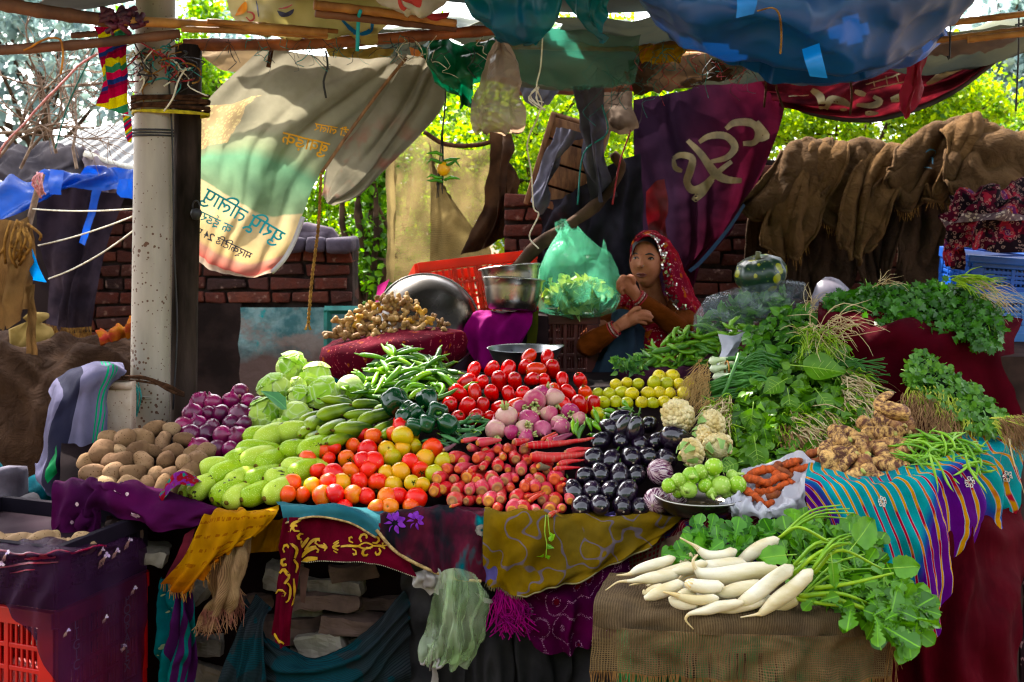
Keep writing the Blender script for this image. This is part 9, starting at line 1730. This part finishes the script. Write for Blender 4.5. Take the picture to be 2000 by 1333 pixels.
# left hand: laid flat under the other elbow, fingers long
mb.tube([wrL,L_(1224,628,4.59),L_(1240,620,4.58),L_(1246,618,4.58)],[.022,.028,.030,.022],12)
finger([(1240,612,4.58),(1254,609,4.575),(1264,610,4.58),(1272,614,4.585)],.0092)
finger([(1242,617,4.57),(1257,615,4.565),(1268,617,4.57),(1276,621,4.58)],.0095)
finger([(1241,623,4.57),(1256,622,4.565),(1266,624,4.57),(1273,628,4.58)],.0090)
finger([(1238,628,4.575),(1250,629,4.57),(1258,631,4.575),(1264,634,4.58)],.0080)
finger([(1228,616,4.57),(1237,606,4.56),(1246,602,4.565),(1252,603,4.57)],.0098)
body=remesh(mb,.0036,'body',SKIN,2,pw)
# face details
def onface(px,py,off=.0):
 dx,dz=fpos(px,py);q=max(.02,1-(dx/rx)**2-(dz/rz)**2);jaw=1;y=-ry*math.sqrt(q)
 for fx,fy,h,sx,sz in feat:
  ex,ez=fpos(fx,fy);y-=h*math.exp(-((dx-ex)/sx)**2-((dz-ez)/sz)**2)
 return HC+Vector((dx,y-off,dz))
EW,EB=simple('eye_white',C('#b8b0a8'),C('#a09890'),9,rough=.2),simple('eye_dark',C('#140c0a'),rough=.15)
for ex,ey,s in((1241.5,505.3,.9),(1269.5,506,1)):
 c=onface(ex,ey,-.003 if ex>1250 else-.001);mb=MB();mb.lathe(sphere_prof(.0102*s,.0047,0,9),14,Matrix.Translation(c)@Euler((R(0),0,0)).to_matrix().to_4x4());eye=mb.build('eye',EW,pw)
 mb=MB();mb.lathe(sphere_prof(.0058,.0052,0,8),12,Matrix.Translation(c+Vector((-.001,-.0050,.0003))));mb.build('iris',EB,eye)
 mb=MB();mb.tube(curve([onface(ex-6*s,ey+.5,.002),onface(ex-2,ey-2.6,.004),onface(ex+3,ey-2.6,.004),onface(ex+6.5*s,ey+.8,.002)],10),[.0014,.0022,.0028,.0032,.0033,.0033,.0031,.0027,.002,.001],6);mb.build('upper_lid',EB,eye)
HAIR=simple('black_hair',C('#0c0a0b'),C('#1a1614'),60,rough=.5,stretch=(4,4,1))
for x0,x1 in((1235,1246),(1258,1277)):
 mb=MB();mb.tube(curve([onface(x0,498.5 if x0<1250 else 497.5,.003),onface((x0+x1)/2,495.3,.004),onface(x1,497 if x0<1250 else 499.5,.003)],9),[.0016,.003,.0038,.004,.004,.0037,.003,.002,.001],6);mb.build('eyebrow',HAIR,pw)
LIP=simple('lip',C('#6a302c'),C('#562622'),30,rough=.45)
mb=MB();mb.tube(curve([onface(1241,536.5,.0),onface(1247,534.6,.002),onface(1251,535.3,.002),onface(1256,534.8,.002),onface(1262,537,0)],12),[.001,.0025,.0035,.0038,.0036,.0036,.0038,.0038,.0034,.0028,.002,.0009],7);mb.tube(curve([onface(1243,538,0),onface(1251,540,.0025),onface(1260,538.2,0)],9),[.001,.003,.0042,.0047,.0047,.0044,.0038,.0026,.0009],7);mb.build('mouth',LIP,pw)
mb=MB();c=onface(1251,497,.001);mb.lathe(sphere_prof(.0022,.0022,0,6),8,Matrix.Translation(c));mb.build('bindi',simple('bindi_red',C('#5a0c14')),pw)
for nx in(1245,1251.5):
 mb=MB();mb.lathe(sphere_prof(.0028,.0016,0,6),8,Matrix.Translation(onface(nx,522.6,.0012)));mb.build('nostril',EB,pw)
mb=MB();c=onface(1254,519,.003);mb.tube([c+Vector(((.0026*math.cos(t)),-.001,.0026*math.sin(t)))for t in np.linspace(0,6.28,14)],.0009,6,False);mb.build('nose_ring',M['steel'],pw)
hr=Cloth([[(1235,500,4.775),(1240,482,4.765),(1254,472,4.752),(1270,474,4.752),(1284,490,4.775),(1289,520,4.80)],[(1233,496,4.80),(1238,474,4.80),(1254,463,4.79),(1276,464,4.79),(1292,486,4.80),(1296,522,4.83)]],(),(.002,30));o=hr.build('hair',HAIR,30,8,pw);o.matrix_parent_inverse=Matrix.Translation(-PO)
def sweater():
 mb=MB();mb.tube([L_(1275,592,4.95),L_(1280,612,4.97),L_(1282,660,4.99),L_(1285,745,4.98)],[.075,.125,.135,.15],20)
 mb.tube([L_(1322,606,4.93),L_(1340,622,4.82),L_(1330,642,4.68)],[.062,.056,.048],14);mb.tube([L_(1330,642,4.68),elR,elR.lerp(wrR,.5),elR.lerp(wrR,.90)],[.044,.047,.041,.030],14)
 mb.tube([L_(1232,605,4.96),L_(1186,632,4.86),L_(1150,668,4.72)],[.060,.052,.048],14);mb.tube([L_(1146,676,4.71),elL,elL.lerp(wrL,.5),elL.lerp(wrL,.88)],[.045,.048,.043,.034],14)
 return mb
SWM=simple('brown_knit',C('#5f2f16'),C('#4e260f'),16,rough=.95,spec=.1,bump=.7,bsc=160,stretch=(1,1,2.2))
remesh(sweater(),.0055,'sweater',SWM,2,pw)
for c,d,n_,r,mt in((wrL.lerp(elL,.1),(elL-wrL),3,.031,'bead'),(wrR.lerp(elR,.09),(elR-wrR),3,.030,'red')):
 dn=d.normalized();a=dn.orthogonal().normalized();b=dn.cross(a)
 for i in range(n_):
  mb=MB();cc2=c+dn*(i-1)*.010;mb.tube([cc2+(a*math.cos(t)+b*math.sin(t))*(r+.001*i)for t in np.linspace(0,2*math.pi,30)],.0042 if mt=='red' and i==0 else .003,6,False);bb=mb.build('bangle',simple('red_bangle',C('#8a1c24'),rough=.3)if i!=1 else simple('white_bangle',C('#b8a8a0'),C('#8a3a3c'),200,rough=.3),pw)
# veil: printed maroon with mirror work along the edge
def veil(k,uv,ob,col):
 x,y,_=k.sep(uv);v=k.co('Object');band=k.math('LESS_THAN',x,.34)
 ln=k.math('LESS_THAN',k.math('ABSOLUTE',k.math('SUBTRACT',k.math('FRACT',k.math('MULTIPLY',k.voro(v,9),3)),.5)),.1);dots=k.math('LESS_THAN',k.voro(v,150),.4)
 c1=k.mix(k.math('MULTIPLY',ln,dots),col,C('#a86068'));c1=k.mix(k.math('GREATER_THAN',k.noise(v,22,1),.64),c1,C('#8a4410'));return c1
VM=fabric('veil_print',C('#7a0a1e'),C('#5e0a20'),8,pat=veil,dirt=.1,rough=.7)
fr_=[(1235,512,4.80),(1237,492,4.785),(1243,472,4.77),(1256,463,4.76),(1272,466,4.76),(1285,484,4.765),(1292,512,4.775),(1297,545,4.78),(1304,580,4.79),(1326,606,4.78),(1342,640,4.78),(1348,664,4.79)]
mi_=[(1234,506,4.84),(1236,486,4.84),(1244,466,4.83),(1260,457,4.82),(1282,459,4.81),(1300,478,4.80),(1310,510,4.79),(1320,545,4.78),(1332,580,4.77),(1350,606,4.78),(1358,636,4.80),(1360,662,4.81)]
bk_=[(1236,500,4.92),(1238,480,4.93),(1246,464,4.94),(1264,457,4.96),(1290,462,4.95),(1312,482,4.93),(1326,510,4.92),(1343,545,4.92),(1357,580,4.92),(1370,608,4.92),(1370,636,4.93),(1366,662,4.93)]
bb_=[(1240,505,4.98),(1245,490,5.0),(1252,478,5.02),(1268,470,5.03),(1290,476,5.03),(1308,496,5.03),(1320,520,5.03),(1334,550,5.03),(1345,580,5.04),(1352,610,5.05),(1350,640,5.06),(1346,662,5.06)]
vl=Cloth([list(r)for r in zip(fr_,mi_,bk_,bb_)],[(.008,2.2,2.5,.2,0)],(.008,14),seed=140);o=vl.build('veil',VM,40,70,pw,thick=.003);o.matrix_parent_inverse=Matrix.Translation(-PO)
mb=MB()
for i in range(260):
 a,b=(u(.0,.24)if i<210 else u(.2,.7)),u(.1,.98);p=vl.f(a,b);s=u(.0022,.0052)if a>.2 else u(.003,.0078);n_=vl.nrm(a,b);t=n_.orthogonal().normalized();w_=n_.cross(t);p=p+n_*.0035
 n2=(n_+Vector((u(-.4,.4),0,u(-.4,.4)))).normalized();t=n2.orthogonal().normalized();w_=n2.cross(t);mb.add([p+(t*math.cos(q)+w_*math.sin(q))*s for q in np.linspace(0,2*math.pi,7)[:-1]],[tuple(range(6))])
mo=mb.build('sequin_pattern',simple('sequin',C('#c8c0b8'),C('#a89c90'),50,rough=.2,metal=.9),o,smooth=False)
for k,(ctrl,nm)in enumerate((([[(1248,640,4.75),(1290,630,4.72),(1322,650,4.74)],[(1240,665,4.72),(1280,660,4.68),(1318,670,4.72)],[(1234,700,4.70),(1268,700,4.66),(1300,695,4.70)],[(1230,730,4.70),(1268,735,4.66),(1300,730,4.70)]],'veil_end'),([[(1206,580,4.86),(1222,574,4.84),(1240,578,4.84)],[(1212,596,4.82),(1226,590,4.80),(1240,592,4.80)],[(1222,612,4.80),(1232,608,4.78),(1242,606,4.78)]],'veil_fold'))):
 c=Cloth(ctrl,[(.008,2.5,.4,.1,0)],(.01,12),seed=141+k);o2=c.build(nm,VM,24,30,o,thick=.003)
 mb=MB()
 for i in range(70 if k==0 else 26):
  p=c.f(u(0,1),u(0,1));n2=Vector((u(-.5,.5),-1,u(-.3,.5))).normalized();t=n2.orthogonal().normalized();w_=n2.cross(t);s=u(.0016,.0034);p=p+Vector((0,-.005,0));mb.add([p+(t*math.cos(q)+w_*math.sin(q))*s for q in np.linspace(0,2*math.pi,7)[:-1]],[tuple(range(6))])
 me=mb.build('sequin_pattern',MATS['sequin'],o,smooth=False)
SKM=simple('slate_skirt',C('#18202c'),C('#24303c'),6,rough=.9)
sk_=Cloth([[(1200,632,4.82),(1205,612,4.74),(1228,608,4.70),(1250,640,4.72),(1300,690,4.8)],[(1168,690,4.74),(1196,650,4.66),(1228,646,4.62),(1255,680,4.64),(1310,715,4.74)],[(1146,730,4.72),(1186,710,4.60),(1228,705,4.57),(1270,720,4.6),(1320,735,4.7)],[(1130,775,4.72),(1180,775,4.57),(1230,775,4.54),(1280,775,4.58),(1330,775,4.7)]],[(.018,4,.5,.1,.5)],(.015,7),seed=143);o=sk_.build('skirt',SKM,50,44,pw);o.matrix_parent_inverse=Matrix.Translation(-PO)
